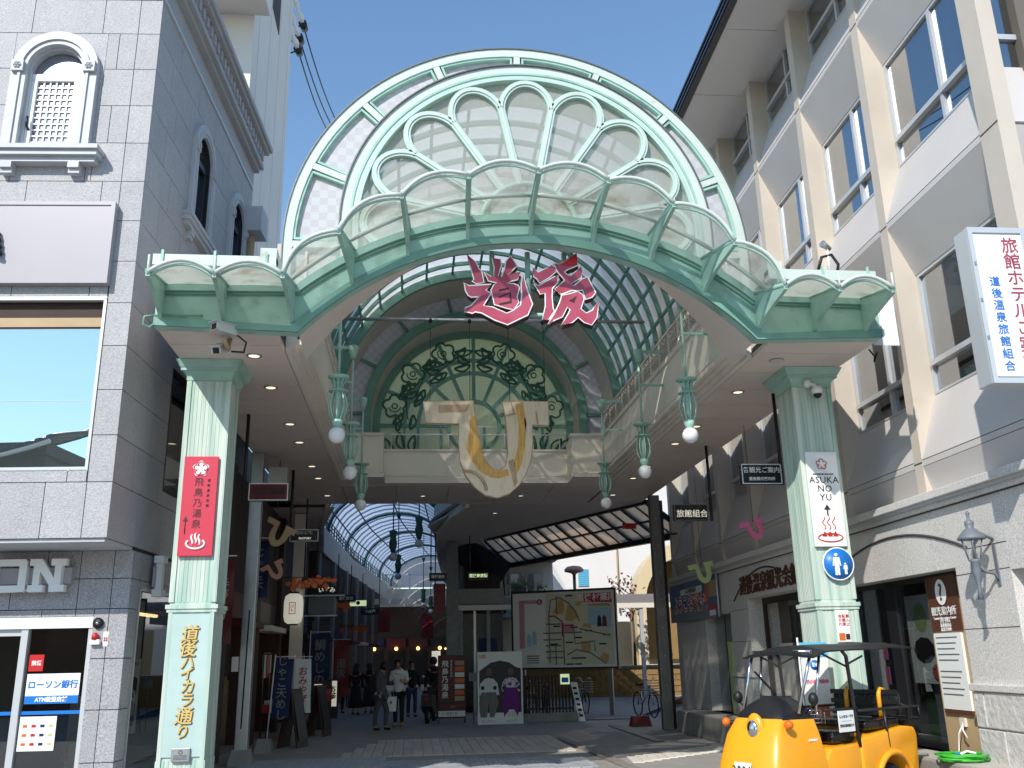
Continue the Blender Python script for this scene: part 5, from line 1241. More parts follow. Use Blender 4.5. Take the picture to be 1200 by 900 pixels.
# end wall of the vault and the far balcony
m = MB(); s_ = sect(66,14); m.add(s_,[tuple(range(len(s_)))]); m.build('end_wall','white_wall',A2)
eb = box('end_balcony','parapet',A2,-3.5,5,60,60.2,4.9,6.0); m = MB()
for k in range(6): m.box(-3.3+k*1.5,-3.2+k*1.5,60,60.1,6.0,6.9)
m.box(-3.5,5,60,60.1,6.85,6.95); m.build('balcony_rail','white_paint',eb)
box('end_beam','parapet',A2,-3.5,5,52,52.2,4.6,4.9)
# side ceilings above the shops
m = MB(); m.add([(-2.0,23.4,5.42),(along(LF,27),27,5.42),(along(LF,33.5),33.5,5.42),(along(LF,45),45,5.42),(-.9,69,5.42),(-6,69,5.42),(-6,23.4,5.42)],[tuple(range(7))]); m.build('side_ceiling','soffit',A2)
m = MB(); m.add([(1.4,23.45,5.45),(.72,29,5.45),(1.0,36,5.45),(1.6,47,5.45),(3.7,66,5.45),(8,66,5.45),(2.3,31,5.45)],[tuple(range(7))]); m.build('side_ceiling','soffit',A2)
# hanging lamps of the inner arcade
def inner_lamp(x, y, z, label):
    t = thing('globe_lamp',label,'lamp',(x,y,z),0,'globe lamps hanging in the inner arcade',world=False)
    MB().ball((0,0,0),.13,12,8).build('globe','white_globe',t); MB().lathe([(.06,.12),(.1,.25),(.13,.42),(.09,.6),(.13,.8),(.03,.84)],(0,0,0),10).build('cage','green_dark',t); MB().tube([(0,0,.8),(0,0,8.0-z)],.02,6).build('stem','green_dark',t); MB().lathe([(.04,2.2),(.09,2.35),(.09,2.4)],(0,0,0),8).build('cup','green_dark',t)
inner_lamp(.15,28.5,5.1,'globe lamp on dark cage, rightmost of those before the striped roof'); inner_lamp(-.65,29,4.75,'globe lamp on dark cage left of the rightmost, before the striped roof'); inner_lamp(-.6,36,4.75,'distant globe lamp on dark cage under the striped roof'); inner_lamp(.5,48,4.3,'very distant white globe lamp near the arcade end'); inner_lamp(.95,52,4.2,'farthest white globe lamp at the arcade end')
# ---------------------------------------------------------------- shop rows
def shop_row(label, x, y0, y1, side, base, D=4):
    t = thing('shop_row',label,'building',(x,y0,0)); s = side
    box('end_wall','dark_brown',t,*sorted((x+s*.05,x+s*(D-.1))),y0-.1,y0,0,5.38)
    w = box('wall','dark_brown',t,*sorted((x,x+s*D)),y0,y1,3.0,5.4)
    box('upper_floor','concrete',t,*sorted((x+s*.4,x+s*D)),y0,y1,5.4,6.6)
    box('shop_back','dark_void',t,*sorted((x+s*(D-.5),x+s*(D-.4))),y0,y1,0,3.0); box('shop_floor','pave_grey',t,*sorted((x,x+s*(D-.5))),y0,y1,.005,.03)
    y = y0; i = 0
    while y < y1-1:
        c = box('pillar','wood_dark' if y0 < 20 else ('concrete' if i % 2 else 'blind'),t,*sorted((x-s*.12,x+s*.4)),y,y+.45,0,5.38)
        box('shelf',('wood_dark','tan','wood_red')[i%3],t,*sorted((x+s*.8,x+s*1.5)),y+.7,y+3.0,0,1.0)
        for k in range(4): box('goods',('red','paper','navy','orange','tan','pale_green','maroon')[(i*3+k)%7],t,*sorted((x+s*.75,x+s*1.2)),y+.75+k*.55,y+1.15+k*.55,1.0,1.3+.1*(k%2))
        sb_ = box('sign_board',('maroon','black_plastic','wood_dark','navy','wood_red')[(i+base)%5],t,*sorted((x-s*.06,x)),y+.6,y+3.2,2.55,3.05)
        l = box('awning',('maroon','trim_white','navy','dark_brown')[(i+base)%4],t,*sorted((x-s*.35,x+s*.1)),y+.55,y+3.25,2.38,2.5)
        MB().ball((x+s*.5,y+1.6,2.2),.09,8,6).build('lamp','warm_lamp',t)
        y += 3.7; i += 1
    return t
shop_row('dark row of souvenir shops along the left side of the arcade',-3.55,17.6,32,-1,0)
t2 = shop_row('distant row of shops on the left where the arcade curves',-3.4,33,56,-1,2); t2.rotation_euler = (0,0,radians(-3.5))
t3 = shop_row('distant row of shops on the right beyond the red stand',1.75,33,60,1,1,1.3); t3.rotation_euler = (0,0,radians(-4))
ff = thing('far_shop_front','dim shop front closing the far end of the arcade','building',(1,66.5,0))
box('wall','dark_brown',ff,-6,12,66.5,68,0,6.4)
for k in range(6):
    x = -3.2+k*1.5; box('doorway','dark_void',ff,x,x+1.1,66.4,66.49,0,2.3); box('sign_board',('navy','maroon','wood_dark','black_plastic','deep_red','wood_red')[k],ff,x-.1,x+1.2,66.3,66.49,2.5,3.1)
    MB().ball((x+.55,66.2,2.4),.12,8,6).build('lamp','warm_lamp',ff)
box('lit_window','signlit_white',ff,1.3,1.9,66.3,66.39,1.2,2.2); box('lit_strip','bulb_strip',ff,2.2,3.2,66.3,66.39,2.3,2.4)
# posts
def post(label, x, y, w, h, base=True, mt='steel'):
    t = thing('steel_post',label,'post',(x,y,0))
    p = box('shaft',mt,t,x-w/2,x+w/2,y-w/2,y+w/2,0,h, bevel=.01)
    if base: MB().hexa([(x-.2,y-.2,0),(x+.2,y-.2,0),(x+.2,y+.2,0),(x-.2,y+.2,0)],[(x-.14,y-.14,.26),(x+.14,y-.14,.26),(x+.14,y+.14,.26),(x-.14,y+.14,.26)]).build('base','concrete',t)
    return t
p = post('brushed steel post on concrete base behind the left green column',-2.94,17.4,.22,5.5)
box('flood_box','steel',p,-2.72,-2.38,17.25,17.5,4.85,5.2); m = MB().bar((-2.83,17.4,4.9),(-2.6,17.4,4.9),.04,.04); m.build('bracket','black_metal',p); MB().tube([(-2.95,17.27,.6),(-2.92,17.27,2.6)],.012,5).build('cable','black_plastic',p)
box('notice_plate','trim_white',p,-3.18,-3.06,17.3,17.34,1.55,1.8)
post('grey post farther down the left side beside the blue shop flags',-2.95,24.5,.30,5.4,False,'trim_white')
post('rusty grey post left of the white map board',1.27,31,.38,5.4,False,'concrete')
p = post('riveted grey steel post right of the map board',5.95,22.3,.24,5.5,False,'steel_dark')
for k in range(7): MB().ball((5.95,22.178,1.0+k*.65),.018,6,4).build('rivet','steel',p)
box('pipe','black_metal',p,6.12,6.2,22.4,22.48,0,5.4)
tag(MB().hexa([(-3.05,19.4,0),(-2.75,19.4,0),(-2.75,19.7,0),(-3.05,19.7,0)],[(-3.0,19.45,.26),(-2.8,19.45,.26),(-2.8,19.65,.26),(-3.0,19.65,.26)]).build('concrete_weight','concrete'),'grey concrete flag weight just beyond the left steel post','weight')
# nobori flags
def nobori(label, x, y, h, w, mt, txt, tmat, tilt=0.0, base=True, zb=.6):
    t = thing('shop_flag',label,'flag',(x,y,0),0,'tall shop flags on the left',world=False)
    MB().tube([(0,0,0),(tilt*h,0,h+.1)],.014,6).build('pole','white_paint' if base else 'black_metal',t); MB().tube([(tilt*h,0,h+.05),(tilt*h+w+.05,0,h+.05)],.01,5).build('cross_bar','white_paint',t)
    n = 10; rows = [[(tilt*(h-.05-(h-zb)*i/n)+.03+w*j/4,.03*sin(i*.9+j),h-(h-zb)*i/n) for j in range(5)] for i in range(n+1)]
    c = MB().strip(rows,False,True).build('cloth',mt,t)
    text('lettering','\n'.join(txt),w*.62,'blind' if tmat == 'paper' else tmat,c,(tilt*h*.6+w/2+.02,-.045,(h+zb)/2),bold=.002,line=.95)
    if base: MB().hexa([(-.14,-.14,0),(.14,-.14,0),(.14,.14,0),(-.14,.14,0)],[(-.1,-.1,.2),(.1,-.1,.2),(.1,.1,.2),(-.1,.1,.2)]).build('base','concrete',t)
nobori('blue shop flag leaning on its pole, nearest on the left side',-2.95,20.3,1.75,.36,'navy','じゃこ天めし','paper',.06)
nobori('white shop flag with red writing between two blue flags',-2.62,22.0,1.75,.34,'paper','おみやげ','red',-.02)
nobori('tall blue shop flag with white writing behind the white flag',-2.75,26.0,2.4,.5,'navy','鯛めしの店','paper',.0)
nobori('dark red shop flag farthest along the left side',-2.55,31.0,2.3,.5,'deep_red','道後','paper',.0)
nobori('dark blue hanging flag high behind the left steel post',-3.2,18.6,4.0,.34,'navy','じゃこ天','paper',.0,False,2.9)
nobori('maroon shop flag with patterned print behind the left green column',-3.35,16.2,3.4,.3,'maroon','手づくり','tan',.0,False,2.0)
t = thing('paper_lantern','white paper lantern with red seal hanging on the grey post','lantern',(-3.0,24.1,2.6))
MB().lathe([(.12,0),(.21,.06),(.24,.2),(.24,.55),(.21,.68),(.12,.74)],(-3.0,24.1,2.6),18).build('shade','signlit_white',t); MB().lathe([(.13,-.03),(.13,.0)],(-3.0,24.1,2.6),14).lathe([(.13,0),(.13,.05)],(-3.0,24.1,3.34),14).build('rim','black_plastic',t)
m = MB()
for a in ((-3.08,-2.92,2.83,2.845),(-3.08,-2.92,3.10,3.115),(-3.08,-3.065,2.845,3.10),(-2.935,-2.92,2.845,3.10)): m.box(a[0],a[1],23.85,23.86,a[2],a[3])
m.build('seal_frame','red',t); text('lettering','はも',.1,'red',t,(-3.0,23.85,2.97),line=1) if False else text('lettering','は\nも',.1,'red',t,(-3.0,23.85,2.97))
MB().tube([(-3.0,24.1,3.36),(-3.0,24.35,3.5)],.015,5).build('hook','black_metal',t)
# A-frame boards and small stands by the flags
def aframe(label, x, y, w, h, rot, mt):
    t = thing('a_frame_board',label,'board',(x,y,0),rot,'boards standing on the left',world=False)
    for s in (-1,1):
        m = MB().hexa([(-w/2,s*.22-.015,0),(w/2,s*.22-.015,0),(w/2,s*.22+.015,0),(-w/2,s*.22+.015,0)],[(-w/2,s*.02-.015,h),(w/2,s*.02-.015,h),(w/2,s*.02+.015,h),(-w/2,s*.02+.015,h)]); b = m.build('board_leaf','wood_dark',t)
        m = MB().hexa([(-w/2+.05,s*.235-.01,.15),(w/2-.05,s*.235-.01,.15),(w/2-.05,s*.235,.15),(-w/2+.05,s*.235,.15)],[(-w/2+.05,s*.045-.01,h-.08),(w/2-.05,s*.045-.01,h-.08),(w/2-.05,s*.045,h-.08),(-w/2+.05,s*.045,h-.08)]); m.build('chalk_face',mt,b)
aframe('dark A-frame board leaning before the blue shop flag',-2.45,20.6,.5,1.15,radians(70),'black_plastic'); aframe('second dark A-frame board beyond the white shop flag',-2.2,23.4,.5,1.15,radians(72),'black_plastic')
t = thing('menu_stand','lit menu stand with orange notes among the shop flags','stand',(-2.35,25.6,0)); b = box('board','wood_dark',t,-2.6,-2.1,25.55,25.6,.25,1.2); box('lit_menu','signlit_white',b,-2.55,-2.35,25.54,25.55,.6,1.12); box('red_note','red',b,-2.3,-2.12,25.54,25.55,.7,1.0); box('foot','black_metal',t,-2.6,-2.1,25.45,25.7,0,.25)
t = thing('lit_column_sign','small lit white upright sign beside the two women in black','sign',(-2.45,30.3,0)); b = box('cabinet','black_metal',t,-2.6,-2.3,30.25,30.45,0,1.15); box('lit_face','signlit_white',b,-2.57,-2.33,30.24,30.25,.35,1.1); text('lettering','お\n茶',.2,'ink',b,(-2.45,30.238,.75),bold=.01)
def mini_sign(label, x, y, z, w, h, face, txt, tm, sz): 
    t = thing('hanging_sign',label,'sign',(x,y,z),group='small signs hanging down the arcade'); b = box('box','black_metal',t,x-w/2,x+w/2,y-.05,y+.05,z,z+h); f = box('face',face,b,x-w/2+.02,x+w/2-.02,y-.056,y-.05,z+.02,z+h-.02); MB().tube([(x-w/2+.05,y,z+h),(x-w/2+.05,y,5.4)],.02,5).build('hanger_pole','black_metal',t)
    if txt: text('lettering',txt,sz,tm,b,(x,y-.058,z+h/2),bold=.004)
mini_sign('black and red sign below the two-line sign on the left',-2.3,22.0,3.32,.55,.24,'deep_red','おみやげ','paper',.11)
mini_sign('black hanging sign with lit white marks, first of the distant left ones',-2.45,27.0,3.5,.7,.24,'black_plastic','いずみ','signlit_white',.16)
mini_sign('black hanging sign with pale dots, second of the distant left ones',-2.4,34.0,3.7,.7,.24,'black_plastic','道後商店','paper',.13)
mini_sign('lit pale green hanging sign in the distant arcade',-2.2,38.0,3.75,.7,.26,'signlit_green','●','ink',.2)
mini_sign('black hanging sign right of the pale green lit sign',-1.9,42.0,3.6,.8,.28,'black_plastic','つぼ屋','paper',.16)
mini_sign('narrow red vertical sign hanging in the distant arcade',-1.35,44.0,2.9,.55,.95,'deep_red','湯','maroon',.3)
mini_sign('small red vertical sign far down the right side of the arcade',.75,50.0,2.7,.6,1.2,'deep_red','','ink',.1)
mini_sign('black sign on the red upright sign left of the rusty post',.72,28.0,3.92,.52,.24,'black_plastic','道後温泉','paper',.1)
mini_sign('red upright sign with grey panel left of the rusty post',.78,28.3,3.0,.36,.86,'deep_red','','ink',.1)
mini_sign('pale lit sign of the shopping street under the brown glass roof',2.0,29.0,4.02,.62,.24,'black_plastic','道後商店街','signlit_green',.115)
# souvenir stands heaped with goods, lanterns and cloths along the left side
def souvenir_stand(label, x, y, n, cols):
    t = thing('souvenir_stand',label,'stand',(x,y,0),0,'souvenir stands along the left shops',world=False)
    box('table','wood_dark',t,-.45,.25,-.5,.5,.55,.6)
    for sx in (-.42,.2):
        for sy in (-.46,.44): box('leg','wood_dark',t,sx,sx+.04,sy,sy+.04,0,.55)
    rr = random.Random(n)
    for k in range(12):
        u, v = -.42+.21*(k%3), -.46+.24*(k//3); h = rr.uniform(.1,.32); box('goods',cols[k%len(cols)],t,u,u+.17,v,v+.2,.6,.6+h)
    m = MB().tube([(-.4,-.5,.6),(-.4,-.5,1.9)],.015,5).tube([(-.4,.5,.6),(-.4,.5,1.9)],.015,5).tube([(-.4,-.5,1.9),(-.4,.5,1.9)],.015,5); m.build('rack','steel_dark',t)
    for k in range(6): box('hanging_cloth',cols[(k+1)%len(cols)],t,-.43,-.37,-.46+k*.16,-.34+k*.16,1.35+.1*(k%2),1.86)
souvenir_stand('souvenir stand heaped with red and white boxes beyond the near blue flag',-3.0,22.9,1,('red','paper','deep_red','orange','tan'))
souvenir_stand('souvenir stand with dark cloths beside the tall blue flag',-3.0,27.6,2,('navy','deep_red','paper','maroon','cloth_grey'))
souvenir_stand('small souvenir stand with orange goods before the dark red flag',-2.95,29.6,3,('orange','tan','red','wood_red','pale_green'))
souvenir_stand('distant souvenir stand at the bend of the left shop row',-2.7,37.5,4,('paper','red','navy','tan'))
# orange maple garlands
def garland(label,x,y,z):
    t = thing('maple_garland',label,'garland',(x,y,z),0,'orange maple garlands',world=False); m = MB()
    for k in range(26):
        px, pz = random.uniform(-.5,.5), random.uniform(-.12,.1)-.1*abs(random.random()); a = random.uniform(0,6.3); r = .06
        m.add([(px+r*cos(a+q*2*pi/5)*(1 if q % 1 == 0 else .4),random.uniform(-.02,.02),pz+r*sin(a+q*2*pi/5)) for q in range(5)],[(0,1,2,3,4)])
    m.build('leaves','orange',t); MB().tube([(-.6,0,.05),(.6,0,.02)],.01,5).build('twig','wood_dark',t)
garland('orange maple leaf garland beside the salmon kana sign',-2.15,20,3.35); garland('red orange maple garland over the distant left shops',-2.3,28,3.3); garland('small maple garland far down the left shop row',-2.2,36,2.9)
t = thing('striped_awning','grey and white awning over a left shop doorway','awning',(-2.6,26.5,3)); box('sheet','blind',t,-2.9,-2.2,26.5,27.4,2.95,3.4); box('rod','white_paint',t,-3.2,-1.9,26.45,26.5,3.42,3.46); box('rod','white_paint',t,-3.2,-2.1,26.45,26.5,2.88,2.92)
# red stand, scooter, cut-out board
t = thing('red_menu_stand','dark red upright sign with white brush lettering and food pictures','stand',(1.07,26.6,0))
b = box('board','maroon',t,.69,1.46,26.57,26.63,.12,1.78, bevel=.01); text('lettering','飛\n鳥\n乃\n湯\n泉',.19,'paper',b,(.89,26.565,1.13),line=1.08,bold=.003); text('lettering','道\n後\n温\n泉\n別\n館',.07,'paper',b,(1.06,26.565,1.42),line=1.1)
for k in range(7): box('food_picture',('tan','orange','paper','orange','paper','orange','tan')[k],b,1.16,1.42,26.562,26.57,.58+k*.155,.70+k*.155)
box('skyline_print','ink',b,.71,1.14,26.562,26.57,.5,.56); a_ = box('arrow_strip','paper',b,.71,1.44,26.562,26.57,.17,.32); text('lettering','← 徒歩1分',.09,'ink',b,(1.02,26.56,.245)); text('lettering','営業中',.055,'pink_pale',b,(1.1,26.562,.42))
for x in (.72,1.43): box('foot','black_metal',t,x-.02,x+.02,26.4,26.85,0,.12)
mat('kimono', srgb(226,218,226), .7, dirt=srgb(110,50,110), dscale=16, dlo=.5, dhi=.56)
t = thing('photo_cutout_board','white face cut-out photo board with seated man in hakama and woman in purple','board',(2.3,25.3,0))
b = box('panel','paper',t,1.70,2.90,25.3,25.34,.02,1.84, bevel=.006)
def flat(pts, mt, nm, y=25.296, par=None): return MB().prism([(1.70+u*1.2,.02+v*1.82) for u,v in pts],y-.004,y).build(nm,mt,par or b, fix=True)
flat([(.04,.16),(.96,.16),(.96,.78),(.86,.8),(.7,.87),(.5,.89),(.3,.87),(.14,.8),(.04,.75)],'black_plastic','dark_backdrop'); flat([(.03,.77),(.14,.82),(.3,.89),(.5,.915),(.7,.89),(.86,.82),(.97,.79),(.97,.76),(.86,.78),(.7,.85),(.5,.875),(.3,.85),(.14,.78),(.03,.73)],'paper','eave_print',25.290)
flat([(.06,.56),(.15,.62),(.24,.64),(.36,.62),(.44,.56),(.48,.4),(.42,.4),(.40,.44),(.1,.44),(.06,.4),(.02,.4)],'cloth_white','shirt_print',25.288); flat([(.08,.44),(.40,.44),(.46,.3),(.36,.1),(.26,.1),(.24,.3),(.2,.1),(.06,.1),(.03,.3)],'hakama','hakama_print',25.287)
flat([(.54,.56),(.62,.63),(.74,.65),(.86,.62),(.92,.56),(.95,.46),(.9,.44),(.86,.5),(.62,.5),(.55,.44),(.52,.48)],'kimono','kimono_print',25.288); flat([(.6,.5),(.88,.5),(.92,.3),(.88,.1),(.8,.2),(.68,.2),(.58,.1),(.54,.28)],'purple','skirt_print',25.287); flat([(.62,.1),(.68,.2),(.8,.2),(.86,.1)],'trim_white','apron_print',25.285)
for u,v in ((.11,.5),(.38,.5),(.58,.5),(.92,.5)): flat([(u+.04*cos(i*pi/6),v+.03*sin(i*pi/6)) for i in range(12)],'ink','hand_hole',25.284)
for u in (.25,.73):
    flat([(u+.07*cos(i*pi/8),.72+.055*sin(i*pi/8)) for i in range(16)],'room','face_hole',25.288)
text('lettering','100',.13,'orange',b,(1.83,25.294,1.72),bold=.004); text('lettering','道後温泉',.08,'pale_green',b,(2.6,25.294,.10)); text('lettering','坊っちゃん',.07,'pink_pale',b,(1.98,25.294,.10))
for x in (1.8,2.8): MB().bar((x,25.34,1.4),(x,25.9,.02),.03,.03).build('prop','wood_dark',t)
t = thing('motor_scooter','dark motor scooter with red lamp parked left of the red stand','scooter',(.52,27.3,0),radians(80),world=False)
for x in (-.6,.6):
    w = MB(); w.tube([(x+.2*cos(2*pi*i/16),0,.22+.2*sin(2*pi*i/16)) for i in range(16)],.055,6,close=True); wh = w.build('wheel','tyre',t); MB().tube([(x,-.05,.22),(x,.05,.22)],.11,10).build('hub','steel',wh)
MB().prism([(-.8,.45),(-.75,.75),(-.1,.72),(0,.35),(.35,.32),(.45,.9),(.55,.92),(.62,.5),(.4,.25),(-.1,.22),(-.5,.3)],-.16,.16).build('body','black_plastic',t, fix=True); MB().prism([(-.75,.76),(-.7,.86),(-.2,.84),(-.05,.74)],-.13,.13).build('seat','black_vinyl',t, fix=True)
MB().tube([(.5,0,.85),(.46,0,1.02)],.03,6).tube([(.42,-.32,1.05),(.46,0,1.02),(.42,.32,1.05)],.018,6).build('handlebar','black_metal',t); MB().ball((-.82,0,.62),.06,8,6).build('tail_lamp','red',t)
for s in (-1,1): MB().ball((.44,s*.3,1.2),.05,8,6).build('mirror','chrome',t)
# ================================================================ side street on the right, beyond the slanting soffit edge
lt = thing('brown_glass_roof','sloping lean-to roof of brown tinted glass along the side street','roof',(4.5,27,4.8))
glassy('brown_glass', (.7,.56,.46,1), .15, .02, diff=srgb(214,178,146), trans=.85, rough=.2)
A = Vector((5.99,23.2,5.5)); B = Vector((2.35,30.9,5.5)); A2_ = Vector((7.32,24.17,4.82)); B2 = Vector((3.4,32.5,4.82))
n = 8
for i in range(n+1):
    p, q = A.lerp(B,i/n), A2_.lerp(B2,i/n); MB().bar(p,q,.09,.12).build('rafter','black_metal',lt)
for i in range(n):
    for j in range(2):
        p0, p1 = A.lerp(B,(i+.06)/n), A.lerp(B,(i+.94)/n); q0, q1 = A2_.lerp(B2,(i+.06)/n), A2_.lerp(B2,(i+.94)/n)
        a, b, c, d = p0.lerp(q0,j*.5+.02), p1.lerp(q1,j*.5+.02), p1.lerp(q1,j*.5+.48), p0.lerp(q0,j*.5+.48); MB().add([a,b,c,d],[(0,1,2,3)]).build('glass_panel','brown_glass',lt)
    p, q = A.lerp(B,(i+.5)/n), A2_.lerp(B2,(i+.5)/n); MB().bar(p,q,.04,.05).build('glazing_bar','black_metal',lt)
MB().bar(A.lerp(A2_,.5),B.lerp(B2,.5),.05,.06).build('purlin','black_metal',lt); MB().bar(A2_,B2,.16,.22).build('edge_beam','black_metal',lt); MB().bar(A,B,.1,.12).build('ridge_beam','black_metal',lt)
MB().add([B+Vector((-.3,.5,0)),B2+Vector((.05,.1,0)),B2+Vector((-.6,1.2,-1.0)),B+Vector((-1.2,1.4,-.2))],[(0,1,2,3)]).build('end_sheet','black_metal',lt)
m = MB().bar(A2_,(6.05,22.6,4.55),.05,.05).bar((7.32,24.17,4.82),(7.3,24.2,4.2),.05,.05); m.build('stay','black_metal',lt)
tag(box('red_room_sign','red',None,5.2,5.55,22.6,22.64,4.72,4.86),'small red sign beside the riveted post under the brown glass roof','sign')
text('lettering','会館',.1,'maroon',bpy.data.objects['red_room_sign'],(5.37,22.595,4.79))
# map board
mp_ = thing('map_board','large white town map board on posts beside the bicycle stand','map',(2.98,28.5,0),atan2(27-28.5,5.9-2.98),world=False)
WB = sqrt(2.92**2+1.5**2)
b = box('board','paper',mp_,0,WB,-.04,.04,1.36,3.56); m = MB()
for a in ((0,WB,1.33,1.38),(0,WB,3.54,3.60),(0,.05,1.38,3.54),(WB-.05,WB,1.38,3.54)): m.box(a[0],a[1],-.06,.06,a[2],a[3])
m.build('frame','black_metal',b)
for x in (.3,WB-.3): box('leg','steel_dark',mp_,x-.06,x+.06,.04,.16,0,1.4)
def mp(u,v): return (.06+u*(WB-.12), 1.4+v*2.12)
def mflat(pts, mt, nm, y): MB().prism([mp(*p) for p in pts],-.04-y,-.039-y+.0005).build(nm,mt,b, fix=True)
mat('map_cream', srgb(222,218,196), .6); mat('map_tan', srgb(206,170,106), .6); mat('map_road', srgb(120,128,128), .6); mat('map_pink', srgb(206,150,166), .6); mat('map_rose', srgb(186,40,80), .6); mat('map_blue', srgb(170,204,222), .6)
mflat([(.33,.02),(.98,.02),(.98,.98),(.33,.98)],'map_cream','map_ground',.002); mflat([(.06,.25),(.115,.25),(.115,.86),(.3,.86),(.3,.91),(.06,.91)],'map_pink','route_print',.003)
for q in ([(.4,.72),(.46,.9),(.5,.93),(.52,.78),(.5,.7)],[(.52,.62),(.55,.83),(.62,.78),(.66,.66),(.58,.6)],[(.67,.2),(.76,.2),(.76,.33),(.67,.33)],[(.68,.52),(.78,.5),(.76,.56),(.7,.57)],[(.84,.1),(.92,.04),(.93,.14),(.88,.18)],[(.62,.82),(.68,.95),(.72,.9),(.66,.8)]): mflat(q,'map_tan','map_block',.004)
mflat([(.5,.45),(.6,.45),(.6,.55),(.5,.55)],'map_pink','map_block',.004); mflat([(.69,.86),(.98,.84),(.98,.97),(.69,.97)],'map_rose','title_block',.004); mflat([(.74,.55),(.96,.5),(.97,.78),(.75,.78)],'map_blue','picture_print',.004)
text('lettering','道後村案内',.24,'pure_white',b,(mp(.83,.905)[0],-.048,mp(.83,.91)[1]),bold=.006); mflat([(.75,.80),(.96,.79),(.96,.825),(.75,.83)],'tan','caption_print',.004)
def road(pts, w=.012, mt='map_road'): MB().tube([(mp(*p)[0],-.0445,mp(*p)[1]) for p in pts],w*1.6,4).build('map_road_line',mt,b)
for pts in ([(.36,.05),(.36,.7),(.38,.9),(.47,.93),(.56,.85),(.62,.74),(.66,.6)],[(.5,.02),(.5,.58)],[(.3,.45),(.68,.45)],[(.3,.36),(.48,.36)],[(.32,.28),(.48,.28)],[(.32,.2),(.5,.2)],[(.33,.12),(.5,.12)],[(.42,.02),(.42,.3)],[(.6,.55),(.61,.3),(.8,.33),(.8,.2)],[(.53,.15),(.62,.22),(.75,.18),(.9,.03)],[(.44,.7),(.44,.95)],[(.66,.5),(.8,.45),(.95,.4)],[(.33,.57),(.48,.57)]): road(pts)
road([(.36,.68),(.42,.68),(.49,.6),(.49,.4)],.014,'map_rose'); road([(.49,.55),(.6,.55)],.014,'map_rose')
for u,v in ((.43,.53),(.6,.51),(.64,.37),(.55,.31),(.4,.29),(.74,.46),(.91,.4),(.87,.28),(.56,.94),(.6,.1),(.67,.1),(.55,.02),(.63,.02)): mflat([(u-.03,v),(u+.04,v),(u+.04,v+.02),(u-.03,v+.02)],'navy','place_label',.005)
for u in (.85,.9): mflat([(u-.02,.52),(u+.025,.52),(u+.02,.64),(u,.68),(u-.015,.64)],'deep_red' if u > .87 else 'navy','figure_print',.006)
for k in range(4): mflat([(.13,.05+k*.03),(.25,.05+k*.03),(.25,.062+k*.03),(.13,.062+k*.03)],'ink','text_print',.005)
MB().tube([(mp(.27,.88)[0]+.07*cos(i*pi/8),-.045,mp(.27,.88)[1]+.07*sin(i*pi/8)) for i in range(16)],.015,4,close=True).build('route_ring','map_rose',b)
for u,v,s in ((.155,.4,.13),(.21,.44,.15)): mflat([(u-.02,v-s),(u+.02,v-s),(u+.025,v),(u,v+.05),(u-.025,v)],'map_blue','figure_print',.004)
# white building, grey balcony house, tan houses
wb = thing('white_house','sunlit white house wall behind the map board','building',(8,42,0)); box('wall','white_wall',wb,3.2,18,42,50,0,9.4)
w = box('window','alu',wb,7.45,7.95,41.97,42.0,4.7,5.5)
for k in range(9): box('louvre','sky_blue',w,7.48,7.92,41.94,41.97,4.73+k*.085,4.79+k*.085)
w = box('window','alu',wb,11.2,12.1,41.97,42.0,4.2,5.6); box('pane','window_glass',w,11.25,12.05,41.96,41.97,4.25,5.55)
MB().tube([(9.3,41.9,3.5),(9.3,41.9,8.4)],.04,6).build('pipe','tan',wb); MB().bar((9.3,41.9,8.3),(9.9,41.9,8.35),.05,.05).build('bracket','steel_dark',wb)
bh = thing('balcony_house','grey house with glazed balcony and potted plants left of the white house','building',(4,37,0))
box('wall','plaster',bh,1.8,5.7,38,44,0,6.2); 
for x0,x1 in ((2.2,3.2),(3.9,5.3)):
    w = box('glass_door','alu',bh,x0,x1,37.95,38,3.6,5.0); box('pane','window_glass',w,x0+.06,(x0+x1)/2-.03,37.94,37.95,3.65,4.95); box('pane','window_glass',w,(x0+x1)/2+.03,x1-.06,37.94,37.95,3.65,4.95)
d = box('balcony_deck','concrete',bh,1.8,5.7,35.6,38,3.15,3.35); box('balcony_wall','concrete',d,1.8,5.7,35.6,35.7,3.35,3.7); box('awning','smoke_roof',bh,1.8,5.75,35.4,38,5.4,5.5)
MB().tube([(3.45,35.6,3.3),(3.45,35.6,5.45)],.05,6).build('post','black_metal',bh)
def plant_pot(label,x,y,z,r,h,mt='foliage',group='balcony plants'):
    t = thing('potted_plant',label,'plant',(x,y,z),0,group,world=False); MB().lathe([(.14,0),(.18,.22)],(0,0,0),12).build('pot','wood_red',t)
    m = MB()
    for k in range(90):
        a = random.uniform(0,2*pi); rr = r*sqrt(random.random()); zz = .25+h*random.random(); d = .10
        c = Vector((rr*cos(a),rr*sin(a),zz)); u = Vector((random.uniform(-1,1),random.uniform(-1,1),random.uniform(-.5,1))).normalized(); v = u.orthogonal().normalized()
        m.add([c-u*d,c+v*d*.4,c+u*d,c-v*d*.4],[(0,1,2,3)])
    m.build('leaves',mt,t); MB().tube([(0,0,.2),(0,0,.25+h*.6)],.02,5).build('stem','bark',t)
plant_pot('bushy green potted plant on the balcony, left of two',4.0,35.9,3.35,.45,1.0); plant_pot('bushy green potted plant on the balcony, right of two',4.75,35.9,3.35,.4,.8); plant_pot('small red potted plant at the left end of the balcony',2.5,35.9,3.35,.3,.35,'leaf_red')
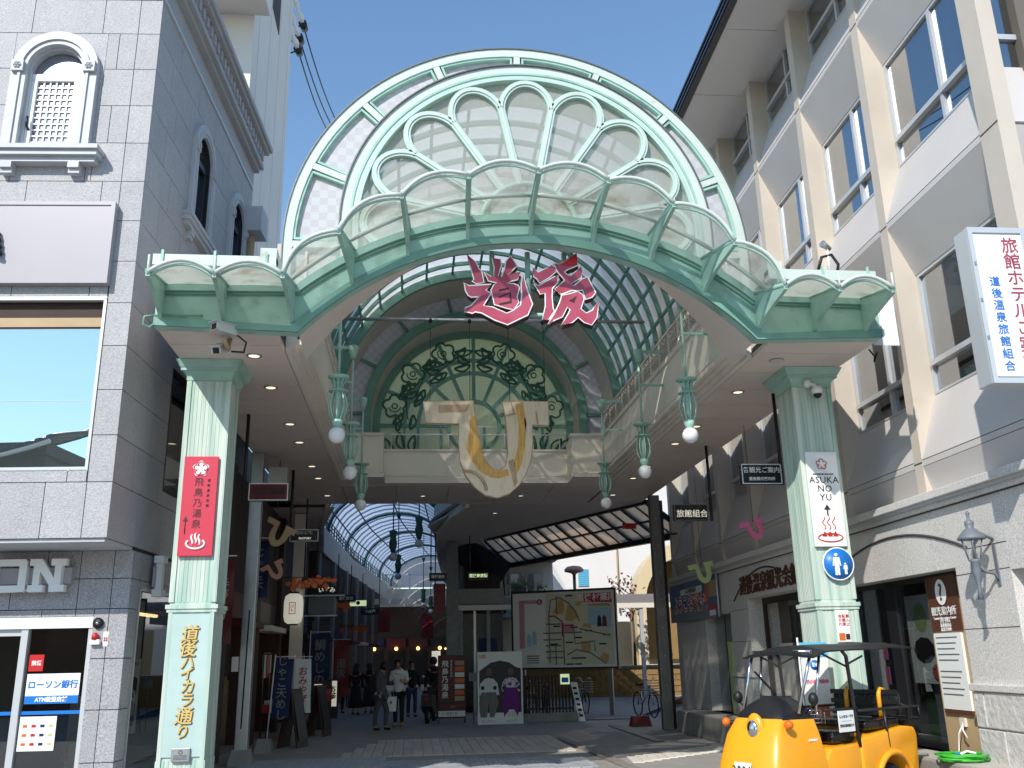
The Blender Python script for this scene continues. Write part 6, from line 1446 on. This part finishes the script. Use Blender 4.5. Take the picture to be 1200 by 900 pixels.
sl = thing('street_lamp','mushroom-shaped street lamp rising behind the map board','street lamp',(5.9,34,0)); MB().tube([(5.9,34,0),(5.9,34,4.6)],.06,8).build('pole','steel_dark',sl); MB().lathe([(.05,4.55),(.12,4.62),(.36,4.68),(.36,4.76),(.25,4.86),(.02,4.9)],(5.9,34,0),18).build('hood','pink_pale',sl)
tr = thing('maple_tree','small tree with sparse red leaves beside the riveted steel post','tree',(8.0,34,0))
MB().tube([(8.0,34,0),(8.03,34,2.2),(8.0,34,4.0)],[.07,.05,.03],6).build('trunk','bark',tr); m = MB(); lm = MB()
for k in range(9):
    a = random.uniform(0,2*pi); z0 = 2.8+.14*k; e = Vector((8.0+.75*cos(a),34+.75*sin(a),z0+.6)); m.tube([(8.0,34,z0),e],[.02,.008],4)
    for q in range(15):
        c = Vector((8.0,34,z0)).lerp(e,random.uniform(.3,1.1))+Vector([random.gauss(0,.12) for _ in range(3)]); u = Vector([random.uniform(-1,1) for _ in range(3)]).normalized(); v = u.orthogonal().normalized(); d = .085
        lm.add([c-u*d,c+v*d*.7,c+u*d,c-v*d*.7],[(0,1,2,3)])
m.build('branch','bark',tr); lm.build('crown','leaf_red',tr)
ar = thing('arched_gable','beige rounded gable with arched opening behind the riveted steel post','building',(10,36,0))
oo = [(x+.35,z*1.12) for x,z in arcpts(10.3,3.3,2.0,0,180,20)]; ii = [(x+.35,z*1.12) for x,z in arcpts(10.3,3.2,1.6,180,0,20)]; MB().prism([(12.65,0)]+oo+[(8.65,0),(9.05,0)]+ii+[(12.25,0)],36,37.2).build('gable','tan_tile',ar, fix=True)
MB().prism([(x+.35,z*1.12) for x,z in arcpts(10.3,3.2,1.6,0,180,16)]+[(9.05,1.5),(12.25,1.5)],37.2,37.3).build('arch_infill','brick_tan',ar, fix=True)
th = thing('tan_tiled_building','tan tiled building with brown eave far right behind the hall','building',(14,46,0)); box('wall','tan_tile',th,10.5,22,48,54,8.6,14); box('lower_wall','white_wall',th,10.5,22,47,54,0,6.3); box('eave','brown_board',th,9.6,22,45.5,48,8.2,8.6); box('slope','tan',th,9.8,22,46.5,48,6.3,8.2)
plant_pot('green shrub on the wall top far right behind the hall',12.3,45.5,6.3,.8,1.2,'foliage',None)
# low shelter roof and openings right of the map, sunlit wall behind
sh = thing('shelter','low grey roofed shelter with posts right of the map board','shelter',(8,32,0)); r = MB(); rows = [[(x,31+1.6*j/6,3.35+.35*sin(pi*j/6)) for j in range(7)] for x in (1.45,12)]; r.strip(rows,False,True); r.build('roof','smoke_roof',sh); box('roof_edge','trim_white',sh,1.45,12,30.95,31.02,3.2,3.36)
for x in (1.5,2.4,7.55,8.3,9.9): box('post','alu' if x > 7 else 'concrete',sh,x,x+.12,31.0,31.12,0,3.2)
bw = thing('brick_wall','low brown brick retaining wall behind the bicycles','wall',(7,33,0))
box('face','brick_tan',bw,2.5,12.5,33.2,33.5,0,1.25); box('coping','concrete',bw,2.4,12.5,33.15,33.55,1.25,1.33)
box('sunlit_wall','tan_tile',bw,6.5,13,38,38.2,1.3,3.0)
# near rows of the brick wall as single bricks
bk_ = MB().box(-.19,.19,-.03,0,0,.17).mesh('brick'); bk_.materials.append(M['brick_tan'])
for r_ in range(6):
    for c in range(22):
        o = link(bk_,'brick',bw,loc=(2.75+c*.42+(.21 if r_ % 2 else 0)-7,33.2-33,.04+r_*.195))
rp_ = structure(MB().add([(3.2,26.2,.02),(6.1,26.2,.02),(9.6,33.1,.3),(4.0,33.1,.3)],[(0,1,2,3)]).build('ramp','asphalt'))
structure(box('planter_kerb','concrete',None,2.95,4.45,25.9,26.2,0,.22, bevel=.02))
fe = thing('bicycle_rack_fence','dark slatted fence in front of the parked bicycles','fence',(3.7,26.3,0)); box('rail','black_metal',fe,2.95,4.4,26.28,26.32,1.15,1.2); box('rail','black_metal',fe,2.95,4.4,26.28,26.32,.3,.35)
for k in range(16): box('slat','dark_brown',fe,2.97+k*.093,3.02+k*.093,26.27,26.33,.22,1.2)
s = tag(box('rack_notice','signlit_green',None,4.05,4.3,26.2,26.23,.95,1.22),'small green and blue notice on the bicycle fence','notice'); box('notice_picture','sign_blue',s,4.08,4.27,26.193,26.2,1.0,1.13)
es = thing('leaning_sign','narrow white board leaning by the end of the bicycle fence','board',(4.52,26.0,0)); MB().hexa([(4.48,25.95,0),(4.66,25.95,0),(4.66,25.98,0),(4.48,25.98,0)],[(4.32,26.15,1.0),(4.50,26.15,1.0),(4.50,26.18,1.0),(4.32,26.18,1.0)]).build('panel','paper',es); MB().bar((4.5,25.97,.2),(4.62,26.5,.0),.03,.03).build('prop','steel_dark',es)
for k in range(6): MB().hexa([(4.5-.025*k,25.94+.03*k,.12+.14*k),(4.6-.025*k,25.94+.03*k,.12+.14*k),(4.6-.025*k,25.945+.03*k,.12+.14*k),(4.5-.025*k,25.945+.03*k,.12+.14*k)],[(4.49-.025*k,25.95+.03*k,.18+.14*k),(4.59-.025*k,25.95+.03*k,.18+.14*k),(4.59-.025*k,25.955+.03*k,.18+.14*k),(4.49-.025*k,25.955+.03*k,.18+.14*k)]).build('printed_block','navy',es.children[0])
def bicycle(label,x,y,z,rot,mt):
    t = thing('bicycle',label,'bicycle',(x,y,z),rot,'parked bicycles',world=False)
    for dx in (-.52,.52):
        w = MB().tube([(dx+.31*cos(2*pi*i/20),0,.33+.31*sin(2*pi*i/20)) for i in range(20)],.018,6,close=True).build('wheel','tyre',t); m = MB()
        for k in range(8): m.tube([(dx,0,.33),(dx+.3*cos(k*pi/4),0,.33+.3*sin(k*pi/4))],.003,3)
        m.build('spokes','steel',w)
    m = MB()
    for a,b in (((-.52,.33),(-.2,.35)),((-.2,.35),(-.3,.75)),((-.2,.35),(.36,.72)),((-.3,.7),(.36,.72)),((-.52,.33),(-.3,.7)),((.52,.33),(.36,.85))): m.tube([(a[0],0,a[1]),(b[0],0,b[1])],.018,6)
    m.build('frame',mt,t); MB().box(-.42,-.2,-.06,.06,.82,.88).build('saddle','black_vinyl',t); MB().tube([(.3,-.26,1.0),(.38,-.1,1.02),(.36,0,.88),(.38,.1,1.02),(.3,.26,1.0)],.013,6).build('handlebar','chrome',t)
    m = MB()
    for k in range(5): m.tube([(.5,-.16,.62+k*.07),(.78,-.16,.62+k*.07),(.78,.16,.62+k*.07),(.5,.16,.62+k*.07)],.006,4,close=True)
    m.build('basket','steel',t)
bicycle('parked bicycle behind the fence, left of three',3.3,26.9,.02,radians(70),'steel'); bicycle('parked bicycle behind the fence, middle of three',3.75,27.0,.03,radians(75),'navy'); bicycle('parked bicycle behind the leaning white board',4.75,27.3,.06,radians(60),'black_metal'); bicycle('bicycle with basket beside the riveted steel post',6.35,26.0,.05,radians(-80),'steel'); 
rbse = tag(MB().hexa([(5.35,23.4,.004),(5.85,23.4,.004),(5.85,23.75,.004),(5.35,23.75,.004)],[(5.4,23.45,.24),(5.8,23.45,.24),(5.8,23.7,.24),(5.4,23.7,.24)]).build('flag_weight','maroon'),'red flag base at the foot of the riveted steel post','flag base')
cr = thing('glass_kiosk','dim glazed hall front behind the cut-out board','building',(2,31,0)); box('back','dark_brown',cr,1.6,2.95,31.4,31.5,0,3.2); box('lintel','concrete',cr,1.4,3.0,31.1,31.3,3.2,3.9); MB().add([(1.6,31.2,.2),(2.95,31.2,.2),(2.95,31.2,3.1),(1.6,31.2,3.1)],[(0,1,2,3)]).build('pane','black_vinyl',cr); box('door_post','alu',cr,1.98,2.06,31.15,31.2,0,3.2); s = box('blue_notice','navy',cr,2.15,2.75,31.1,31.15,1.9,2.3); box('darkened_panel','dark_brown',cr,1.65,2.9,31.3,31.33,2.3,3.1)  # opaque dark pane and upper panel: the dim interior is put into their colour
tag(box('grey_notice','blind',None,1.5,1.75,25.7,25.75,1.1,1.32),'small grey notice between the red stand and the cut-out board','notice'); o = bpy.data.objects['grey_notice']; MB().tube([(1.62,25.76,0),(1.62,25.76,1.15)],.015,5).build('stake','steel_dark',o)
# ================================================================ yellow three-wheeler
ct = thing('electric_tricycle','yellow open electric three-wheeler with black roof parked before the right column','vehicle',(4.40,10.3,0),radians(180+31),world=False); ct.scale = (1.06,1.06,1.02)
def bev(o, w=.03): 
    b = o.modifiers.new('bevel','BEVEL'); b.width = w; b.segments = 3; b.limit_method = 'ANGLE'; b.angle_limit = radians(30)
    for p in o.data.polygons: p.use_smooth = True
    return o
# front cowl: tapered nose
def loft(secs):      # secs: list of rings with equal count
    m = MB(); m.strip(secs,True,True); n = len(secs[0]); m.f.append(list(range(n-1,-1,-1))); m.sm.append(False); e = len(m.v)-n; m.f.append(list(range(e,e+n))); m.sm.append(False); return m
def ring(x0,x1,w0,w1,z,k=9):     # rounded plan outline: rear edge x0 width w0, nose x1 width w1
    pts = []
    for i in range(k+1):
        a = -pi/2+pi*i/k; pts.append((x1-.16+.16*abs(cos(a))**.45, w1*math.copysign(abs(sin(a))**.6,sin(a)), z))
    pts += [(x0,w0,z),(x0,-w0,z)]
    return pts
secs = [ring(.42,1.16,.42,.38,.22),ring(.42,1.20,.44,.39,.40),ring(.45,1.15,.43,.37,.62),ring(.48,1.06,.40,.34,.86),ring(.50,.95,.36,.29,1.02)]
cowl = bev(loft(secs).build('front_cowl','yellow_cart',ct, fix=True),.02)
secs = [ring(.50,.955,.365,.298,1.0),ring(.54,.90,.345,.27,1.07),ring(.57,.82,.30,.20,1.15),ring(.60,.74,.16,.08,1.22)]
bev(loft(secs).build('black_screen_panel','black_plastic',ct, fix=True),.01)
# headlamp pod
m = MB().ball((0,0,0),.11,16,10,1.4); m.v = [(x*.45+1.0,y*.95+.04,z+.92) for x,y,z in m.v]; hl = m.build('headlamp_pod','yellow_cart',cowl); m = MB().ball((0,0,0),.066,14,8,1.35); m.v = [(x*.5+1.045,y+.04,z+.92) for x,y,z in m.v]; m.build('headlamp_lens','chrome',cowl)
for s in (-1,1): 
    MB().ball((.93,s*.38,.97),.045,12,8).build('indicator','amber',cowl); MB().tube([(.88,s*.30,.96),(.93,s*.37,.97)],.018,6).build('indicator_stalk','black_plastic',cowl)
pl = MB().add([(1.205,.10,.50),(1.205,-.10,.50),(1.185,-.10,.62),(1.185,.10,.62)],[(0,1,2,3)]).build('number_plate','paper',cowl); text('lettering','2 8 0 4',.075,'ink',cowl,(1.21,0,.56),rot=(pi/2,0,pi/2),bold=.002)
for s in (-1,1): box('white_stripe','pure_white',cowl,.52,.66,s*.395-.004,s*.395+.004,.80,.82)
# windscreen frame, glass, roof
m = MB()
for s in (-1,1): m.tube([(.70,s*.33,1.06),(.52,s*.36,1.50),(.44,s*.36,1.66)],.016,6).tube([(.44,s*.34,1.05),(.30,s*.36,1.66)],.014,6)
wf = m.tube([(.44,-.36,1.66),(.44,.36,1.66)],.016,6).build('windscreen_frame','chrome',ct)
MB().add([(.69,-.32,1.08),(.69,.32,1.08),(.45,.35,1.65),(.45,-.35,1.65)],[(0,1,2,3)]).build('windscreen','wind_glass',ct)
MB().bar((.66,.05,1.24),(.54,-.28,1.46),.018,.014).build('wiper','black_plastic',wf)
rows = []
for i in range(9):
    x = .52-1.82*i/8; zc = 1.685+.02*sin(pi*i/8)-(.05 if i == 0 else 0)+(.025 if i > 5 else 0)
    rows.append([(x,-.44,zc-.03),(x,-.22,zc+.015),(x,0,zc+.03),(x,.22,zc+.015),(x,.44,zc-.03),(x,.44,zc-.045),(x,0,zc+.0),(x,-.44,zc-.045)])
m = MB().strip(rows,True,False); m.f += [list(range(8)),list(range(len(m.v)-1,len(m.v)-9,-1))]; m.sm += [False,False]; m.build('roof','black_plastic',ct, fix=True)
# side frame tubes
for s in (-1,1):
    fr = MB().tube([(-.12,s*.42,.70),(-.10,s*.42,1.0),(-.06,s*.42,1.60),(.0,s*.42,1.66)],.02,7).tube([(-.06,s*.42,1.52),(-.34,s*.42,1.60)],.012,6).tube([(-.04,s*.42,1.50),(.34,s*.40,1.64)],.012,6).build('roof_post','black_metal',ct)
    MB().tube([(.42,s*.42,1.08),(-.12,s*.43,1.08)],.014,6).tube([(-.12,s*.43,1.05),(-1.05,s*.43,1.05),(-1.08,s*.40,.72)],.016,6).tube([(-.6,s*.43,1.05),(-.62,s*.43,.66)],.014,6).build('side_rail','black_metal',ct)
MB().tube([(-1.05,-.43,1.05),(-1.08,0,1.18),(-1.05,.43,1.05)],.014,6).build('rear_rail','black_metal',ct)
# body: floor, front seat, rear body with arches
bev(MB().box(-.2,.5,-.40,.40,.24,.34).build('floor_pan','yellow_cart',ct),.02)
m = MB().prism([(.45,.62),(.42,.34),(-.05,.30),(-.12,.30),(-.15,.74),(.35,.72)],-.42,.42,'xz'); bev(m.build('side_body','yellow_cart',ct, fix=True),.03)
prof = [(-.12,.78),(-.12,.30),(-.36,.28)]+[( -.66+.30*cos(radians(a)),.28+.30*sin(radians(a))) for a in range(0,181,15)]+[(-1.0,.28),(-1.12,.34),(-1.16,.76),(-1.12,.84),(-.9,.86)]
rbod = bev(MB().prism(prof,-.44,.44,'xz').build('rear_body','yellow_cart',ct, fix=True),.03)
for s in (-1,1): MB().tube([(-.66+.33*cos(radians(a)),s*.445,.28+.33*sin(radians(a))) for a in range(0,181,12)],.035,6).build('wheel_arch','yellow_cart',rbod)
m = MB()
def wheel(x,y,r,w):
    t_ = MB().tube([(x+(r-.06)*cos(2*pi*i/24),y,r+(r-.06)*sin(2*pi*i/24)) for i in range(24)],.062,8,close=True).build('wheel','tyre',ct)
    MB().tube([(x,y-.045,r),(x,y+.045,r)],r-.1,20).build('rim','steel',t_); MB().tube([(x,y-.06,r),(x,y+.06,r)],.035,10).build('hub','black_plastic',t_)
wheel(-.66,-.36,.25,.1); wheel(-.66,.36,.25,.1); wheel(.72,0,.22,.1)
def cushion(nm,x0,x1,y0,y1,z0,z1,par=None): 
    o = MB().box(x0,x1,y0,y1,z0,z1).build(nm,'black_vinyl',par or ct); return bev(o,.04)
cushion('driver_seat',-.16,.22,-.36,.36,.74,.86); cushion('rear_seat',-.92,-.3,-.40,.40,.84,.94); bk2 = cushion('rear_backrest',-1.0,-.93,-.40,.40,.96,1.20)
for z in (.98,1.10,1.2): box('back_band','black_plastic',bk2,-.93,-.915,-.41,.41,z-.02,z+.03)
for y in (-.2,.2): MB().tube([(-.90,y,.95),(-.905,y,1.18),(-.93,y,1.24),(-1.02,y,1.22)],.028,5).build('yellow_strap','yellow_cart',bk2)
m = MB().tube([(-1.1,-.38,.92),(-1.35,-.38,.92),(-1.35,.38,.92),(-1.1,.38,.92)],.012,6).tube([(-1.1,-.38,1.04),(-1.35,-.38,1.04),(-1.35,.38,1.04),(-1.1,.38,1.04)],.012,6)
for y in (-.38,0,.38): m.tube([(-1.35,y,.92),(-1.35,y,1.04)],.01,5)
ck = m.build('cargo_rack','black_metal',ct); box('rack_floor','black_plastic',ck,-1.36,-1.1,-.4,.4,.84,.90)
MB().tube([(.42,-.3,1.06),(.36,0,1.02),(.42,.3,1.06)],.014,6).tube([(.5,0,.8),(.37,0,1.02)],.025,6).build('handlebar','black_metal',ct)
for s in (-1,1): MB().ball((.62,s*.46,1.2),.05,10,6,1.3).build('mirror','black_plastic',ct); MB().tube([(.6,s*.34,1.06),(.62,s*.46,1.16)],.008,5).build('mirror_arm','black_metal',ct)
m = MB()
for k in range(4): m.tube([(.3,.1,.96+.04*k),(.3,.34,.96+.04*k),(.44,.34,.96+.04*k),(.44,.1,.96+.04*k)],.005,4,close=True)
for k in range(7): m.tube([(.3,.1+.04*k,.94),(.3,.1+.04*k,1.09)],.004,4)
m.build('wire_basket','chrome',ct)
ns = thing('paper_notice','white paper notice hung on the side rail of the yellow three-wheeler','notice',(0,0,0),world=False); ns.location = ct.matrix_basis @ Vector((.11,.45,.86)); ns.rotation_euler = (0,0,radians(31))
pp_ = MB().box(-.14,.14,-.006,0,0,.21).build('sheet','paper',ns); text('lettering','レンタカーです',.036,'ink',pp_,(0,-.008,.15)); text('lettering','受付は案内所まで',.032,'ink',pp_,(0,-.008,.06)); box('ruled_line','blind',pp_,-.09,.09,-.008,-.006,.105,.108)
MB().tube([(-.1,.0,.20),(-.1,.0,.225)],.003,4).build('tie','black_plastic',ns)
# coiled green hose on the terrace
hs = thing('garden_hose','coiled green garden hose on the terrace behind the three-wheeler','hose',(6.18,10.5,tz+.012),world=False); m = MB(); pts = []
for i in range(130):
    a = i*2*pi/22; r = .19+.028*sin(i*.7)+.02*(i//22 % 3); pts.append((r*cos(a)*1.15,r*sin(a),.015+.012*(i//22)))
m.tube(pts,.012,5); m.build('coil','hose',hs); MB().tube([(-.1,-.1,.08),(.02,-.05,.11),(.1,-.1,.09)],.014,6).build('white_hose_end','pure_white',hs); MB().tube([(-.1,-.1,.08),(-.16,-.14,.09)],.02,6).build('nozzle','sign_blue',hs)
# ================================================================ people in the arcade
def skin(name, verts, edges, radii, mt, parent, sub=1):
    me = bpy.data.meshes.new(name); me.from_pydata(verts,edges,[]); me.materials.append(M[mt])
    o = link(me,name,parent); sk = o.modifiers.new('skin','SKIN'); sk.use_smooth_shade = True
    sv = me.skin_vertices[0].data
    for i,r in enumerate(radii): sv[i].radius = (r,r) if not isinstance(r,tuple) else r; sv[i].use_root = (i == 0)
    sb_ = o.modifiers.new('sub','SUBSURF'); sb_.levels = sub; sb_.render_levels = sub
    return o
def person(label, x, y, rot, h=1.65, top='cloth_white', bot='cloth_black', shoe='cloth_black', hair=True, stride=.12, armL='down', armR='down', skirt=False, coat=False, lookdown=0.0, scarf=False):
    t = thing('person',label,'person',(x,y,0),rot,'people walking in the arcade',world=False); k = h/1.7
    hz = .90
    # joints (face towards -y)
    V = [(0,0,hz),(0,.0,1.12),(0,.01,1.32),(0,.0,1.45),(0,-.03-lookdown*.3,1.53-lookdown*.1),(0,-.05-lookdown,1.61-lookdown*.3),(0,-.03-lookdown*.8,1.68-lookdown*.2)]
    E_ = [(0,1),(1,2),(2,3),(3,4),(4,5),(5,6)]; R_ = [(.13,.10),(.12,.09),(.15,.10),(.06,.06),(.07,.075),(.085,.095),(.06,.07)]
    legs = {}; arms = {}
    for s in (-1,1):
        d = stride*s; b = len(V)
        V += [(s*.095,0,hz-.08),(s*.10,-d*.5-.02,.50),(s*.10,d*.3-d*.8+.02,.09),(s*.11,-d*.5-.13,.04)]; E_ += [(0,b),(b,b+1),(b+1,b+2),(b+2,b+3)]; R_ += [.085,.058,.042,(.045,.03)]; legs[s] = b
        a = len(V); pose = armL if s > 0 else armR
        if pose == 'down': P_ = [(s*.19,.0,1.38),(s*.24,.02,1.12),(s*.25,-.06,.88),(s*.25,-.09,.80)]
        else: P_ = [(s*.19,.0,1.38),(s*.23,.0,1.12),(s*.14,-.22,1.16),(s*.08,-.28,1.20)]
        V += P_; E_ += [(2,a),(a,a+1),(a+1,a+2),(a+2,a+3)]; R_ += [.062,.045,.034,(.038,.022)]; arms[s] = a
    V = [(p[0]*k,p[1]*k,p[2]*k) for p in V]; R_ = [((r[0]*k,r[1]*k) if isinstance(r,tuple) else r*k) for r in R_]
    body = skin('body',V,E_,R_,'skin',t)
    g_ = 1.16
    def sub(ids, extra, nm, mt, grow):
        m_ = {i:n for n,i in enumerate(ids)}; up_ = nm in ('shirt','coat')
        skin(nm,[((V[i][0],V[i][1],V[i][2]-.10*k) if up_ and i == 0 else V[i]) for i in ids],[(m_[a],m_[b]) for a,b in E_ if a in m_ and b in m_],[(.098*k,.085*k) if up_ and i == 3 else (tuple(c*grow+.006 for c in R_[i]) if isinstance(R_[i],tuple) else R_[i]*grow+.006) for i in ids],mt,t)
    sub([0,1,2,3]+[arms[-1],arms[-1]+1,arms[1],arms[1]+1]+([arms[-1]+2,arms[1]+2] if coat else []),None,'shirt' if not coat else 'coat',top,1.14)
    m = MB().lathe([(.185*k,1.33*k),(.165*k,1.41*k),(.10*k,1.465*k),(.062*k,1.50*k)],(0,0,0),14); m.v = [(a,b*.66,c) for a,b,c in m.v]; m.build('collar',top,t)
    if skirt: MB().lathe([(.16*k,.98*k),(.19*k,.8*k),(.24*k,.45*k),(.28*k,.24*k)],(0,0,0),14).build('skirt',bot,t)
    else: sub([0]+[legs[s]+i for s in (-1,1) for i in range(3)],None,'trousers',bot,1.16)
    for s in (-1,1):
        q = V[legs[s]+2]; q2 = V[legs[s]+3]; skin('shoe',[(q[0],q[1]+.03,.05*k),(q2[0],q2[1]-.01,.04*k)],[(0,1)],[(.055*k,.045*k),(.05*k,.035*k)],shoe,t)
    c = Vector(V[5]); m = MB().ball((0,0,0),.118*k,14,9,1.06); m.v = [(a+c.x,b*1.05+c.y+.022*k,z+c.z+.028*k) for a,b,z in m.v if True]
    m.f = [f for f in m.f if not all(m.v[i][1] < c.y-.035*k and m.v[i][2] < c.z+.055*k for i in f)]; m.sm = [True]*len(m.f)
    if skirt: m.tube([(0,.07*k,1.66*k),(0,.10*k,1.5*k),(0,.09*k,1.36*k)],[.10*k,.10*k,.05*k],10)
    m.build('hair','hair',t)
    MB().ball((c.x,c.y-.105*k,c.z-.01*k),.014*k,6,5).build('nose','skin',t)
    m = MB()
    for s in (-1,1): m.ball((c.x+s*.033*k,c.y-.094*k,c.z+.02*k),.010*k,6,4)
    m.build('eyes','ink',t)
    return t
person('man in white T-shirt with backpack straps looking at his phone',-.36,25.7,radians(-12),1.68,'cloth_white','cloth_black','cloth_tan',True,.10,'up','up',lookdown=.04)
person('man in dark clothes seen from the side, beside the man in white',-.79,24.68,radians(70),1.62,'cloth_grey','cloth_grey','cloth_black',True,.22,'down','down',coat=True,lookdown=.05)
person('woman in long black coat and skirt, left one of two women in black',-1.84,31.8,radians(170),1.56,'cloth_black','cloth_black','cloth_black',True,.1,'down','down',True,True)
person('woman in long black skirt, right one of two women in black',-1.45,32.6,radians(185),1.56,'cloth_black','cloth_black','cloth_black',True,.08,'down','down',True,True)
person('person in jeans and black top behind the man in white',-.02,29.9,radians(10),1.62,'cloth_black','cloth_denim','cloth_black',True,.12,'down','up',coat=True)
person('person in black jacket with white shirt by the dark red flag',-2.45,33.0,radians(20),1.62,'cloth_black','cloth_black','cloth_black',True,.1,'down','down',coat=True)
person('man in dark jacket standing behind the motor scooter',.62,28.6,radians(200),1.7,'cloth_black','cloth_black','cloth_black',True,.05,'down','down',coat=True)
bp = thing('backpack','dark backpack worn by the man in dark clothes','backpack',(-1.0,24.65,.95)); o = MB().box(-1.10,-.88,24.52,24.80,.92,1.32).build('bag','cloth_black',bp, bevel=.05); box('pocket','cloth_black',bp,-1.14,-1.10,24.56,24.76,.95,1.12)
sp = thing('shopping_bag','white paper shopping bag carried between the two men','bag',(-.55,25.1,.55)); MB().hexa([(-.68,25.05,.42),(-.42,25.05,.42),(-.42,25.17,.42),(-.68,25.17,.42)],[(-.70,25.05,.78),(-.40,25.05,.78),(-.40,25.17,.78),(-.70,25.17,.78)]).build('bag','paper',sp); box('printed_mark','ink',sp,-.57,-.53,25.045,25.05,.6,.68); MB().tube([(-.62,25.1,.78),(-.6,25.1,.9),(-.5,25.1,.9),(-.48,25.1,.78)],.006,5).build('handle','tan',sp)
finish_texts()
for o in bpy.data.objects:
    for k in ('_w','_own'):
        if k in o: del o[k]
